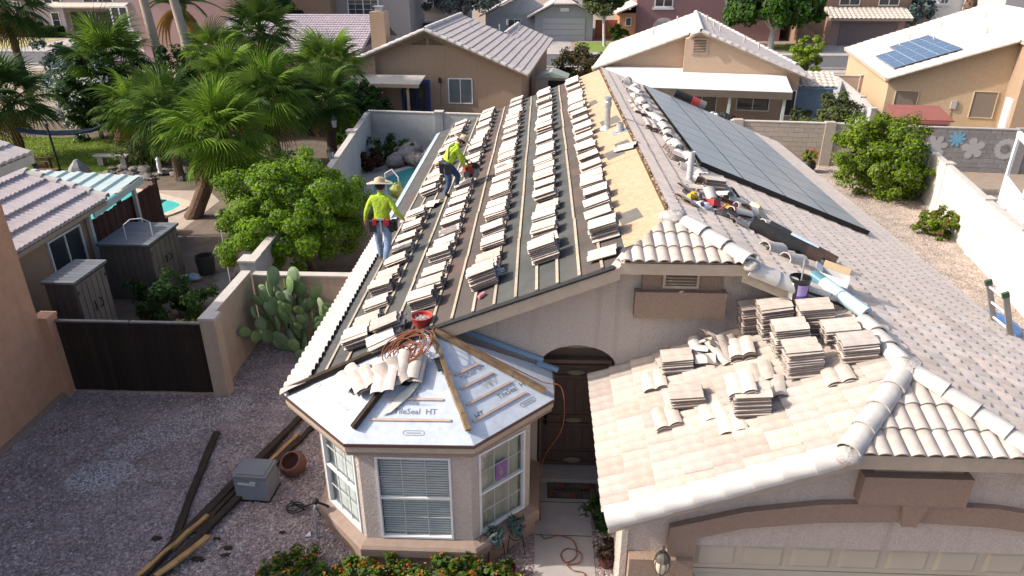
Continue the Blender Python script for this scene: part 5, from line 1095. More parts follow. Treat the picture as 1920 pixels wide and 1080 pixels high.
MB().b2(3.30, 3.55, -.10, 0, 1.25, 1.65).build('meter_box', mat('meter_grey', (.36, .35, .33)), t); MB().b2(3.38, 3.42, -.03, 0, .2, 1.25).build('conduit', mat('conduit_brown', (.24, .18, .12)), t)
MB().b2(5.50, 5.595, -1.2, -.5, .05, 2.0).build('side_door', WHITE, t)
sp = []
for (x, y) in [(x, y) for x in range(3) for y in range(4)]:
    if x == 0 and y == 3: continue
    x0 = .62 + x * .98; y0 = .95 + y * 1.62
    P = lambda xx, yy, o: Vector((xx, yy, ze + xx * p_)) + Vector((-p_, 0, 1)).normalized() * o
    MB().poly([P(x0, y0, .14), P(x0 + .95, y0, .14), P(x0 + .95, y0 + 1.59, .14), P(x0, y0 + 1.59, .14)], Vector((-p_, 0, 1)).normalized() * .04).build('solar_panel', mat('blue_cells', (.05, .085, .15), (.065, .105, .18), 2, rough=.25, spec=.7), t)
    fr_ = MB()
    for a, b in (((x0, y0), (x0 + .95, y0)), ((x0, y0), (x0, y0 + 1.59)), ((x0 + .95, y0), (x0 + .95, y0 + 1.59)), ((x0, y0 + 1.59), (x0 + .95, y0 + 1.59)), ((x0 + .47, y0), (x0 + .47, y0 + 1.59)), ((x0, y0 + .8), (x0 + .95, y0 + .8))): fr_.bar(P(*a, .184), P(*b, .184), .022, .006, up=Vector((-p_, 0, 1)).normalized())
    fr_.build('panel_frame', mat('silver_frame', (.22, .28, .36)), t)
for x, y in ((2.0, 7.0), (2.8, 8.6), (4.6, 9.5), (5.2, 3.6), (6.4, 8.2), (3.4, 5.9)): MB().lathe([(.05, 0), (.05, .32)], (x, y, ze + x * p_), 8).build('vent_pipe', mat('vent_cream', (.50, .44, .38)), t)
finish(t, (17.35, 38.0, 0), -12)
g = thing('red_shed', 'low shed with rusty red metal roof behind the bush', 'shed')
MB().b2(-1.1, 1.1, -.7, .7, 0, 1.65).build('wall', mat('red_shed_wall', (.20, .07, .05), (.17, .06, .045), 4), g); MB().poly([(-1.25, -.9, 1.62), (1.25, -.9, 1.62), (1.15, .8, 1.95), (-1.15, .8, 1.95)], (0, 0, .06)).build('roof', mat('red_metal_roof', (.28, .095, .07), (.23, .085, .065), 3, rough=.5), g); MB().b2(-1.0, 1.0, -.93, -.90, 1.5, 1.62).build('fascia', mat('red_fascia', (.34, .13, .10)), g)
finish(g, (17.0, 33.3, 0), -6)

# --- left neighbour: tall front block, low tiled wing, patio cover
BRICKY = mat('stucco_orange', (.56, .31, .19), (.48, .26, .16), 5, bump=.6, bscale=40, bdist=.02, big=(.42, .24, .155), bigscale=.5, bigamt=.4, streak=(.44, .24, .15))
t = thing('orange_house', 'orange brown stucco house corner standing at the left of the gravel', 'house', (-16, 8, 0))
MB().b2(-24, -9.88, -3, 12.15, 0, 4.95).build('wall', BRICKY, t)
slab(t, [(-9.45, -3, 4.98), (-9.45, 12.75, 4.98), (-17, 12.75, 7.9), (-17, -3, 7.9)], .16, mat('eave_cream', (.50, .44, .38), (.44, .39, .33)))
tiled(t, (-9.45, 12.75, 4.98), (-9.45, 5, 4.98), (-17, 12.75, 7.9), (-17, 5, 7.9), N_TILE, course=.39)
MB().b2(-9.89, -9.80, -3, 12.19, 0, .10).build('base_ledge', BROWN, t)
PURT = mat('purple_tile', (.46, .40, .40), (.38, .33, .335), 4, rough=.9, bump=.2, bscale=50)
MB().b2(-17, -11.9, 12.2, 17.3, 0, 2.3).build('wing_wall', mat('stucco_wing', (.40, .26, .17), (.36, .23, .15), 5, bump=.4, bscale=40), t)
slab(t, [(-11.35, 12.2, 2.40), (-11.5, 17.75, 2.40), (-16.5, 17.75, 4.05), (-16.5, 12.2, 4.05)], .10, mat('fascia_tan2', (.36, .26, .18)))
tiled(t, (-11.5, 17.75, 2.40), (-11.35, 12.2, 2.40), (-16.5, 17.75, 4.05), (-16.5, 12.2, 4.05), PURT, course=.52, pitch=.17, h=.05, step=.07)
caps((-11.5, 17.78, 2.45), (-16.3, 17.78, 4.03), N_CAP, 'rake_tile', .42, .02, t)
win(t, -11.9, 15.6, .6, 1.35, 1.45, face='x')
PCV = thing('patio_cover', 'pale green corrugated patio cover beyond the tiled wing', 'patio cover', (-13.5, 18.6, 0))
GRN = mat('green_sheet', (.44, .52, .50), (.38, .46, .44), 3, rough=.5)
PA, PB_, PC, PD = Vector((-11.55, 17.1, 2.32)), Vector((-11.75, 20.0, 2.40)), Vector((-16.5, 19.9, 2.66)), Vector((-16.5, 17.1, 2.58))
V = []; F = []; nn_ = 66
for i in range(nn_ + 1):
    s = i / nn_; z = .05 if (i % 6) in (0, 1, 2) else 0.0
    V += [PA.lerp(PD, s) + Vector((0, 0, z)), PB_.lerp(PC, s) + Vector((0, 0, z))]
for i in range(nn_): F.append((2 * i, 2 * i + 1, 2 * i + 3, 2 * i + 2))
MB().add(V, F).build('corrugated_roof', GRN, PCV); MB().bar(PA + Vector((0.03, 0, -.08)), PB_ + Vector((.03, 0, -.08)), .05, .18).bar(PB_ + Vector((0, .03, -.08)), PC + Vector((0, .03, -.08)), .05, .16).build('edge_beam', mat('edge_cream', (.50, .52, .48)), PCV)
for x, y in ((-11.8, 17.25), (-11.95, 19.8), (-14.5, 19.8)): MB().b2(x - .05, x + .05, y - .05, y + .05, 0, 2.3).build('post', mat('post_white2', (.55, .54, .50)), PCV)
DR_ = mat('dark_red_board', (.085, .035, .03), (.06, .028, .024), 5, rough=.8, rnd=.15)
FN = thing('board_fence', 'dark red brown board fence beside the pool of the left yard', 'fence', (-12.1, 19, 0))
pm = MB().box((0, 0, .92), (.03, .148, 1.84)).mesh('fence_board', DR_)
for k in range(26): place('fence_board', pm, FN, Matrix.Translation((-12.08 - .012 * (k % 2), 17.4 + k * .152, rng.uniform(-.02, .02))))
MB().b2(-12.16, -12.11, 17.3, 21.4, 1.5, 1.58).b2(-12.16, -12.11, 17.3, 21.4, .4, .48).build('rail', DR_, FN)
for y in (17.35, 19.3, 21.4): MB().b2(-12.22, -12.115, y - .05, y + .05, 0, 1.95).build('post', DR_, FN)

# --- two resin sheds
def resin_shed(label, x0, x1, y0, y1, h):
    t = thing('garden_shed', label, 'shed', ((x0 + x1) / 2, (y0 + y1) / 2, 0), 'resin garden sheds')
    SH = mat('shed_resin', (.12, .10, .09), (.10, .085, .075), 4, rough=.7, rnd=.06); DK = mat('shed_doors', (.19, .16, .135), (.155, .13, .11), 4, rough=.7, rnd=.06); RF = mat('shed_roof', (.15, .155, .175), (.12, .125, .14), 5, rough=.7, rnd=.08)  # shed roof tone lowered to carry the yard's shade
    MB().b2(x0 + .02, x1 - .02, y0 + .02, y1 - .02, 0, h - .05).build('wall', SH, t)
    n = round((x1 - x0) / .16)
    pm = MB().b2(-.072, .072, -.012, 0, 0, h - .10).mesh('panel', SH)
    for k in range(n): place('panel', pm, t, Matrix.Translation((x0 + (x1 - x0) * (k + .5) / n, y0 + .018, .03)))
    for d in (0, 1):
        ya = y0 + .05 + d * (y1 - y0 - .1) / 2; yb = ya + (y1 - y0 - .1) / 2 - .02
        do = MB().b2(x1 - .02, x1 + .012, ya, yb, .06, h - .12).build('door', DK, t)
        for k in range(1, 3): y = ya + (yb - ya) * k / 3; MB().b2(x1 + .012, x1 + .016, y - .008, y + .008, .1, h - .16).build('groove', BLACKM, do)
        y = yb - .07 if d == 0 else ya + .07; MB().tube([(x1 + .01, y, h * .5), (x1 + .06, y + (.05 if d else -.05), h * .53), (x1 + .06, y + (.05 if d else -.05), h * .60), (x1 + .01, y, h * .63)], .014, 6).build('handle', BLACKM, do)
        for z in (.25, h - .35): MB().b2(x1 + .012, x1 + .02, (ya + .02 if d == 0 else yb - .06), (ya + .06 if d == 0 else yb - .02), z, z + .08).build('hinge', BLACKM, do)
    m = 9
    for k in range(m):
        ya = y0 - .04 + (y1 - y0 + .08) * k / m; yb = ya + (y1 - y0 + .08) / m - .012
        MB().poly([(x0 - .04, ya, h - .05), (x1 + .05, ya, h - .05), (x1 + .05, yb, h - .05), (x0 - .04, yb, h - .05)], (0, 0, .05)).build('slat', RF, t)
    MB().b2(x0 - .03, x1 + .04, y0 - .03, y1 + .03, h - .075, h - .051).build('roof', SH, t)
    return t
resin_shed('nearer grey brown plastic shed with ribbed roof just behind the gate', -10.78, -10.12, 13.72, 14.95, 1.9)
resin_shed('farther wide grey brown plastic shed with green hose on its doors', -11.35, -10.05, 16.7, 18.3, 1.6)
HS = MB()
for k in range(4): HS.tube([(-10.0 + .012 * k, 17.05 + .30 * math.cos(q) * (.7 + .1 * k), .62 + .34 * math.sin(q)) for q in [R_(180 + 180 * j / 10) for j in range(11)]], .014, 6)
HS.build('garden_hose', mat('green_hose', (.16, .30, .22), (.13, .25, .18), 6, rough=.5), label='pale green hose looped on the farther shed door', cat='hose')
MB().tube([(-10.75, 17.0, 1.6), (-10.75, 17.0, 2.0), (-10.6, 17.1, 2.12), (-10.35, 17.2, 2.12), (-10.2, 17.3, 1.98), (-10.2, 17.3, 1.6)], .014, 6).build('hanger_hook', ALU, label='thin white curved hanger above the farther shed roof', cat='hook')
for k, (x, y, lab) in enumerate(((-9.55, 18.5, 'dark bin beside the farther shed'), (-12.4, 21.6, 'dark tub standing near the pool edge'))):
    MB().lathe([(0, 0), (.22, 0), (.27, .55), (.24, .55), (.2, .1), (0, .1)], (x, y, 0), 12).build('bin', mat('bin_dark', (.05, .05, .05)), label=lab, cat='bin')
for x, y, r, lab, m in ((-9.75, 14.2, .16, 'crumpled white plastic on the ground beside the nearer shed', PLB), (-9.75, 18.0, .17, 'crumpled pale blue plastic beside the farther shed', mat('pale_blue_plastic', (.35, .42, .52), (.28, .34, .44), 8, rough=.4))): MB().ball((x, y, r * .5), r, 10, (1.3, 1, .6), .25).build('plastic_scrap', m, label=lab, cat='plastic scrap', group='plastic scraps')
PL_ = MB().b2(-9.75, -8.1, 13.35, 13.5, .01, .22).b2(-9.75, -9.6, 13.5, 16.0, .01, .2).build('timber_edging', OLDWOOD, label='dark timber edging round the shaded bed', cat='edging')
MB().lathe([(.15, 0), (.15, .34), (0, .34)], (-9.1, 13.75, 0), 10).build('stump', OLDWOOD, label='short cut log standing behind the gate', cat='log')
RWB = MB().b2(-7.9, -6.95, 15.6, 15.66, .0, .3).b2(-7.9, -7.84, 15.66, 17.3, 0, .3).b2(-7.9, -6.95, 17.3, 17.36, 0, .3).build('raised_bed', mat('red_timber', (.25, .10, .06), (.20, .08, .05), 5), label='red timber raised bed filled with orange mulch', cat='raised bed')
scatter_stones('mulch', 900, [(-7.8, 15.7), (-6.95, 15.7), (-6.95, 17.3), (-7.8, 17.3)], .02, .05, [mat('mulch_%d' % i, c, rough=.9) for i, c in enumerate([(.40, .22, .09), (.30, .15, .06), (.50, .30, .14)])], .1)
WH = thing('wheel', 'small spoked wheel leaning at the raised bed', 'wheel', (-7.35, 15.4, .2))
M = Matrix.Translation((-7.35, 15.42, .22)) @ Matrix.Rotation(R_(80), 4, 'X'); MB().tube([M @ Vector((.2 * math.cos(q), .2 * math.sin(q), 0)) for q in [R_(i * 22.5) for i in range(17)]], .03, 6).build('tyre', BLACKM, WH)
mb = MB()
for k in range(8): q = R_(45 * k); mb.bar(M @ Vector((0, 0, 0)), M @ Vector((.18 * math.cos(q), .18 * math.sin(q), 0)), .012, .012)
mb.build('spokes', ALU, WH)
# stepping stones
for k in range(9): MB().lathe([(0, .03), (.30, .03), (.33, 0)], (-8.7 + .25 * math.sin(k * 1.7), 16.6 + k * .55, .01), 9).build('stepping_stone', mat('step_stone', (.22, .19, .165), (.17, .15, .13), 5, rough=.9, rnd=.1), label='flat grey stepping stone in the dirt path, %s from the gate' % ORD[k], cat='stepping stone', group='stepping stones in the dirt path')
MB().tube([(-8.15, 16.9, 0), (-8.2, 17.0, 1.9)], .012, 6).build('garden_stake', ALU, label='thin pale stake standing in the dirt path', cat='stake')

# ------------------------------------------------------------------ gate and garden walls
WALLT = mat('wall_tan', (.47, .36, .27), (.42, .32, .24), 4, bump=.3, bscale=45, big=(.38, .29, .22), bigscale=.6, bigamt=.3, streak=(.34, .26, .20))
WALLB = mat('wall_back_grey', (.42, .42, .41), (.37, .37, .36), 5, bump=.4, bscale=30, big=(.33, .33, .33), bigscale=.5, bigamt=.4, streak=(.34, .335, .33))
WALLW = mat('wall_white', (.66, .62, .55), (.61, .57, .50), 4, bump=.2, bscale=40, big=(.54, .49, .42), bigscale=.5, bigamt=.2, streak=(.55, .50, .43))
COPE = mat('coping', (.50, .45, .40), (.43, .39, .35), 5)
def wall(label, pts, h, th, m, cope=True, posts=(), ph=.06, pw=.36, name='garden_wall'):
    t = thing(name, label, 'wall', (*pts[0], 0))
    for i, (a, b) in enumerate(zip(pts[:-1], pts[1:])):
        A = Vector((*a, h / 2)); B = Vector((*b, h / 2)); MB().bar(A, B, th, h).build('wall_panel', m, t)
        if cope: MB().bar(A + Vector((0, 0, h / 2 + .02)), B + Vector((0, 0, h / 2 + .02)), th + .04, .04).build('coping', COPE, t)
    for x, y in posts:
        po = MB().b2(x - pw / 2, x + pw / 2, y - pw / 2, y + pw / 2, 0, h + ph).build('pier', m, t); MB().b2(x - pw / 2 - .03, x + pw / 2 + .03, y - pw / 2 - .03, y + pw / 2 + .03, h + ph, h + ph + .05).build('cap', COPE, po)
    return t
wall('tan stucco garden wall running from the gate post beside the cactus', [(-6.68, 12.7), (-6.72, 14.8)], 1.72, .18, WALLT)
wall('short tan wall joining the house side behind the cactus', [(-6.60, 14.9), (-3.3, 14.9)], 1.62, .18, WALLT)
wall('side wall in shade running back past the bushy tree to pool', [(-6.75, 15.1), (-7.0, 22), (-7.85, 32.4)], 1.8, .18, WALLB, posts=[(-6.78, 15.2), (-7.6, 28.5)])
def gate():
    t = thing('gate', 'dark brown double gate of upright boards between stucco posts', 'gate', (-8.2, 12.35, 0))
    GB = mat('gate_board', (.030, .020, .015), (.02, .014, .011), 6, rough=.6, rnd=.2)
    n = 22; w = 3.02 / n; pm = MB().b2(-w / 2 + .006, w / 2 - .006, -.012, .012, .06, 1.66).mesh('board', GB)
    for k in range(n): place('board', pm, t, Matrix.Translation((-9.70 + w * (k + .5) , 12.35 + rng.uniform(-.003, .003), rng.uniform(-.006, .006))))
    for z in (.2, 1.45): MB().b2(-9.7, -6.68, 12.365, 12.41, z, z + .07).build('rail', GB, t)
    MB().b2(-9.72, -8.2, 12.32, 12.40, 1.668, 1.70).b2(-8.16, -6.66, 12.32, 12.40, 1.668, 1.70).build('top_rail', mat('gate_top', (.20, .17, .15), (.13, .11, .10), 4, rough=.5), t)
gate()
for x, y, w, lab in ((-9.86, 12.30, .30, 'stucco gate post against the orange house'), (-6.55, 12.42, .30, 'tall tan gate post at the front of the garden wall')):
    m = BRICKY if x < -9 else WALLT
    t = thing('gate_post', lab, 'post', (x, y, 0), 'stucco gate posts'); MB().b2(x - w / 2, x + w / 2, y - w / 2, y + w / 2, 0, 1.78).build('shaft', m, t); MB().b2(x - w / 2 - .015, x + w / 2 + .015, y - w / 2 - .015, y + w / 2 + .015, 1.78, 1.84).build('cap', COPE if x > -9 else m, t)
wall('grey stucco back wall in shade behind the kidney pool', [(-7.9, 32.75), (-1.0, 32.0)], 1.8, .2, WALLB, posts=[(-4.6, 32.39)])
# block walls, each block laid
def block_wall(label, a, b, h, m, bl=.40, bh=.20, th=.19, piers=(), cap=None):
    a = Vector((*a, 0)); b = Vector((*b, 0)); d = (b - a).normalized(); L = (b - a).length; t = thing('block_wall', label, 'wall', a)
    nr = round(h / bh); nc = int(L / bl); bw = L / nc
    ang = math.atan2(d.y, d.x); g_ = .006
    full = MB().box((0, 0, 0), (bw - 2 * g_, th, bh - 2 * g_)).mesh('block', m); hf = MB().box((0, 0, 0), (bw / 2 - 2 * g_, th, bh - 2 * g_)).mesh('half_block', m)
    for r in range(nr):
        for c in range(nc + (r % 2)):
            if r % 2: s = c * bw; me = full
            else: s = (c + .5) * bw; me = full
            if r % 2 and c == 0: s = bw / 4; me = hf
            if r % 2 and c == nc: s = L - bw / 4; me = hf
            p = a + d * s; place('block', me, t, Matrix.Translation((p.x + rng.uniform(-.002, .002), p.y + rng.uniform(-.004, .004), (r + .5) * bh)) @ Matrix.Rotation(ang, 4, 'Z'))
    MB().bar(a + Vector((0, 0, h / 2)), b + Vector((0, 0, h / 2)), th - .03, h - .02).build('mortar_core', mat('mortar_joint', (.34, .31, .28)), t)
    if cap: MB().bar(a + Vector((0, 0, h + .02)), b + Vector((0, 0, h + .02)), th + .03, .04).build('coping', cap, t)
    for s in piers: p = a + d * s; MB().box((p.x, p.y, h / 2 + .04), (.42, .34, h + .08), rz=ang).build('pier', m, t)
    return t
BLK = mat('block_tan', (.40, .345, .285), (.35, .30, .25), 5, rough=.95, bump=.3, bscale=50, rnd=.07)
BLKG = mat('block_grey', (.27, .25, .24), (.22, .205, .20), 5, rough=.95, bump=.3, bscale=50, rnd=.10)
block_wall('tan concrete block back wall with piers behind the right side yard', (8.2, 31.35), (14.3, 30.72), 1.8, BLK, piers=(.3, 4.1), cap=COPE)
bw = block_wall('grey block wall painted with pale flowers and a blue star', (14.75, 30.55), (20.6, 29.9), 1.8, BLKG, cap=mat('grey_coping', (.36, .33, .31)), piers=(5.0,))
MURAL = mat('mural_white', (.42, .40, .39), (.36, .34, .33), 20, rough=.95); MBLUE = mat('mural_blue', (.14, .32, .45), (.20, .38, .50), 14, rough=.95); MRED = mat('mural_dull', (.34, .31, .30))
wd = Vector((20.6 - 14.75, 29.9 - 30.55, 0)).normalized(); wn2 = Vector((wd.y, -wd.x, 0))
def mural(s, z, r0, r1, n, m, ph=0):
    c = Vector((14.75, 30.55, 0)) + wd * s + Vector((0, 0, z)) + wn2 * .103; pts_ = []
    for k in range(8 * n): q = math.pi * k / (4 * n) + ph; r = r0 + (r1 - r0) * abs(math.cos((q - ph) * n / 2)) ** .6; pts_.append(c + wd * (r * math.cos(q)) + Vector((0, 0, r * math.sin(q))))
    MB().poly(pts_, wn2 * .003).build('painted_flower', m, bw)
mural(1.75, 1.02, .24, .50, 7, MURAL, .2); mural(2.55, 1.38, .12, .34, 9, MBLUE); mural(3.25, 1.0, .22, .46, 5, MURAL, .5); mural(4.5, 1.02, .40, .44, 16, MURAL); mural(4.5, 1.02, .18, .22, 8, MRED, .3); mural(.95, 1.45, .1, .22, 6, MBLUE)
wall('white rendered side wall with capped piers along the gravel yard', [(11.95, 14.3), (12.72, 18.2), (13.18, 20.7), (14.0, 24.6), (14.62, 27.6)], 1.78, .16, WALLW, posts=[(12.72 + .02, 18.15), (13.2, 20.7), (14.0, 24.6)], ph=.04, pw=.30)
wall('low grey side wall stepping between the two rear neighbours', [(15.4, 34.2), (16.1, 37.2), (16.9, 41.5), (17.3, 44)], 1.75, .16, mat('wall_light_grey', (.44, .43, .43), (.39, .38, .38), 3), posts=[(15.4, 34.2), (16.1, 37.2)], pw=.25)
wall('pinkish short wall beside the ochre house', [(16.6, 44.6), (19.0, 44.2)], 1.75, .18, mat('wall_pinkish', (.42, .32, .26), (.38, .29, .23)), posts=[(18.9, 44.2)])
# white pergola frame at the right edge
PG = thing('white_pergola', 'white painted patio frame and rail at the right edge', 'pergola', (17.2, 24.6, 0))
MB().bar((15.9, 23.2, 0), (15.95, 23.2, 2.5), .10, .10).build('post', WHITE, PG); MB().bar((17.0, 26.0, 0), (17.0, 26.0, 2.5), .10, .10).build('post', WHITE, PG); MB().bar((15.9, 23.0, 2.5), (20.0, 22.6, 2.6), .12, .20).bar((15.95, 23.0, 2.5), (17.1, 26.2, 2.5), .12, .20).build('beam', WHITE, PG)
MB().b2(15.9, 20, 22.8, 23.0, 0, 1.0).bar((15.9, 23.0, .5), (17.0, 26, .5), .1, 1.0).build('low_wall', WHITE, PG)
for k in range(2): MB().bar((15.75 + .2 * k, 21.9 - k * .5, 0), (15.75 + .2 * k, 21.9 - k * .5, 1.3), .03, .03).build('rod', BLACKM, PG)

# ------------------------------------------------------------------ far street: houses, cars
def far_house(label, x0, x1, y, d, h, m, wins=(), garage=None, rz=0, extra=None, ridge=2.0, roof=True):
    t = thing('far_house', label, 'house', ((x0 + x1) / 2, y, 0))
    MB().b2(x0, x1, y, y + d, 0, h).build('wall', m, t)
    if roof:
        xm = (x0 + x1) / 2; e = .5
        MB().poly([(x0 - e, y - e, h), (x1 + e, y - e, h), (x1 + e, y + d / 2, h + ridge), (x0 - e, y + d / 2, h + ridge)], (0, 0, .15)).poly([(x0 - e, y + d / 2, h + ridge), (x1 + e, y + d / 2, h + ridge), (x1 + e, y + d + e, h), (x0 - e, y + d + e, h)], (0, 0, .15)).build('roof', N_TILE, t)
    for x, z, w, hh, mt in wins:
        win(t, x, y - .02, z, w, hh, muntins=mt, ft=.12 if mt else .08)
        MB().b2(x - .12, x + w + .12, y - .14, y, z - .22, z - .01).build('sill', WHITE if mt else m, t)
    if garage:
        gx0, gx1, gh, gm = garage; go = MB().b2(gx0, gx1, y - .06, y, 0, gh).build('garage_door', gm, t)
        for k in range(1, 4): MB().b2(gx0, gx1, y - .07, y - .061, gh * k / 4 - .015, gh * k / 4 + .015).build('seam', mat('seam_grey', (.2, .19, .18)), go)
    return t
PINKB = mat('stucco_pinkbeige', (.44, .36, .335), (.40, .33, .305), 2); LAVG = mat('stucco_lavender', (.36, .345, .36), (.33, .315, .33), 2)
GREYB = mat('stucco_bluegrey', (.34, .35, .37), (.31, .32, .34), 2); MAUVE = mat('stucco_mauve', (.30, .175, .175), (.27, .155, .155), 2); BRN2 = mat('stucco_farbrown', (.27, .18, .13), (.24, .16, .115), 2); WHT2 = mat('stucco_farwhite', (.66, .65, .63), (.6, .59, .57), 2)
GDG = mat('garage_grey', (.40, .40, .41)); GDB = mat('garage_brown', (.17, .13, .125)); DGL = mat('recess_shade', (.05, .045, .045))
t = far_house('pink beige two storey far house with dark garage recess at upper left', -56, -38, 82, 10, 6, PINKB, [(-54.6, 3.2, 2.0, 1.6, 2), (-50.2, 3.2, 3.4, 1.8, 3), (-54.2, .7, 1.9, 1.7, 2)])
MB().poly([(-53.5, 80.6, 2.9), (-45, 80.6, 2.9), (-45, 82, 3.3), (-53.5, 82, 3.3)], (0, 0, .15)).build('porch_roof', N_TILE2, t); MB().b2(-52.4, -51.9, 80.8, 81.3, 0, 2.9).build('column', PINKB, t); MB().b2(-51.7, -46, 81.6, 81.98, 0, 2.4).build('garage_shade_slab', DGL, t)  # solid dark slab under the porch; recess shade put into its colour
far_house('dull beige far house at the upper left corner', -68, -57.6, 84, 10, 6, mat('stucco_dullbeige', (.30, .26, .24)), [(-59.5, 1.2, .9, 2.2, 0)])
t = far_house('rosy single storey house with lavender tiled roof behind the palms', -21.6, -12.2, 47.6, 13, 2.45, mat('stucco_rosy', (.40, .28, .27), (.36, .25, .24), 2), roof=False)
slab(t, [(-22.2, 47.0, 2.45), (-11.6, 47.0, 2.45), (-11.6, 54.2, 4.3), (-22.2, 54.2, 4.3)], .12, FASCIA); slab(t, [(-22.2, 54.2, 4.3), (-11.6, 54.2, 4.3), (-11.6, 60, 2.45), (-22.2, 60, 2.45)], .12, FASCIA)
tiled(t, (-22.2, 47.0, 2.45), (-11.6, 47.0, 2.45), (-22.2, 54.2, 4.3), (-11.6, 54.2, 4.3), mat('lavender_tile', (.47, .40, .42), (.38, .32, .345), 4, rough=.9), course=.45, pitch=.2, h=.035, step=.06)
far_house('rosy two storey far house behind the tall palm trunks', -31.5, -23.5, 58, 9, 6, mat('stucco_rosy2', (.42, .28, .26)), [(-33.5, 3.0, 1.4, 1.6, 2)])
far_house('brown two storey far house behind the palms', -27.2, -19.6, 70, 9, 6, BRN2)
far_house('grey taupe far house with large white gridded window', -20.2, -12.6, 72, 9, 6, mat('stucco_taupe', (.33, .29, .28)), [(-18.5, 2.5, 3.0, 1.9, 4)])
t = far_house('pale lavender two storey far house with arched window and parked cars', -19, -8.6, 84, 9, 6, LAVG, [(-17.2, 3.1, 2.0, 1.6, 2)], garage=(-14, -9.3, 2.3, GDG))
MB().poly([(-17.2 + .9 * math.cos(R_(a)), 83.9, 1.4 + .9 * math.sin(R_(a))) for a in range(0, 181, 15)] + [(-18.1, 83.9, .3), (-16.3, 83.9, .3)], (0, .1, 0)).build('arched_window', GLASS, t)
MB().b2(-13.2, -9.2, 83.0, 84, 2.9, 6).build('bay', LAVG, t); win(t, -12.6, 83.0, 3.4, 1.4, 1.4, slider=True); win(t, -10.9, 83.0, 3.4, 1.2, 1.4)
t = thing('far_house', 'blue grey single storey far house with clipped gable over garage', 'house', (-.5, 80, 0))
MB().b2(-6, 5, 80, 92, 0, 2.5).build('wall', GREYB, t); MB().poly([(-.8, 78.6, 0), (-.8, 78.6, 2.5), (1.2, 78.6, 3.5), (3.3, 78.6, 3.5), (5.2, 78.6, 2.5), (5.2, 78.6, 0)], (0, 1.5, 0)).build('garage_gable', GREYB, t)
MB().poly([(-6, 79.95, 2.4), (-2, 79.95, 4.4), (2, 79.95, 2.4)], (0, .3, 0)).build('rear_gable', GREYB, t)
slab(t, [(-6.6, 79.4, 2.35), (-2, 79.4, 4.7), (-2, 92, 4.7), (-6.6, 92, 2.35)], .15, N_TILE)
slab(t, [(5.9, 78.0, 2.35), (5.9, 92, 2.35), (1.9, 92, 4.4), (1.9, 80, 4.4), (3.4, 78.0, 3.7)], .15, N_TILE); slab(t, [(-1.6, 78.0, 2.35), (1.0, 78.0, 3.7), (1.9, 80, 4.4), (1.9, 82, 4.4), (-1.6, 82, 2.35)], .15, N_TILE); slab(t, [(1.0, 78, 3.65), (3.4, 78, 3.65), (1.95, 80, 4.42)], .1, N_TILE)
tiled(t, (5.9, 78.0, 2.4), (5.9, 92, 2.4), (1.9, 80, 4.45), (1.9, 92, 4.45), N_TILE, course=.6, pitch=.5, h=.08, seg=3)
go = MB().b2(.0, 4.4, 78.52, 78.6, 0, 2.2).build('garage_door', GDG, t)
for k in range(1, 4): MB().b2(.0, 4.4, 78.505, 78.52, k * .55 - .015, k * .55 + .015).build('seam', MATS['seam_grey'], go)
MB().b2(1.8, 2.7, 78.5, 78.6, 2.85, 3.2).build('gable_vent', WHITE, t); win(t, -3.6, 79.98, 1.0, 1.3, 1.0)
t = far_house('mauve two storey far house with arched white window', 9.6, 24.5, 79, 10, 6, MAUVE, [(11.4, 3.25, 1.9, 1.5, 2), (18.6, 3.25, 1.9, 1.5, 2)])
MB().poly([(12.6 + 1.35 * math.cos(R_(a)), 78.9, .9 + 1.35 * math.sin(R_(a))) for a in range(0, 181, 12)], (0, .1, 0)).build('arch_trim', mat('trim_pinkwhite', (.50, .42, .40)), t); MB().poly([(12.6 + 1.1 * math.cos(R_(a)), 78.85, .9 + 1.1 * math.sin(R_(a))) for a in range(0, 181, 12)], (0, .06, 0)).build('arched_pane', mat('pale_pane', (.34, .36, .40), rough=.3), t)
MB().b2(7.9, 9.55, 78.4, 84, 0, 2.7).build('orange_wing', mat('stucco_orange_far', (.42, .20, .11)), t); MB().poly([(7.5, 78, 2.65), (9.58, 78, 3.5), (9.58, 84, 3.5), (7.5, 84, 2.65)], (0, 0, .15)).build('wing_roof', N_TILE2, t); MB().b2(5.6, 7.9, 80.5, 80.7, 0, 1.9).build('fence_panel', mat('fence_orange', (.32, .13, .08)), t); win(t, 8.5, 78.38, 1.5, .6, .8, slider=False)
t = far_house('brown far house with wide dark garage under tiled strip roof', 25.6, 36.2, 77, 10, 6, BRN2, [(29.2, 3.6, 2.0, 1.6, 0), (33, 3.6, 2.0, 1.6, 0)])
MB().b2(28.2, 35.3, 75.4, 77, 0, 2.55).build('garage_wall', mat('stucco_garage_far', (.30, .21, .18)), t); MB().b2(29.1, 34.6, 75.32, 75.4, 0, 2.1).build('garage_door', GDB, t)
slab(t, [(27.8, 74.8, 2.5), (35.7, 74.8, 2.5), (35.7, 77, 3.4), (27.8, 77, 3.4)], .15, FASCIA); tiled(t, (27.8, 74.8, 2.5), (35.7, 74.8, 2.5), (27.8, 77, 3.4), (35.7, 77, 3.4), N_TILE2, course=.5, pitch=.45, h=.08, seg=4)
far_house('white two storey far house at the upper right', 40.5, 49, 88, 10, 6, WHT2, [(42.5, 3.1, .9, 1.2, 0), (44.5, 3.1, .9, 1.2, 0)])
far_house('pale grey far house at the upper right corner', 47, 62, 80, 10, 6, mat('stucco_palegrey', (.42, .40, .40)), [(50, 3.0, 2.4, 1.5, 2)])
t = far_house('tan far house strip beside the white one', 34.8, 42, 84, 9, 3, mat('stucco_tanfar', (.34, .26, .21)))
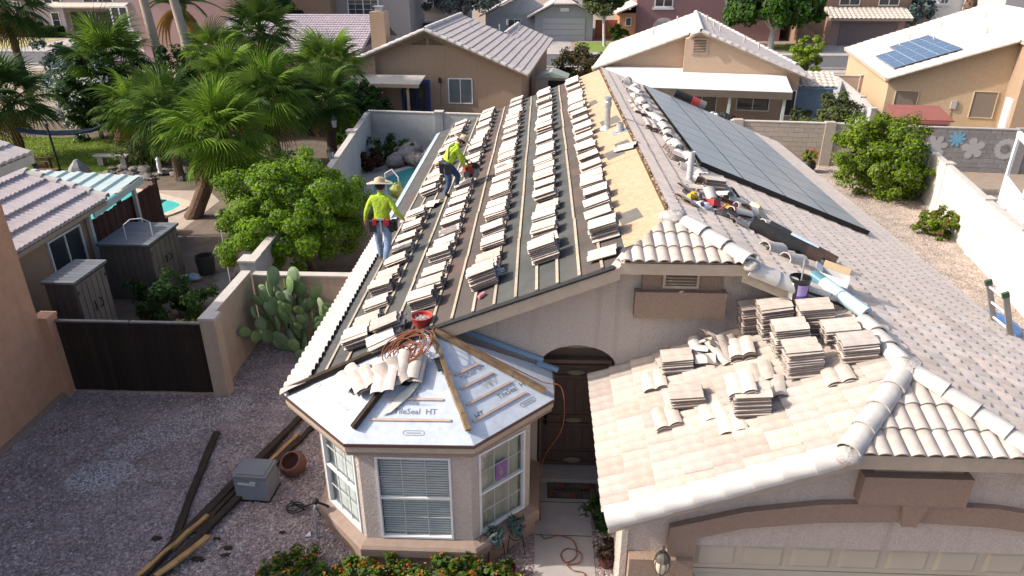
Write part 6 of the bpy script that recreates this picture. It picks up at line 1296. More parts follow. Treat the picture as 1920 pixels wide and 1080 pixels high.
def car(label, x, y, rz, m, wagon=False):
    t = thing('parked_car', label, 'car', group='cars parked on the far driveway')
    pr = [(-2.15, .35), (-2.2, .75), (-1.35, .92), (-.6, 1.42), (.95, 1.46), (1.7, 1.05), (2.15, .95), (2.2, .4)] if not wagon else [(-2.2, .4), (-2.25, 1.0), (-1.3, 1.15), (-.7, 1.75), (1.9, 1.75), (2.2, 1.1), (2.2, .4)]
    MB().poly([(x_, -.88, z) for x_, z in pr], (0, 1.76, 0)).build('body', m, t)
    a, b, c_, d = pr[2], pr[3], pr[4], pr[5]
    MB().poly([(a[0] + .12, -.80, a[1] + .03), (b[0] + .02, -.72, b[1] - .06), (c_[0] - .05, -.72, c_[1] - .06), (d[0] - .12, -.80, d[1] + .03)], (0, 0, 0.001)).build('roof_glass', GLASS, t)
    for s in (-.885, .885): MB().poly([(a[0] + .15, s, a[1] + .05), (b[0] + .05, s, b[1] - .08), (c_[0] - .1, s, c_[1] - .08), (d[0] - .15, s, d[1] + .05)], (0, .01 if s > 0 else -.01, 0)).build('window', GLASS, t)
    MB().poly([(a[0] - .02, -.78, a[1] + .04), (b[0] - .03, -.70, b[1] - .03), (b[0] - .03, .70, b[1] - .03), (a[0] - .02, .78, a[1] + .04)], (-.015, 0, .015)).build('windscreen', GLASS, t)
    for wx in (-1.4, 1.4):
        for wy in (-.86, .70):
            M = Matrix.Translation((wx, wy, .33)) @ Matrix.Rotation(R_(-90), 4, 'X'); w = MB().lathe([(0, 0), (.33, 0), (.33, .16), (0, .16)], n=16, M=M).build('wheel', BLACKM, t); MB().lathe([(0, -.01), (.2, -.01), (.2, .17), (0, .17)], n=12, M=M).build('rim', ALU, w)
    for wy in (-.6, .6): MB().b2(-2.22, -2.16, wy - .15, wy + .15, .62, .74).build('headlight', WHITE, t)
    finish(t, (x, y, 0), rz)
car('dark green saloon car parked outside the pale lavender house', -14.6, 75.5, 80, mat('car_dark', (.05, .065, .06), rough=.25, spec=.6)); car('pale silver truck parked behind the dark car', -11.6, 79.0, 85, mat('car_silver', (.42, .43, .45), rough=.3, spec=.6), True)
# clipped hedges by the far house
# ------------------------------------------------------------------ pools and yard furniture
WATER = mat('pool_water', (.08, .42, .42), (.10, .50, .48), 1.5, rough=.08, spec=.6, bump=.12, bscale=4); WATERD = mat('pool_water_deep', (.03, .22, .23), (.04, .28, .28), 1.5, rough=.08, spec=.6, bump=.1, bscale=4)
def blob(cx, cy, rx, ry, n=28, a=.18, ph=0): return [(cx + rx * (1 + a * math.sin(2 * q + ph) * .6) * math.cos(q), cy + ry * (1 + a * math.cos(3 * q + ph)) * math.sin(q)) for q in [2 * math.pi * k / n for k in range(n)]]
def pool(cx, cy, rx, ry, ph, wm, deck, nm):
    o = blob(cx, cy, rx + .35, ry + .35, ph=ph); i_ = blob(cx, cy, rx, ry, ph=ph); n = len(o)
    mb = MB(); mb.add([(x, y, .012) for x, y in o] + [(x, y, .06) for x, y in o] + [(x, y, .06) for x, y in i_] + [(x, y, .012) for x, y in i_], [(k + s * n, (k + 1) % n + s * n, (k + 1) % n + (s + 1) * n, k + (s + 1) * n) for s in range(3) for k in range(n)])
    mb.build('pool_coping', deck, kind='structure'); flat('pool_water', i_, .03, wm)
pool(-15.3, 23.9, 2.1, 1.7, .6, WATER, mat('coping_sand', (.50, .42, .33), (.44, .36, .28), 4), 'left'); pool(-5.1, 27.4, 1.35, 2.0, .4, WATERD, mat('coping_pale', (.46, .43, .41), (.40, .37, .35), 4), 'main')
flat('pool_surround', [(-7.6, 25.2), (-3.4, 25.2), (-3.4, 30.3), (-7.6, 30.3)], .009, mat('deck_beige', (.40, .35, .31), (.35, .31, .27), 3))
for k in range(26):
    x = rng.uniform(-6.3, -4.3); y = rng.uniform(29.6, 31.2); r = rng.uniform(.15, .38); MB().ball((x, y, .25 + (y - 29.6) * .25), r, 12, (1.2, 1, .8), .16).build('waterfall_rock', mat('pool_rock', (.30, .27, .255), (.17, .155, .15), 7, rough=.9, rnd=.25, bump=1, bscale=9, bdist=.08), smooth=True, label='rough grey rock in the waterfall heap behind the kidney pool', cat='rock', group='rocks of the pool waterfall')
MB().tube([(-5.75, 25.6, 0), (-5.75, 25.6, .95), (-5.45, 25.45, 1.15), (-5.2, 25.3, .9), (-5.2, 25.3, .0)], .025, 8).build('pool_rail', ALU, label='bent steel handrail at the near edge of the kidney pool', cat='rail')
MB().ball((-5.2, 24.9, .5), .26, 9, (1, .9, 1.2), .2).build('hose_bundle', mat('hose_yellow', (.40, .42, .12), (.30, .34, .10), 12), label='yellow green hose bundle hanging by the pool rail', cat='hose')
MB().box((-14.0, 24.5, .035), (.22, .9, .02)).build('pool_float', BLACKM, label='dark rectangular mat in the turquoise pool', cat='mat')
def lamp_post(label, x, y, h):
    t = thing('lamp_post', label, 'lamp', (x, y, 0), 'black garden lamp posts'); MB().lathe([(.09, 0), (.09, .12), (.05, .2), (.035, .3), (.03, h - .45)], (x, y, 0), 10).build('post', BLACKM, t)
    MB().lathe([(.03, h - .45), (.09, h - .42), (.13, h - .12)], (x, y, 0), 6).build('glass', mat('lantern_glass', (.35, .36, .36), rough=.2), t)
    for k in range(6): q = k * math.pi / 3; MB().bar((x + .09 * math.cos(q), y + .09 * math.sin(q), h - .42), (x + .13 * math.cos(q), y + .13 * math.sin(q), h - .12), .012, .012).build('rib', BLACKM, t)
    MB().lathe([(.16, h - .12), (.10, h - .03), (.03, h + .02), (.02, h + .08), (0, h + .1)], (x, y, 0), 6).build('cap', BLACKM, t)
lamp_post('black garden lantern post in front of the shaded side wall', -7.35, 24.4, 2.2); lamp_post('black lantern farther back beside the reddish palm trunk', -8.6, 29.5, 2.2)
UP = thing('hammock', 'dark blue hammock slung between posts over the lawn', 'hammock', (-20.2, 29.5, 0))
MB().tube([(-20.15, 28.5, 0), (-20.35, 28.7, 2.0)], .045, 8).lathe([(.2, 0), (.14, .1), (0, .12)], (-20.15, 28.5, 0), 10).build('post', BLACKM, UP)
V = []; 
for i in range(13):
    s = i / 12; x = -22.3 + 4.3 * s; y = 29.4 + .9 * s; z = 1.25 + 1.5 * (s - .42) ** 2 + (.35 if s > .8 else 0) * (s - .8) * 5; w = .5 * math.sin(math.pi * min(max(s, .04), .96)) ** .6
    V += [(x, y - w, z + .12), (x, y, z), (x, y + w, z + .12)]
MB().add(V, [(3 * i + j, 3 * i + 3 + j, 3 * i + 4 + j, 3 * i + 1 + j) for i in range(12) for j in range(2)]).build('sling', mat('hammock_blue', (.04, .065, .085), (.03, .05, .07), 5), UP)
CHW = mat('chair_redwood', (.13, .06, .035), (.10, .045, .028), 6, rough=.7)
t = thing('adirondack_chair', 'reddish wooden slatted garden chair on the shaded lawn', 'chair')
for k in range(6): MB().bar((-.30 + k * .12, -.05, .35), (-.30 + k * .12, .30, 1.05), .10, .02, up=(0, -1, .5)).build('back_slat', CHW, t)
for k in range(5): MB().b2(-.32, .32, -.52 + k * .10, -.44 + k * .10, .36 - .01 * k, .38 - .01 * k).build('seat_slat', CHW, t)
for s in (-.40, .40): MB().b2(s - .07, s + .07, -.6, .2, .58, .61).build('arm', CHW, t); MB().b2(s - .04, s + .04, -.55, -.47, 0, .58).build('leg', CHW, t); MB().bar((s, -.5, .33), (s, .45, .04), .04, .12).build('leg', CHW, t)
finish(t, (-20.9, 28.1, 0), 115)
MB().b2(-20.2, -19.4, 26.9, 27.4, .44, .48).b2(-20.1, -20.04, 26.95, 27.35, 0, .44).b2(-19.56, -19.5, 26.95, 27.35, 0, .44).build('side_table', CHW, label='small reddish wooden table beside the garden chair', cat='table')
t = thing('stone_bench', 'pale stone bench under the palms', 'bench', (-18.4, 29.6, 0)); STN = mat('pale_stone', (.34, .32, .30), (.28, .27, .25), 5)
MB().b2(-19.2, -17.7, 29.4, 29.8, .42, .5).build('seat', STN, t)
for x in (-18.95, -17.95): MB().b2(x - .12, x + .12, 29.45, 29.75, 0, .42).build('leg', STN, t)
MB().lathe([(.55, 0), (.5, .25), (.3, .6), (.08, .85), (0, .87)], (-18.6, 27.4, 0), 7).build('boulder', mat('boulder_grey', (.27, .26, .25), (.20, .19, .19), 4, rough=.9, bump=.5, bscale=8), label='tall pointed grey boulder at the edge of the lawn', cat='boulder')
for k in range(34):
    a_ = k / 33; x = -17.9 + 3.6 * a_ + rng.uniform(-.4, .4); y = 28.0 + rng.uniform(-.5, 1.2); r = rng.uniform(.10, .26); MB().ball((x, y, r * .4), r, 11, (1.2, 1, .7), .16).build('pond_rock', mat('pond_rock', (.22, .195, .18), (.12, .11, .105), 7, rough=.9, rnd=.3, bump=1, bscale=9, bdist=.08), smooth=True, label='rough grey edging rock round the garden pond under the palms', cat='rock', group='rocks round the garden pond')
MB().lathe([(0, 0), (.14, 0), (.08, .1), (.10, .35), (.07, .5), (.09, .6), (0, .7)], (-15.7, 28.2, .1), 8).build('statue', WHITE, label='small white garden statue among the pond rocks', cat='statue')
# ------------------------------------------------------------------ things on the front gravel and at the entry
t = thing('cool_box', 'grey plastic cool box with darker lid on the gravel', 'cool box', (-4.72, 9.35, 0))
CBG = mat('coolbox_grey', (.24, .25, .27), (.21, .22, .24), 4, rough=.5); rz_ = R_(-3); Mx = Matrix.Translation((-4.72, 9.42, 0)) @ Matrix.Rotation(rz_, 4, 'Z')
MB().box(None, (.56, .46, .46), M=Mx @ Matrix.Translation((0, 0, .25))).build('body', CBG, t); MB().box(None, (.60, .50, .05), M=Mx @ Matrix.Translation((0, 0, .51)), taper=.96).build('lid', mat('coolbox_lid', (.17, .17, .18), (.15, .15, .16), 4, rough=.5), t)
MB().box(None, (.50, .40, .03), M=Mx @ Matrix.Translation((0, 0, .535)), taper=.95).build('lid_top', MATS['coolbox_lid'], t); MB().box(None, (.58, .48, .04), M=Mx @ Matrix.Translation((0, 0, .02))).build('base', BLACKM, t)
MB().box(None, (.30, .03, .025), M=Mx @ Matrix.Translation((-.06, -.245, .38)) @ Matrix.Rotation(R_(5), 4, 'Y')).box(None, (.10, .03, .06), M=Mx @ Matrix.Translation((.05, -.245, .40))).build('latch', mat('latch_pale', (.50, .50, .46)), t)
t = thing('terracotta_pot', 'round empty terracotta pot tipped beside the cool box', 'pot', (-4.30, 9.95, 0))
M = Matrix.Translation((-4.28, 9.98, .17)) @ Matrix.Rotation(R_(28), 4, 'X') @ Matrix.Rotation(R_(-10), 4, 'Y')
MB().lathe([(0, -.15), (.14, -.15), (.23, -.04), (.24, .05), (.19, .15), (.165, .16), (.155, .15), (.20, .04), (.19, -.04), (.10, -.10), (0, -.10)], n=22, M=M).build('pot', mat('terracotta', (.20, .085, .06), (.16, .07, .05), 6, rough=.7), t, smooth=True)
def plank(lab, a, b, w, h, m, kinky=.03, piece=None):
    a = Vector(a); b = Vector(b); rough_ = rough_board(MB(), a, b, w, h, 8); o = rough_.build('plank', m, label=lab, cat='plank', group='rotten fascia planks on the gravel'); return o
plank('dark rotten plank lying apart at the left of the lumber', (-6.12, 11.0, .05), (-5.62, 8.1, .05), .12, .05, DARKWOOD)
plank('dark rotten plank running up to the bay roof corner', (-4.55, 12.1, .06), (-5.35, 8.4, .06), .12, .06, DARKWOOD)
plank('dark plank crossing over the others towards the front', (-4.75, 11.1, .10), (-5.85, 7.2, .08), .14, .05, DARKWOOD)
plank('fresh split yellow plank under the dark ones', (-4.52, 11.0, .06), (-5.0, 9.6, .05), .07, .05, SPLIT)
plank('yellow split plank at the front of the lumber', (-5.30, 8.75, .10), (-5.95, 7.1, .10), .07, .06, SPLIT)
plank('broad dark plank with yellow broken edge nearest the front', (-4.95, 9.3, .08), (-5.55, 7.3, .10), .13, .06, DARKWOOD)
plank('pale broken plank on top near the front', (-5.08, 8.25, .14), (-5.50, 7.45, .14), .09, .04, SPLIT)
plank('long dark plank lying beside the bay corner', (-4.20, 11.6, .05), (-4.85, 9.7, .05), .11, .05, DARKWOOD)
for i, (x, y) in enumerate(((-5.0, 8.33), (-4.0, 8.5), (-5.95, 8.3), (-4.75, 8.15), (-4.72, 8.0), (-5.1, 7.9))): MB().ball((x, y, .02), rng.uniform(.03, .07), 8, (1.9, 1, .5), .35).build('wood_scrap', DARKWOOD, label='small dark rotten wood scrap on the gravel, ' + ['beside the split yellow plank', 'nearest the standpipe', 'left of the lumber', 'right of the front planks', 'in front of the right hand scrap', 'touching the broken pale plank'][i], cat='wood scrap', group='wood scraps on the gravel')
MB().poly([(-3.62, 8.42, .02), (-3.52, 8.42, .02), (-3.56, 8.52, .02)], (0, 0, .02)).build('paper_scrap', WHITE, label='small white triangular scrap on the gravel by the bay', cat='scrap')
t = thing('irrigation_pipe', 'grey standpipe with black valve beside the bay window', 'pipe', (-3.38, 8.5, 0))
MB().tube([(-3.42, 8.42, 0), (-3.42, 8.46, .55), (-3.40, 8.50, .62)], .022, 8).build('pipe', mat('pipe_grey', (.34, .36, .37)), t); MB().ball((-3.40, 8.52, .66), .055, 8).tube([(-3.40, 8.52, .66), (-3.25, 8.6, .5), (-3.2, 8.62, .15)], .02, 6).build('valve', BLACKM, t)
P = [(-4.1, 9.2, .03)] + [(-3.95 + .14 * math.cos(q), 9.0 + .12 * math.sin(q), .03 + .004 * i) for i, q in enumerate([R_(30 * k) for k in range(22)])] + [(-3.7, 9.15, .04), (-3.5, 8.9, .05)]
MB().tube(P, .012, 6).build('drip_hose', BLACKM, label='thin black drip hose coiled beside the cool box', cat='hose')
t = thing('door_mat', 'patterned brick coloured door mat with dark lettering', 'door mat', (.64, 9.66, .01))
MB().b2(.22, 1.06, 9.47, 9.86, .012, .024).build('base', mat('mat_base', (.05, .035, .03)), t)
MCOL = [mat('mat_%d' % i, c, rough=.95) for i, c in enumerate([(.20, .06, .045), (.13, .10, .075), (.09, .055, .05), (.17, .09, .05), (.10, .08, .08)])]
for r, (y0, y1) in enumerate(((9.49, 9.60), (9.73, 9.84))):
    x = .24; k = 0
    while x < 1.02: w = rng.uniform(.05, .11); MB().b2(x, min(x + w, 1.04), y0, y1, .024, .028).build('patch', MCOL[(k * 2 + r) % 5], t); x += w + .008; k += 1
MB().b2(.24, 1.04, 9.61, 9.72, .024, .0265).build('letter_band', mat('mat_band', (.11, .085, .07)), t)
place('lettering', text_mesh('WELCOME', .105, mat('mat_letter', (.02, .015, .012)), bold=.003), t, Matrix.Translation((.64, 9.665, .0275)) @ Matrix.Scale(1.25, 4, (1, 0, 0)))
# ------------------------------------------------------------------ vegetation
def leafmat(name, a, b, c=None, rnd=.3, tr=.35, rough=.5): return mat(name, a, b, 1.3, rough=rough + .2, rnd=rnd, island=True, spec=.10, trans=tr, big=c, bigscale=.8, bigamt=.5)
LIME = leafmat('leaf_lime', (.12, .225, .012), (.17, .285, .014), (.065, .14, .010))
CITRUS = leafmat('leaf_citrus', (.115, .19, .014), (.17, .235, .018), (.07, .125, .012))
DKGREEN = leafmat('leaf_dark', (.030, .065, .018), (.045, .085, .02))
OLIVEL = leafmat('leaf_olive', (.075, .095, .035), (.10, .12, .04))
GREYLEAF = leafmat('leaf_greyblue', (.10, .15, .14), (.14, .19, .17))
BRIGHT = leafmat('leaf_bright', (.15, .23, .02), (.20, .28, .03))
REDLEAF = leafmat('leaf_red', (.20, .06, .035), (.12, .09, .035))
BARK = mat('bark', (.20, .16, .125), (.13, .105, .085), 9, rough=.95, bump=.8, bscale=18, bdist=.03)
WHITEBARK = mat('white_trunk', (.55, .53, .50), (.45, .43, .40), 7, rough=.9)
def leaves(n, centre, radii, size, clumps=60, clump_r=.28, shell=.72, asp=.5, zmin=None, flat_bottom=0.0, seed=0):
    """leaf sized faces in clumps through an ellipsoid: V, F arrays"""
    g = np.random.default_rng(seed + 11); c0 = np.array(centre, float); R = np.array(radii, float)
    d = g.normal(size=(clumps, 3)); d /= np.linalg.norm(d, axis=1)[:, None]
    if flat_bottom: d[:, 2] = np.where(d[:, 2] < -flat_bottom, -flat_bottom * g.uniform(0, 1, clumps), d[:, 2])
    rad = np.where(g.uniform(size=clumps) < .25, g.uniform(.25, shell, clumps), g.uniform(shell, 1.06, clumps)); rad = np.where(g.uniform(size=clumps) < .08, 1.16, rad)
    cc = d * rad[:, None] * R; cs = g.uniform(.6, 1.35, clumps) * clump_r * R.mean()
    k = g.integers(0, clumps, n); o = g.normal(size=(n, 3)); o /= np.linalg.norm(o, axis=1)[:, None]; o *= g.uniform(0, 1, (n, 1)) ** .55
    P = c0 + cc[k] + o * cs[k][:, None] * np.array([1, 1, .8])
    if zmin is not None: P[:, 2] = np.maximum(P[:, 2], zmin + g.uniform(0, .1, n))
    nr = o + d[k] * .6 + np.array([0, 0, .5]) + g.normal(size=(n, 3)) * .55; nr /= np.linalg.norm(nr, axis=1)[:, None]
    a = np.cross(nr, g.normal(size=(n, 3))); a /= np.linalg.norm(a, axis=1)[:, None]; b = np.cross(nr, a)
    s = size * g.uniform(.65, 1.35, (n, 1)); V = np.stack([P - a * s, P + b * s * asp, P + a * s, P - b * s * asp], 1).reshape(-1, 3)
    F = np.arange(n * 4).reshape(n, 4); return V, F
def tree(name, label, cat, base, crown_c, radii, n, size, m, trunk_m=BARK, trunk_r=.12, clumps=60, clump_r=.28, group=None, limbs=6, extra=None, asp=.5, flat_bottom=.35, seed=0):
    t = thing(name, label, cat, base, group); B = Vector(base); Cc = Vector(crown_c); mb = MB(); fork = B.lerp(Vector((Cc.x, Cc.y, Cc.z - radii[2] * .55)), .8)
    mb.tube([B - Vector((0, 0, .05)), B.lerp(fork, .5) + Vector((rng.uniform(-.05, .05), 0, 0)), fork], [trunk_r, trunk_r * .85, trunk_r * .7], 8)
    for k in range(limbs):
        q = 2 * math.pi * k / limbs + rng.uniform(-.3, .3); e = Cc + Vector((math.cos(q) * radii[0] * .6, math.sin(q) * radii[1] * .6, rng.uniform(-.1, .5) * radii[2]))
        mb.tube([fork, fork.lerp(e, .5) + Vector((0, 0, .1)), e], [trunk_r * .55, trunk_r * .35, trunk_r * .12], 6)
    mb.build('trunk', trunk_m, t, smooth=True)
    V, F = leaves(n, crown_c, radii, size, clumps, clump_r, asp=asp, flat_bottom=flat_bottom, seed=seed)
    fast_obj('crown', V, F, m, t)
    if extra:
        n2, s2, m2 = extra; V, F = leaves(n2, crown_c, [r * 1.02 for r in radii], s2, clumps, clump_r, shell=.9, flat_bottom=flat_bottom, seed=seed); fast_obj('blossom', V, F, m2, t)
    return t
# bushy lime tree by the house side
tree('lime_tree', 'round bushy lime tree with bright leaves behind the standing worker', 'tree', (-6.55, 18.9, 0), (-6.75, 18.3, 1.88), (1.95, 1.9, 1.42), 80000, .046, LIME, clumps=210, clump_r=.17, limbs=9, seed=1, flat_bottom=.75)
# right side yard shrubs
tree('citrus_shrub', 'big glossy green shrub at the corner of the white wall', 'shrub', (12.9, 26.6, 0), (12.75, 26.7, 1.42), (1.5, 1.5, 1.55), 38000, .062, CITRUS, clumps=210, clump_r=.22, limbs=7, seed=2, flat_bottom=.95)
tree('low_shrub', 'low rounded shrub with reddish tips on the gravel by the white wall', 'shrub', (13.0, 22.4, 0), (12.95, 22.4, .38), (.68, .62, .45), 5200, .05, CITRUS, clumps=50, clump_r=.24, trunk_r=.03, extra=(700, .045, REDLEAF), seed=3, flat_bottom=.8)
FP = thing('flower_pot', 'dark pot of orange flowers by the block wall pier', 'plant pot', (11.25, 29.8, 0))
MB().lathe([(0, 0), (.17, 0), (.30, .22), (.29, .40), (.24, .48), (.21, .47), (.2, .40), (0, .40)], (11.25, 29.8, 0), 16).build('pot', BLACKM, FP, smooth=True)
V, F = leaves(900, (11.25, 29.8, .68), (.27, .27, .24), .05, 20, .35, seed=4); fast_obj('foliage', V, F, CITRUS, FP)
V, F = leaves(420, (11.25, 29.8, .74), (.27, .27, .24), .04, 20, .35, shell=.95, seed=5); fast_obj('flowers', V, F, leafmat('petal_orange', (.50, .12, .04), (.45, .22, .06)), FP)
tree('olive_shrub', 'loose olive green shrub in front of the tiled blue shed', 'shrub', (14.1, 35.6, 0), (14.0, 35.4, 1.0), (1.6, 1.0, 1.1), 7000, .08, OLIVEL, clumps=60, clump_r=.22, trunk_r=.05, seed=6, flat_bottom=.8)
tree('young_tree', 'young bright green tree beside the near kerb', 'tree', (18.9, 53.5, 0), (18.8, 53.5, 1.6), (1.05, 1.0, 1.6), 4200, .11, BRIGHT, clumps=36, clump_r=.28, trunk_r=.05, seed=7, flat_bottom=.9)
tree('photinia_bush', 'reddish green bush behind the storage shed', 'shrub', (2.4, 47.5, 0), (2.4, 47.5, 1.5), (1.9, 1.6, 1.5), 6000, .12, leafmat('leaf_photinia', (.10, .055, .035), (.06, .075, .03)), clumps=50, clump_r=.25, trunk_r=.07, seed=8, flat_bottom=.8)
tree('dark_bush', 'dark green bush right of the reddish one by the shed', 'shrub', (4.0, 47.5, 0), (4.0, 47.6, 1.1), (1.0, 1.2, 1.2), 3200, .11, DKGREEN, clumps=30, clump_r=.28, trunk_r=.06, seed=9, flat_bottom=.8)
tree('orange_grass_shrub', 'dry reddish shrub at the end of the far lawn', 'shrub', (5.2, 57.0, 0), (5.2, 57, .6), (.9, .8, .65), 1500, .12, REDLEAF, clumps=20, clump_r=.35, trunk_r=.03, seed=10)
# far street trees
tree('street_tree', 'pale trunked street tree beside the blue grey garage', 'tree', (6.1, 74, 0), (5.9, 74, 4.0), (2.1, 2.0, 2.3), 8000, .18, OLIVEL, WHITEBARK, .16, 60, .26, 'far street trees', seed=11)
tree('street_tree', 'grey lilac flowering tree behind the tan house ridge', 'tree', (-8.0, 77, 0), (-8.0, 77, 4.2), (3.4, 3, 2.4), 6000, .18, leafmat('leaf_lilac', (.15, .15, .17), (.10, .13, .09)), BARK, .25, 50, .25, 'far street trees', seed=12)
tree('shade_tree', 'large dark green shade tree with white painted trunk across the street', 'tree', (21.6, 72, 0), (22.0, 73, 3.6), (4.6, 3.4, 2.9), 20000, .21, leafmat('leaf_shade', (.035, .085, .018), (.06, .12, .022)), WHITEBARK, .34, 90, .24, seed=13)
tree('street_tree', 'greyish round tree right of the far brown garage', 'tree', (37.0, 77.5, 0), (37.0, 77.5, 2.9), (1.7, 1.6, 1.7), 3500, .16, GREYLEAF, BARK, .14, 40, .26, 'far street trees', seed=14)
tree('street_tree', 'leafy green tree beside the mauve house wing', 'tree', (8.6, 88, 0), (8.6, 88, 3.4), (2.6, 2.2, 1.7), 4000, .2, leafmat('leaf_far', (.05, .12, .015), (.08, .15, .02)), BARK, .2, 40, .26, 'far street trees', seed=15)
tree('street_tree', 'dark tree in front of the far brown house behind palms', 'tree', (-24, 66.5, 0), (-24, 66.5, 3.9), (2.6, 2, 1.8), 4500, .18, DKGREEN, BARK, .2, 40, .26, 'far street trees', seed=16)
tree('street_tree', 'light green tree cut by the upper right edge', 'tree', (32.5, 56, 0), (32.5, 56, 2.9), (1.8, 1.6, 1.9), 4000, .14, BRIGHT, BARK, .12, 40, .26, 'far street trees', seed=17)
tree('low_shrub', 'small green shrub under the far pale trunked tree', 'shrub', (7.6, 74.5, 0), (7.6, 74.5, 1.0), (1.2, 1, 1.0), 2200, .13, leafmat('leaf_far2', (.05, .11, .015), (.07, .14, .02)), clumps=24, clump_r=.3, seed=18)
for x, y, w, h, lab, sd in ((-55.9, 80.2, 1.3, 1.45, 'taller dark clipped box hedge at the far porch', 19), (-53.3, 79.8, 1.2, 1.05, 'lower clipped box hedge next to the far porch column', 20)):
    g_ = np.random.default_rng(sd); n = 1500; P = g_.uniform(-1, 1, (n, 3)); ax = g_.integers(0, 3, n); P[np.arange(n), ax] = np.sign(P[np.arange(n), ax]); P = P * np.array([w, .7, h / 2]) + np.array([x, y, h / 2])
    nr = g_.normal(size=(n, 3)); a = np.cross(nr, g_.normal(size=(n, 3))); a /= np.linalg.norm(a, axis=1)[:, None]; b = np.cross(nr, a); b /= np.linalg.norm(b, axis=1)[:, None]; s = .13
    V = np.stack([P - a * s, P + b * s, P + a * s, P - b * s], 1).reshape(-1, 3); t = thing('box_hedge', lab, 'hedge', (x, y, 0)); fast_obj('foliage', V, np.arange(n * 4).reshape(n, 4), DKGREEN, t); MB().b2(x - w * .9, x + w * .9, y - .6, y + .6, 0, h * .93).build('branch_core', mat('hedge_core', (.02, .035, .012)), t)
# left yard: shaded shrubs and oleanders
OLE = (1100, .07, leafmat('petal_white', (.60, .58, .58), (.66, .64, .64), rnd=.1))
tree('oleander', 'white flowering oleander behind the hammock', 'shrub', (-21.8, 34.5, 0), (-21.8, 34.5, 1.9), (1.6, 1.5, 1.8), 8000, .11, DKGREEN, clumps=60, clump_r=.22, extra=OLE, group='oleanders', seed=21, flat_bottom=.9)
tree('oleander', 'tall grey blue shrub with bare twigs left of the biggest rear palm', 'shrub', (-24.0, 37.5, 0), (-24.0, 37.5, 2.4), (1.9, 1.6, 2.3), 8000, .11, GREYLEAF, clumps=60, clump_r=.22, extra=(260, .07, OLE[2]), group='oleanders', seed=22, flat_bottom=.9)
for k, (x, y, rx, rz_, lab) in enumerate(((-18.5, 36.5, 2.4, 2.0, 'very dark oleander mass under the biggest rear palm'), (-15.5, 35.5, 2.2, 1.9, 'dark oleander between the two rear palms'), (-12.6, 36.0, 2.0, 1.8, 'dark oleander behind the bright front palm'), (-9.6, 37.0, 1.6, 1.3, 'dark bush at the end of the shaded side wall'))):
    tree('oleander', lab, 'shrub', (x, y, 0), (x, y, rz_), (rx, 1.6, rz_), 8000, .12, DKGREEN, clumps=60, clump_r=.24, extra=(150, .07, OLE[2]), group='oleanders', seed=23 + k, flat_bottom=.95)
for x, y, rx, rz_, lab, m, sd in ((-6.6, 30.9, 1.0, .55, 'green spreading bush in the corner behind the kidney pool', DKGREEN, 30), (-7.2, 29.3, .6, .4, 'dark reddish bush at the foot of the side wall', leafmat('leaf_maroon', (.09, .03, .025), (.06, .04, .025)), 31), (-9.1, 15.8, 1.1, .55, 'dark shaded shrub between the two plastic sheds', DKGREEN, 32), (-7.6, 13.9, .8, .45, 'low leafy plant bed just inside the gate', OLIVEL, 33),
                                  (-8.9, 32.4, .9, .9, 'leafy vine hanging over the end of the side wall', LIME, 34), (-16.8, 29.6, 1.3, .7, 'dry grassy clump beside the pond rocks', OLIVEL, 35), (-13.9, 29.8, 1.2, .6, 'dark ground shrub under the bright front palm', DKGREEN, 36), (-9.8, 26.2, 1.5, .8, 'shaded shrub at the pool side under palms', DKGREEN, 37), (-9.2, 21.8, 1.0, .6, 'shrub at the foot of the lime tree', OLIVEL, 38)):
    tree('yard_shrub', lab, 'shrub', (x, y, 0), (x, y, rz_), (rx, rx * .8, rz_), 3600, .06, m, clumps=40, clump_r=.25, trunk_r=.025, group='low yard shrubs', seed=sd, flat_bottom=.8, limbs=4)
# bare twigs
mb = MB()
for k in range(14):
    x = -22.9 + rng.uniform(-.8, 1.0); e = Vector((x + rng.uniform(-1.2, 1.0), 37.6 + rng.uniform(-.5, .5), rng.uniform(3.8, 5.6))); mb.tube([(x, 37.5, 1.5), Vector((x, 37.5, 1.5)).lerp(e, .5) + Vector((.1, 0, .1)), e], [.03, .02, .006], 4)
mb.build('bare_twigs', mat('twig', (.16, .13, .115)), label='bare grey twigs standing above the grey blue shrub', cat='twigs')

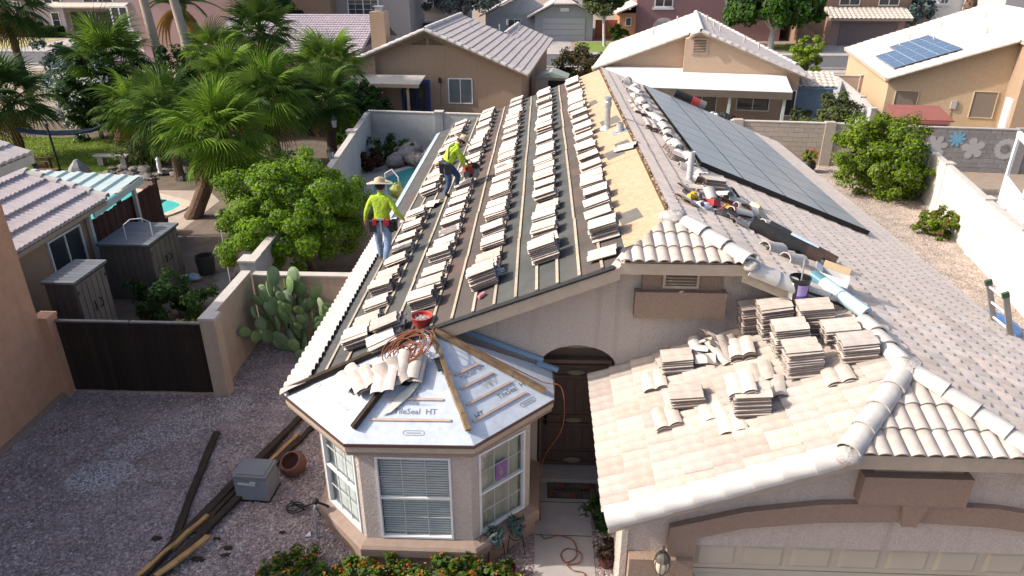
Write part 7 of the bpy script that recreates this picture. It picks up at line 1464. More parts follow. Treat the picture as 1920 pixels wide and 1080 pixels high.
# ---- fan palms
PFR = [leafmat('frond_green', (.085, .155, .026), (.125, .195, .034), rnd=0, tr=.35, rough=.38), leafmat('frond_bright', (.145, .25, .026), (.20, .31, .034), rnd=0, tr=.4, rough=.38), leafmat('frond_dark', (.032, .075, .016), (.05, .10, .02), rnd=0, tr=.25, rough=.38), leafmat('frond_dry', (.36, .22, .085), (.28, .19, .09), rnd=0, tr=.2)]
def frond_mesh(name, m, seed, petiole=.75, R=.95, n=30, spread=2.5, droop=.35):
    g = random.Random(seed); V = []; F = []
    def rib(a, l):  # folded strip along angle a
        ca, sa = math.cos(a), math.sin(a); o = len(V); w = .5 * R * spread / n * .46; dr = droop * g.uniform(.7, 1.3)
        for s, ww in ((0.0, .12), (.45, 1.0), (.75, .75), (1.0, .04)):
            r = l * s; z = -.05 * abs(a) ** 2 * s - dr * max(0, s - .35) ** 2 * 1.6 + .06 * s
            x, y = r * sa, petiole + r * ca
            for k, dz in ((-1, -.012), (0, .018), (1, -.012)): V.append((x + ca * w * ww * k, y - sa * w * ww * k, z + dz * ww - 0.0))
        for i in range(3):
            for k in range(2): F.append((o + 3 * i + k, o + 3 * i + k + 1, o + 3 * i + k + 4, o + 3 * i + k + 3))
    for i in range(n):
        a = -spread / 1.25 + spread * 1.6 * i / (n - 1); rib(a * .95, R * (.72 + .28 * math.cos(a * .8)) * g.uniform(.9, 1.08))
    o = len(V)
    for y, w in ((0, .03), (petiole * .5, .022), (petiole + .03, .016)): V.extend([(-w, y, 0), (0, y, -w), (w, y, 0), (0, y, w * .6)])
    for i in range(2):
        for k in range(4): F.append((o + 4 * i + k, o + 4 * i + (k + 1) % 4, o + 4 * (i + 1) + (k + 1) % 4, o + 4 * (i + 1) + k))
    me = bpy.data.meshes.new(name); me.from_pydata(V, [], F); me.materials.append(m); me.update(); return me
FM = {k: [frond_mesh('frond', PFR[k], 40 + 5 * k + j, R=.9 + .06 * j, droop=(.3, .45, .6)[j]) for j in range(3)] for k in range(4)}
PTR = mat('palm_trunk', (.16, .10, .065), (.10, .065, .045), 5, rough=.95, bump=1.0, bscale=12, bdist=.06); PTG = mat('palm_trunk_grey', (.40, .335, .27), (.31, .255, .205), 4, rough=.9, bump=.6, bscale=9, bdist=.03)
def fan_palm(label, x, y, crown, R, n=30, kinds=(0, 0, 1), trunk=PTR, tr=.20, skirt=6, sx=0, seed=0, low=-55, group='fan palms of the left yard'):
    g = random.Random(seed * 7 + 3); t = thing('fan_palm', label, 'palm tree', (x, y, 0), group)
    k = 10; path = [(x + sx * (1 - i / k) ** 1.15, y, crown * i / k - .05) for i in range(k + 1)]
    MB().tube(path, [tr * (1.35 if i == 0 else 1.1 - .25 * i / k) * (1 + .05 * (i % 2)) for i in range(k + 1)], 12).build('trunk', trunk, t)
    boots = MB()
    for i in range(26):
        q = i * 2.4; z = crown - .05 - (i / 26) * min(1.1, crown * .4); boots.bar((x + tr * .7 * math.cos(q), y + tr * .7 * math.sin(q), z), (x + (tr + .12) * math.cos(q), y + (tr + .12) * math.sin(q), z + .18), .07, .03)
    boots.build('frond_stubs', trunk, t, kind='stuff')
    for i in range(n):
        s = i / (n - 1); el = R_(82 + (low - 82) * s ** .85 + g.uniform(-9, 9)); az = i * 2.39996 + g.uniform(-.25, .25)
        kd = g.choice(kinds) if s > .25 else g.choice((1, 0)) if 1 in kinds else g.choice(kinds)
        if i >= n - skirt: kd = 3 if g.random() < .65 else 2; el = R_(-58 + g.uniform(-14, 8))
        M = Matrix.Translation((x, y, crown)) @ Matrix.Rotation(az, 4, 'Z') @ Matrix.Rotation(el, 4, 'X') @ Matrix.Rotation(g.uniform(-.45, .45), 4, 'Y') @ Matrix.Scale(R * g.uniform(.86, 1.1), 4)
        place('frond', FM[kd][g.randrange(3)], t, M)
    return t
fan_palm('bright green fan palm in front with leaves over the pool edge', -10.6, 23.2, 3.0, 1.18, 64, (1, 1, 0), tr=.24, skirt=5, seed=1, sx=-1.5, low=-88)
fan_palm('biggest rear fan palm at upper left with open crown', -21.6, 36.2, 3.45, 1.5, 42, (0, 0, 1, 2), tr=.24, seed=2)
fan_palm('fan palm cut by the left edge of the view', -23.2, 30.6, 2.7, 1.3, 34, (2, 0, 2), seed=3)
fan_palm('smaller fan palm between the bench and the biggest rear palm', -17.3, 30.2, 2.35, 1.10, 34, (0, 1, 0), tr=.18, seed=4)
fan_palm('dark leaved fan palm right behind the bright front palm', -11.2, 29.5, 3.0, 1.30, 36, (0, 2, 0, 1), seed=5)
fan_palm('fan palm with reddish shaggy trunk beside the back wall corner', -10.1, 34.6, 3.55, 1.2, 34, (0, 0, 1), tr=.24, seed=6, skirt=6)
fan_palm('tall fan palm rising before the lavender tiled roof', -15.3, 40.5, 4.55, 1.40, 36, (0, 2, 0), seed=7)
fan_palm('small sunny fan palm crown beside the right tall trunk', -15.6, 35.0, 4.05, 1.0, 28, (0, 1, 0), tr=.16, seed=8)
fan_palm('fan palm directly behind the bright front palm, left of the dark one', -13.0, 30.0, 3.6, 1.05, 30, (1, 0, 0), tr=.18, seed=9)
fan_palm('dark fan palm filling the gap left of the bright front palm', -14.6, 27.6, 2.7, 1.15, 40, (0, 2, 0), tr=.18, seed=12, low=-80)
fan_palm('half hidden fan palm between the dark palm and the side wall', -9.4, 31.5, 2.6, 1.05, 36, (2, 0, 2), tr=.18, seed=13, low=-80)
fan_palm('drooping dark palm crown at the top left corner', -27.8, 38.5, 6.1, 1.55, 30, (2, 2, 2), seed=10, low=-75)
for i, (xb, yb, xt, lab) in enumerate(((-19.35, 37.4, -20.2, 'left of the two tall bare palm trunks'), (-17.35, 37.0, -18.6, 'right of the two tall bare palm trunks'))):
    t = thing('tall_palm', lab + ', crown above the view', 'palm tree', (xb, yb, 0), 'tall bare trunked palms')
    path = [(xb + (xt - xb) * (k / 12), yb + .3 * k / 12, 9.5 * k / 12) for k in range(13)]
    MB().tube(path, [.25 - .05 * k / 12 for k in range(13)], 14).build('trunk', PTG, t, smooth=True)
    g = random.Random(90 + i)
    for k in range(26):
        M = Matrix.Translation(path[-1]) @ Matrix.Rotation(k * 2.4, 4, 'Z') @ Matrix.Rotation(R_(80 - 120 * k / 26), 4, 'X') @ Matrix.Scale(1.25, 4); place('frond', FM[0][g.randrange(3)], t, M)
# feather palm with drooping dry leaves
def feather_mesh(name, m, L_=2.2, n=34):
    V = []; F = []; P = [Vector((0, L_ * s, .9 * s - 2.2 * s * s)) for s in [i / 12 for i in range(13)]]
    for i in range(n):
        s = .12 + .86 * i / n; k = min(11, int(s * 12)); p = P[k].lerp(P[k + 1], s * 12 - k); l = .55 * (1 - .5 * abs(2 * s - .9))
        for sd in (-1, 1):
            o = len(V); e = p + Vector((sd * l * .75, .25 * l, -.55 * l)); V.extend([p + Vector((0, -.02, 0)), p + Vector((0, .02, 0)), p.lerp(e, .5) + Vector((0, .03, .05)), e]); F.append((o, o + 1, o + 2, o + 3))
    mb = MB(); mb.tube(P, [.03 - .002 * i for i in range(13)], 5); mb.add(V, F); return mb.mesh(name, m)
t = thing('feather_palm', 'feather leaved palm with orange dry skirt behind the tall trunks', 'palm tree', (-21.3, 44, 0))
MB().tube([(-21.3, 44, -.05), (-21.3, 44, 3), (-21.3, 44, 5.6)], [.3, .24, .2], 12).build('trunk', PTG, t)
FTG = feather_mesh('feather_leaf', leafmat('feather_green', (.05, .09, .03), (.08, .12, .04), rnd=0)); FTD = feather_mesh('dry_leaf', leafmat('feather_dry', (.42, .25, .07), (.32, .20, .07), rnd=0), 1.9)
for k in range(14): place('frond', FTG, t, Matrix.Translation((-21.3, 44, 5.6)) @ Matrix.Rotation(k * 2.4, 4, 'Z') @ Matrix.Rotation(R_(62 - 4.0 * k), 4, 'X'))
for k in range(16): place('dry_frond', FTD, t, Matrix.Translation((-21.3, 44, 5.3)) @ Matrix.Rotation(k * 2.1, 4, 'Z') @ Matrix.Rotation(R_(-8 - 2.2 * k), 4, 'X'))
t = thing('feather_palm', 'shorter feather palm with brown hanging leaves over the rosy wall', 'palm tree', (-18.9, 43.2, 0)); MB().tube([(-18.9, 43.2, -.05), (-18.9, 43.2, 3.6)], [.22, .18], 10).build('trunk', PTG, t)
for k in range(18): place('dry_frond', FTD, t, Matrix.Translation((-18.9, 43.2, 3.7)) @ Matrix.Rotation(k * 2.2, 4, 'Z') @ Matrix.Rotation(R_(40 - 5.5 * k), 4, 'X') @ Matrix.Scale(.8, 4))
t = thing('shaggy_palm', 'reddish shaggy palm trunk at the upper right', 'palm tree', (35.8, 66, 0)); MB().tube([(35.8 + .02 * k, 66, k * .6) for k in range(12)], [.42 + .06 * (k % 2) for k in range(12)], 10).build('trunk', PTR, t)
mb = MB()
for k in range(110): q = k * 2.4; z = .05 * k + .6; mb.bar((35.9 + .36 * math.cos(q), 66 + .36 * math.sin(q), z), (35.9 + .58 * math.cos(q), 66 + .58 * math.sin(q), z + .22), .10, .03)
mb.build('frond_stubs', PTR, t, kind='stuff')
for k in range(22): place('frond', FM[0][k % 3], t, Matrix.Translation((36.0, 66, 7.2)) @ Matrix.Rotation(k * 2.4, 4, 'Z') @ Matrix.Rotation(R_(75 - 5 * k), 4, 'X') @ Matrix.Scale(1.5, 4))

# ---- prickly pear cactus
CAC = mat('cactus_pad', (.135, .215, .095), (.19, .26, .125), 4, rough=.6, rnd=.18, big=(.22, .25, .15), bigscale=3, bigamt=.3)
def pad_mesh():
    V = []; F = []; n = 14
    for k, (r, z) in enumerate(((1.0, 0), (.86, .06), (.5, .085), (.0, .09))):
        for s in ((0,) if k == 0 else (-1, 1)):
            for j in range(n):
                q = 2 * math.pi * j / n; w = .5 * (1 - .22 * math.sin(q) * -1); V.append((.36 * r * math.cos(q) * (1 + .12 * math.sin(q)), s * z, .5 + .5 * r * math.sin(q)))
    def ring(k, s): return 0 if k == 0 else n + ((k - 1) * 2 + (0 if s < 0 else 1)) * n
    for s in (-1, 1):
        for k in range(3):
            a, b = ring(k, s), ring(k + 1, s)
            for j in range(n): F.append((a + j, a + (j + 1) % n, b + (j + 1) % n, b + j))
    me = bpy.data.meshes.new('pad'); me.from_pydata(V, [], F); me.materials.append(CAC); me.polygons.foreach_set('use_smooth', [True] * len(F)); me.update(); return me
PADM = pad_mesh()
CT = thing('prickly_pear', 'large prickly pear cactus with oval grey green pads against tan wall', 'cactus', (-5.6, 14.15, 0))
g = random.Random(5)
def pads(p, d, size, depth, tw):
    d = d.normalized(); y = Vector((math.cos(tw), math.sin(tw), 0)); y = (y - d * y.dot(d)).normalized(); x = y.cross(d)
    M = Matrix((x, y, d)).transposed().to_4x4(); M.translation = p; place('pad', PADM, CT, M @ Matrix.Scale(size, 4))
    if depth <= 0: return
    for k in range(g.choice((1, 2, 2, 3)) if depth > 1 else g.choice((1, 1, 2))):
        a = g.uniform(-1.0, 1.0); e = p + M.to_3x3() @ Vector((.30 * math.sin(a), 0, .52 + .44 * math.cos(a))) * size
        nd = d + x * math.sin(a) * .75 + Vector((g.uniform(-.35, .35), g.uniform(-.3, .3), .35)); pads(e, nd, size * g.uniform(.82, 1.0), depth - 1, tw + g.uniform(-1.1, 1.1))
for x, y, dx, s, dp in ((-5.75, 14.2, -.6, .60, 3), (-5.6, 14.1, -.15, .62, 3), (-5.45, 14.2, .3, .60, 3), (-5.3, 14.0, .8, .44, 3), (-5.9, 14.3, -.4, .44, 3), (-5.55, 14.3, .1, .46, 4), (-5.2, 14.25, .55, .42, 3), (-5.35, 13.75, .25, .40, 1), (-5.0, 13.85, .3, .38, 1)):
    pads(Vector((x, y, .0)), Vector((dx, g.uniform(-.3, .2), 1)), s, dp, g.uniform(-.9, 2.2))
# ---- lantana along the bay window and potted plants
LNT = leafmat('leaf_lantana', (.07, .125, .022), (.11, .165, .03), (.05, .085, .02)); PETR = leafmat('petal_red', (.45, .07, .02), (.52, .20, .03), rnd=.2); PETY = leafmat('petal_yellow', (.60, .38, .04), (.58, .26, .04), rnd=.2)
for x, y, rx, rz_, lab, sd in ((-3.45, 7.40, .62, .18, 'shaded end of the red and orange flowering lantana below the bay window', 50), (-2.3, 7.38, .60, .25, 'sunlit middle lantana bush below the front bay window', 51), (-1.3, 7.35, .62, .28, 'lantana bush with most red flowers beside the potted plants', 52), (-.55, 7.25, .42, .24, 'small lantana clump at the edge of the concrete walk', 53)):
    t = tree('lantana', lab, 'flowering shrub', (x, y, 0), (x, y, rz_), (rx, .5, rz_ * .8), 3600, .036, LNT, trunk_r=.015, clumps=46, clump_r=.25, group='lantana bushes under the bay window', seed=sd, flat_bottom=.6, asp=.6, limbs=5)
    V, F = leaves(360, (x, y, rz_ + .02), (rx, .5, rz_ * .8), .022, 46, .12, shell=.98, seed=sd, flat_bottom=.3, asp=.9); fast_obj('red_flowers', V, F, PETR, t, kind='stuff')
    V, F = leaves(90, (x, y, rz_ + .02), (rx, .5, rz_ * .8), .018, 46, .12, shell=.98, seed=sd + 9, flat_bottom=.3, asp=.9); fast_obj('yellow_flowers', V, F, PETY, t, kind='stuff')
ST = thing('plant_stand', 'thin wire plant stand holding two green glazed pots', 'plant stand', (-.42, 8.15, 0))
mb = MB()
for x, y in ((-.55, 8.05), (-.27, 8.25)): mb.tube([(x + .10 * math.cos(q), y + .10 * math.sin(q), .34) for q in [R_(40 * k) for k in range(10)]], .008, 5); mb.tube([(x - .1, y, .34), (x - .14, y - .05, 0)], .008, 5); mb.tube([(x + .1, y, .34), (x + .14, y - .05, 0)], .008, 5)
mb.tube([(-.66, 8.0, .34), (-.80, 7.95, .5), (-.76, 8.0, .62), (-.68, 8.0, .55)], .008, 5); mb.build('wire_frame', BLACKM, ST)
def potted(lab, x, y, z, r, h, pm, lm, n, lr, lh, size=.05, sd=0):
    t = thing('potted_plant', lab, 'potted plant', (x, y, z)); MB().lathe([(0, 0), (r * .65, 0), (r, h * .8), (r * 1.06, h), (r * .9, h), (r * .85, h * .85), (0, h * .85)], (x, y, z), 14).build('pot', pm, t, smooth=True)
    V, F = leaves(n, (x, y, z + h + lh * .7), (lr, lr, lh), size, 24, .4, seed=sd, asp=.25); fast_obj('foliage', V, F, lm, t)
GLZ = mat('glazed_green', (.06, .12, .105), (.09, .16, .14), 6, rough=.25)
potted('green glazed pot with spiky grey plant on the wire stand, nearer one', -.55, 8.05, .34, .085, .15, GLZ, GREYLEAF, 160, .12, .12, .07, 60); potted('green glazed pot with spiky grey plant on the wire stand, farther one', -.27, 8.25, .34, .085, .15, GLZ, GREYLEAF, 160, .12, .12, .07, 61)
potted('dark red pot on the ground beside the wire stand', -.38, 7.75, 0, .13, .22, mat('pot_red', (.12, .03, .025), rough=.4), DKGREEN, 120, .12, .08, .05, 62)
potted('dark potted fern beside the walk at the garage wall', 1.06, 8.85, 0, .12, .2, BLACKM, DKGREEN, 1400, .26, .26, .05, 63); potted('dark red pot with small plant by the garage corner', 1.10, 8.05, 0, .13, .22, mat('pot_maroon', (.10, .03, .03), rough=.4), leafmat('leaf_wine', (.06, .03, .025), (.05, .05, .025)), 500, .17, .14, .045, 64)
# lawn blades
def blades(name, poly, n, h, m):
    xs = [p[0] for p in poly]; ys = [p[1] for p in poly]; g_ = np.random.default_rng(77); P = np.column_stack([g_.uniform(min(xs), max(xs), n * 2), g_.uniform(min(ys), max(ys), n * 2)]); ins = np.zeros(len(P), bool); j = len(poly) - 1
    for i in range(len(poly)):
        a, b = poly[i], poly[j]; c = (a[1] > P[:, 1]) != (b[1] > P[:, 1]); ins ^= c & (P[:, 0] < (b[0] - a[0]) * (P[:, 1] - a[1]) / (b[1] - a[1] + 1e-12) + a[0]); j = i
    P = P[ins][:n]; n = len(P); q = g_.uniform(0, 6.28, n); w = .02; hh = h * g_.uniform(.5, 1.2, n); dx, dy = np.cos(q) * w, np.sin(q) * w; tx, ty = g_.normal(0, .03, n), g_.normal(0, .03, n); z = np.full(n, .01)
    V = np.stack([np.column_stack([P[:, 0] - dx, P[:, 1] - dy, z]), np.column_stack([P[:, 0] + dx, P[:, 1] + dy, z]), np.column_stack([P[:, 0] + tx, P[:, 1] + ty, hh])], 1).reshape(-1, 3)
    return fast_obj(name, V, np.arange(n * 3).reshape(n, 3), m, kind='stuff')
blades('grass', [(-27, 27.5), (-17.5, 28.6), (-15.5, 31.5), (-18, 34.2), (-27, 34.6)], 26000, .09, leafmat('grass_blade', (.15, .23, .03), (.22, .28, .05), rnd=.25))
# ------------------------------------------------------------------ the two roofers
NEON = mat('neon_shirt', (.46, .62, .04), (.27, .40, .03), 11, rough=.8, bump=1.0, bscale=9, bdist=.06); SKIN = mat('skin', (.42, .22, .14), (.36, .18, .115), 8, rough=.6)  # second shirt tone paints crease shade and sweat into the colour
JEANL = mat('jeans_light', (.22, .30, .42), (.15, .21, .32), 5, rough=.9, bump=1, bscale=10, bdist=.05); JEAND = mat('jeans_dark', (.045, .085, .18), (.03, .06, .13), 5, rough=.9, bump=1, bscale=10, bdist=.05)
BOOT = mat('boot_brown', (.13, .07, .04), (.09, .05, .03), 7, rough=.7); BOOTD = mat('boot_dark', (.03, .03, .035), (.05, .045, .04), 7, rough=.7); GLOVE = mat('glove_black', (.02, .02, .022), rough=.8)
STRAW = mat('straw_hat', (.52, .42, .28), (.42, .33, .21), 30, rough=.85, bump=.4, bscale=80); LEATHER = mat('belt_black', (.025, .022, .02), rough=.6); REDB = mat('belt_red', (.36, .03, .04), rough=.7)
def body(t, J, bones, seg_mat, mats_, tips):
    """one continuous skinned body from joints J {name: (pos, rx, ry)} along bones; material by the nearest bone"""
    names = list(J); idx = {n: i for i, n in enumerate(names)}
    me = bpy.data.meshes.new('body'); me.from_pydata([J[n][0] for n in names], [(idx[a], idx[b]) for a, b in bones], [])
    o = bpy.data.objects.new('body', me); COL.objects.link(o); sk = o.modifiers.new('skin', 'SKIN'); sk.use_smooth_shade = True
    for i, n in enumerate(names):
        d = me.skin_vertices[0].data[i]; k_ = 1.0 if n[:2] in ('wr', 'pa', 'an', 'to', 'ne', 'he', 'cr') else 1.17; d.radius = (J[n][1] * k_ * .94, J[n][2] * k_ * .94); d.use_root = (n == 'pelvis')
    ss = o.modifiers.new('sub', 'SUBSURF'); ss.levels = 2; ss.render_levels = 2
    dg = bpy.context.evaluated_depsgraph_get(); dg.update(); ev = o.evaluated_get(dg); m2 = bpy.data.meshes.new_from_object(ev); bpy.data.objects.remove(o); bpy.data.meshes.remove(me)
    # fingers as tapered chains rooted in the palm, same mesh
    bm = bmesh.new(); bm.from_mesh(m2); 
    B = [(Vector(J[a][0]), Vector(J[b][0]), seg_mat[(a, b)]) for a, b in bones]
    def near(p):
        best = None
        for a, b, m in B:
            d = b - a; u = max(0, min(1, (p - a).dot(d) / d.length_squared)); q = (p - a - d * u).length
            if best is None or q < best[0]: best = (q, m)
        return best[1]
    for f in bm.faces: f.material_index = near(f.calc_center_median())
    bm.to_mesh(m2); bm.free()
    mb = MB(); mb.v = [tuple(v.co) for v in m2.vertices]; mb.f = [tuple(p.vertices) for p in m2.polygons]; mb.mi = [p.material_index for p in m2.polygons]
    for c, dirs, mi in tips:
        mb.cur = mi
        for a, b, c2, r in dirs: mb.tube([a, b, c2], [r, r * .9, r * .65], 6)
    bpy.data.meshes.remove(m2); r = mb.build('body', mats_, t, smooth=True)
    r.data.polygons.foreach_set('use_smooth', [True] * len(r.data.polygons)); return r
def hand(w, d, side, curl, n_):
    """five fingers from the palm end w going along d; side = thumb direction"""
    w = Vector(w); d = Vector(d).normalized(); s = Vector(side).normalized(); n_ = Vector(n_).normalized(); out = []
    for k, L_ in enumerate((.072, .082, .076, .060)):
        a = w + s * (.030 - .020 * k) - d * .015; b = a + d * L_ * .5 + n_ * .008 * curl; out.append((a, b, b + (d * (1 - .5 * curl) + n_ * .8 * curl).normalized() * L_ * .5, .0095))
    a = w + s * .034 - d * .06; b = a + (d * .7 + s * .8).normalized() * .035; out.append((a, b, b + (d + s * .1 + n_ * .3).normalized() * .03, .011))
    return out
BONES = [('pelvis', 'waist'), ('waist', 'chest'), ('chest', 'neck0'), ('neck0', 'neck'), ('neck', 'head'), ('head', 'crown'), ('chest', 'shL'), ('shL', 'elL'), ('elL', 'wrL'), ('wrL', 'paL'), ('chest', 'shR'), ('shR', 'elR'), ('elR', 'wrR'), ('wrR', 'paR'),
         ('pelvis', 'hiL'), ('hiL', 'knL'), ('knL', 'anL'), ('anL', 'toL'), ('pelvis', 'hiR'), ('hiR', 'knR'), ('knR', 'anR'), ('anR', 'toR')]
def segm(gl): # material slots: 0 shirt 1 jeans 2 skin 3 boots 4 glove
    S = {}
    for a, b in BONES:
        m = 0
        if a == 'pelvis' or a[:2] in ('hi', 'kn'): m = 1
        if (a, b) == ('pelvis', 'waist'): m = 0
        if a in ('neck', 'head') : m = 2
        if a[:2] == 'wr': m = gl
        if a[:2] == 'an': m = 3
        S[(a, b)] = m
    return S
def hat(t, c, up, fwd, r=.24):
    up = Vector(up).normalized(); x = Vector(fwd); x = (x - up * x.dot(up)).normalized(); M = Matrix((x, up.cross(x), up)).transposed().to_4x4(); M.translation = Vector(c)
    mb = MB(); n = 24; pr = [(r, -.015), (r * .98, -.005), (r * .8, .012), (.105, .0), (.10, .02), (.095, .09), (.075, .125), (.03, .13), (0, .115)]
    vs = []; fs = []
    for i, (rr, z) in enumerate(pr):
        for j in range(n): q = 2 * math.pi * j / n; vs.append(M @ Vector((rr * math.cos(q) * 1.06, rr * math.sin(q), z + (.035 * math.sin(q) ** 2 if i < 3 else 0) - (.02 * abs(math.cos(q)) if i > 5 else 0))))
    for i in range(len(pr) - 1):
        for j in range(n): fs.append((i * n + j, i * n + (j + 1) % n, (i + 1) * n + (j + 1) % n, (i + 1) * n + j))
    h = mb.add(vs, fs).build('hat', STRAW, t, smooth=True)
    MB().lathe([(.1045, .004), (.103, .035)], n=20, M=M).build('hat_band', mat('hat_band', (.30, .22, .13)), h)
def face(t, head, fwd, up, chin):
    """eyes, nose, mouth, ears on the head"""
    f = Vector(fwd).normalized(); u = Vector(up).normalized(); s = f.cross(u).normalized(); h = Vector(head); mb = MB()
    mb.tube([h + f * .088 + u * .012, h + f * .112 - u * .022, h + f * .092 - u * .030], [.009, .015, .010], 6)
    for k in (-1, 1): mb.ball(h + s * .088 * k - u * .005, .028, 7, (.5, .8, 1.1))
    mb.build('nose_and_ears', SKIN, t, smooth=True)
    for k in (-1, 1): MB().ball(h + f * .088 + s * .032 * k + u * .018, .011, 7).build('eye', mat('eye_dark', (.03, .02, .015), rough=.2), t)
    MB().bar(h + f * .094 - u * .055 - s * .022, h + f * .094 - u * .055 + s * .022, .01, .008).build('mouth', mat('lips', (.30, .12, .10)), t)
    MB().ball(h - f * .02 + u * .035, .104, 12, (.98, .98, .92)).build('hair', mat('hair_black', (.018, .014, .012), rough=.7), t)
# -- worker walking up the eave, seen from behind
W1 = Vector((-3.13, 13.36, zL(-3.13) + .03))
t1 = thing('person', 'worker from behind in neon shirt, light jeans and straw hat walking on the eave', 'person', W1, 'roofers in neon shirts')
SC1, SC2 = .94, .90
def P1(x, y, z): return tuple(W1 + Vector((x, y, z)) * SC1)
J = {'pelvis': (P1(-.02, .05, .88), .135, .11), 'waist': (P1(-.02, .07, 1.05), .135, .10), 'chest': (P1(-.02, .10, 1.33), .165, .115), 'neck0': (P1(-.02, .12, 1.46), .085, .075), 'neck': (P1(-.02, .13, 1.52), .055, .055), 'head': (P1(-.02, .16, 1.63), .085, .095), 'crown': (P1(-.02, .16, 1.72), .07, .08),
     'shL': (P1(-.20, .10, 1.40), .072, .072), 'elL': (P1(-.33, .06, 1.14), .05, .05), 'wrL': (P1(-.40, .14, .91), .036, .033), 'paL': (P1(-.41, .17, .83), .040, .022),
     'shR': (P1(.16, .10, 1.40), .072, .072), 'elR': (P1(.30, .02, 1.16), .05, .05), 'wrR': (P1(.42, .10, .98), .036, .033), 'paR': (P1(.45, .13, .91), .040, .022),
     'hiL': (P1(-.12, .05, .80), .10, .10), 'knL': (P1(-.13, .12, .45), .070, .072), 'anL': (P1(-.10, .06, .10), .052, .054), 'toL': (P1(-.10, .20, .03), .046, .036),
     'hiR': (P1(.09, .05, .80), .10, .10), 'knR': (P1(.10, -.06, .44), .070, .072), 'anR': (P1(.08, -.36, .20), .052, .054), 'toR': (P1(.10, -.34, .05), .046, .036)}
body(t1, J, BONES, segm(2), [NEON, JEANL, SKIN, BOOT, GLOVE], [('L', hand(J['paL'][0], (-.05, .25, -1), (.3, .9, .2), .35, (.8, .1, 0)), 2), ('R', hand(J['paR'][0], (.25, .25, -1), (-.2, .9, .2), .35, (-.8, .1, 0)), 2)])
face(t1, J['head'][0], (0, 1, -.1), (0, .1, 1), 0); hat(t1, P1(-.02, .15, 1.72), (0, .14, 1), (1, 0, 0), .25)
for s, x in (('L', -.10), ('R', .09)):
    a = Vector(J['an' + s][0]); b = Vector(J['to' + s][0]); MB().bar(a.lerp(b, -.35) - Vector((0, 0, .055)), b + (b - a).normalized() * .06 - Vector((0, 0, .028)), .095, .03, up=(0, -.3, 1)).build('boot_sole', mat('sole_tan', (.16, .10, .06)), t1)
bl = MB().lathe([(.150, -.035), (.156, 0), (.150, .035)], (0, 0, 0), 20, M=Matrix.Translation(P1(-.02, .06, .96)) @ Matrix.Scale(.82, 4, (0, 1, 0))).build('tool_belt', LEATHER, t1)
for x, y, w, m in ((-.20, .0, .13, LEATHER), (.17, .0, .14, LEATHER), (-.15, -.05, .07, REDB), (.10, -.06, .10, REDB), (.24, .08, .10, LEATHER)):
    MB().box(P1(x, y, .82 if m == LEATHER else .93), (w, .10, .22 if m == LEATHER else .12), taper=1.15).build('pouch', m, bl)
MB().bar(P1(-.02, -.08, 1.0), P1(-.01, -.09, .68), .035, .03, up=(0, -1, 0)).build('hammer_handle', mat('hammer_steel', (.30, .31, .33), rough=.4), bl); MB().bar(P1(-.09, -.09, 1.0), P1(.06, -.09, 1.0), .035, .035).build('hammer_head', MATS['hammer_steel'], bl)
# -- worker bending over with the saw
W2 = Vector((-2.18, 16.66, zL(-2.18) + .03))
t2 = thing('person', 'worker bending over a saw in neon shirt, dark jeans and straw hat', 'person', W2, 'roofers in neon shirts')
def P2(x, y, z): return tuple(W2 + Vector((x, y, z)) * SC2)
J = {'pelvis': (P2(-.06, .02, .84), .135, .12), 'waist': (P2(.0, .05, 1.00), .13, .11), 'chest': (P2(.13, .14, 1.21), .155, .12), 'neck0': (P2(.20, .20, 1.30), .085, .08), 'neck': (P2(.25, .24, 1.34), .055, .055), 'head': (P2(.33, .28, 1.38), .085, .092), 'crown': (P2(.37, .29, 1.45), .07, .08),
     'shL': (P2(.04, .30, 1.24), .07, .07), 'elL': (P2(.26, .42, 1.02), .05, .05), 'wrL': (P2(.42, .42, .84), .036, .034), 'paL': (P2(.46, .40, .77), .042, .026),
     'shR': (P2(.24, .03, 1.22), .07, .07), 'elR': (P2(.33, .0, .95), .05, .05), 'wrR': (P2(.43, .12, .74), .036, .034), 'paR': (P2(.46, .16, .67), .042, .026),
     'hiL': (P2(-.06, .12, .78), .105, .10), 'knL': (P2(.22, .16, .50), .068, .07), 'anL': (P2(.16, .10, .16), .048, .05), 'toL': (P2(.30, .13, .11), .044, .034),
     'hiR': (P2(-.07, -.09, .78), .105, .10), 'knR': (P2(.02, -.12, .40), .068, .07), 'anR': (P2(-.12, -.06, .03), .048, .05), 'toR': (P2(.03, -.08, -.01), .044, .034)}
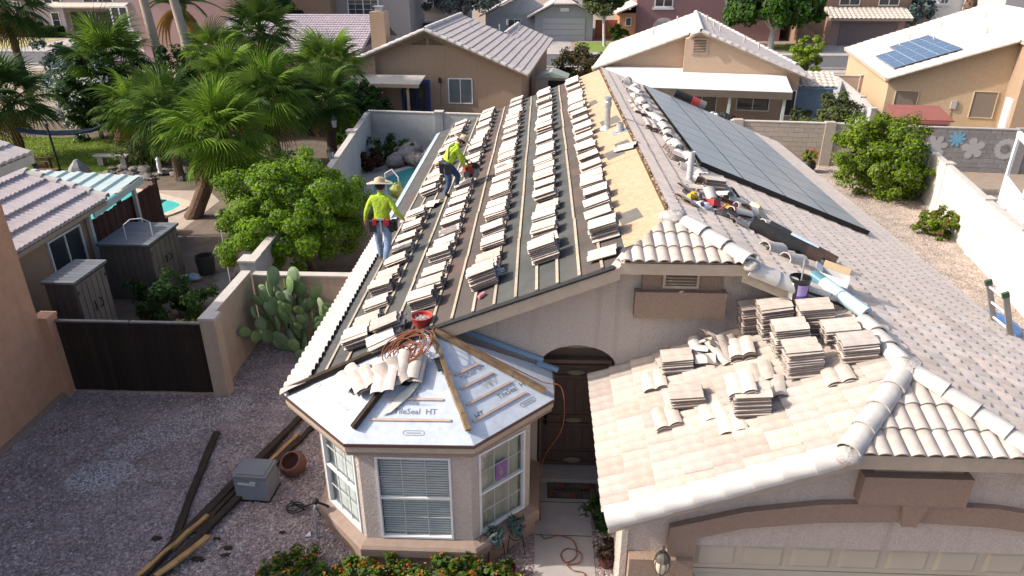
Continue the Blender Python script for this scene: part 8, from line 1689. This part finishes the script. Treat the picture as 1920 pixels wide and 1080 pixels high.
body(t2, J, BONES, segm(4), [NEON, JEAND, SKIN, BOOTD, GLOVE], [('L', hand(J['paL'][0], (.4, -.2, -.8), (0, 1, .3), .9, (.6, -.3, -.3)), 4), ('R', hand(J['paR'][0], (.4, .3, -.8), (0, -1, .3), .9, (.6, .4, -.3)), 4)])
face(t2, J['head'][0], (.75, .15, -.62), (.6, .1, .75), 0); hat(t2, P2(.37, .29, 1.44), (.55, .12, .82), (.8, .2, -.5), .24)
bl = MB().lathe([(.150, -.035), (.156, 0), (.150, .035)], (0, 0, 0), 20, M=Matrix.Translation(P2(-.03, .03, .92)) @ Matrix.Rotation(R_(20), 4, 'Y') @ Matrix.Scale(.85, 4, (0, 1, 0))).build('tool_belt', LEATHER, t2)
for x, y in ((-.17, -.08), (-.20, .08), (-.02, -.15)): MB().box(P2(x, y, .76), (.12, .12, .24), taper=1.15).build('pouch', LEATHER, bl)
for s in (-1, 1): MB().tube([P2(-.05 + (.05 if s < 0 else 0), .04 + s * .10 - .03, 1.0), P2(.02, .12 + s * .11, 1.29), P2(.16, .16 + s * .10, 1.36)], .018, 6).build('suspender', LEATHER, bl)
SW = Vector((-1.72, 17.10, zL(-1.72) + .30))
CS_ = thing('chop_saw', 'red cut off saw with black guard held by the bending worker', 'saw', SW)
M = Matrix.Translation(SW + Vector((.10, 0, .02))) @ Matrix.Rotation(R_(65), 4, 'Z') @ Matrix.Rotation(R_(90), 4, 'Y')
MB().lathe([(0, -.004), (.165, -.004), (.165, .004), (0, .004)], n=28, M=M).build('blade', GALV, CS_)
MB().lathe([(.10, -.035), (.215, -.03), (.225, 0), (.215, .03), (.10, .035)], n=18, M=M, a0=R_(20), a1=R_(230)).build('guard', BLACKM, CS_)
MB().box(SW + Vector((-.06, -.02, .08)), (.22, .20, .20), rz=R_(30), taper=.8).build('motor', mat('saw_red', (.36, .06, .03), (.28, .05, .03), 8, rough=.45), CS_)
MB().box(SW + Vector((-.10, -.10, -.02)), (.16, .12, .14), rz=R_(30)).build('motor_base', mat('saw_grey', (.16, .15, .15), rough=.5), CS_)
MB().tube([SW + Vector((-.16, -.06, .16)), SW + Vector((-.10, .02, .28)), SW + Vector((.02, .06, .26)), SW + Vector((.06, .05, .14))], .016, 8).build('handle', BLACKM, CS_)
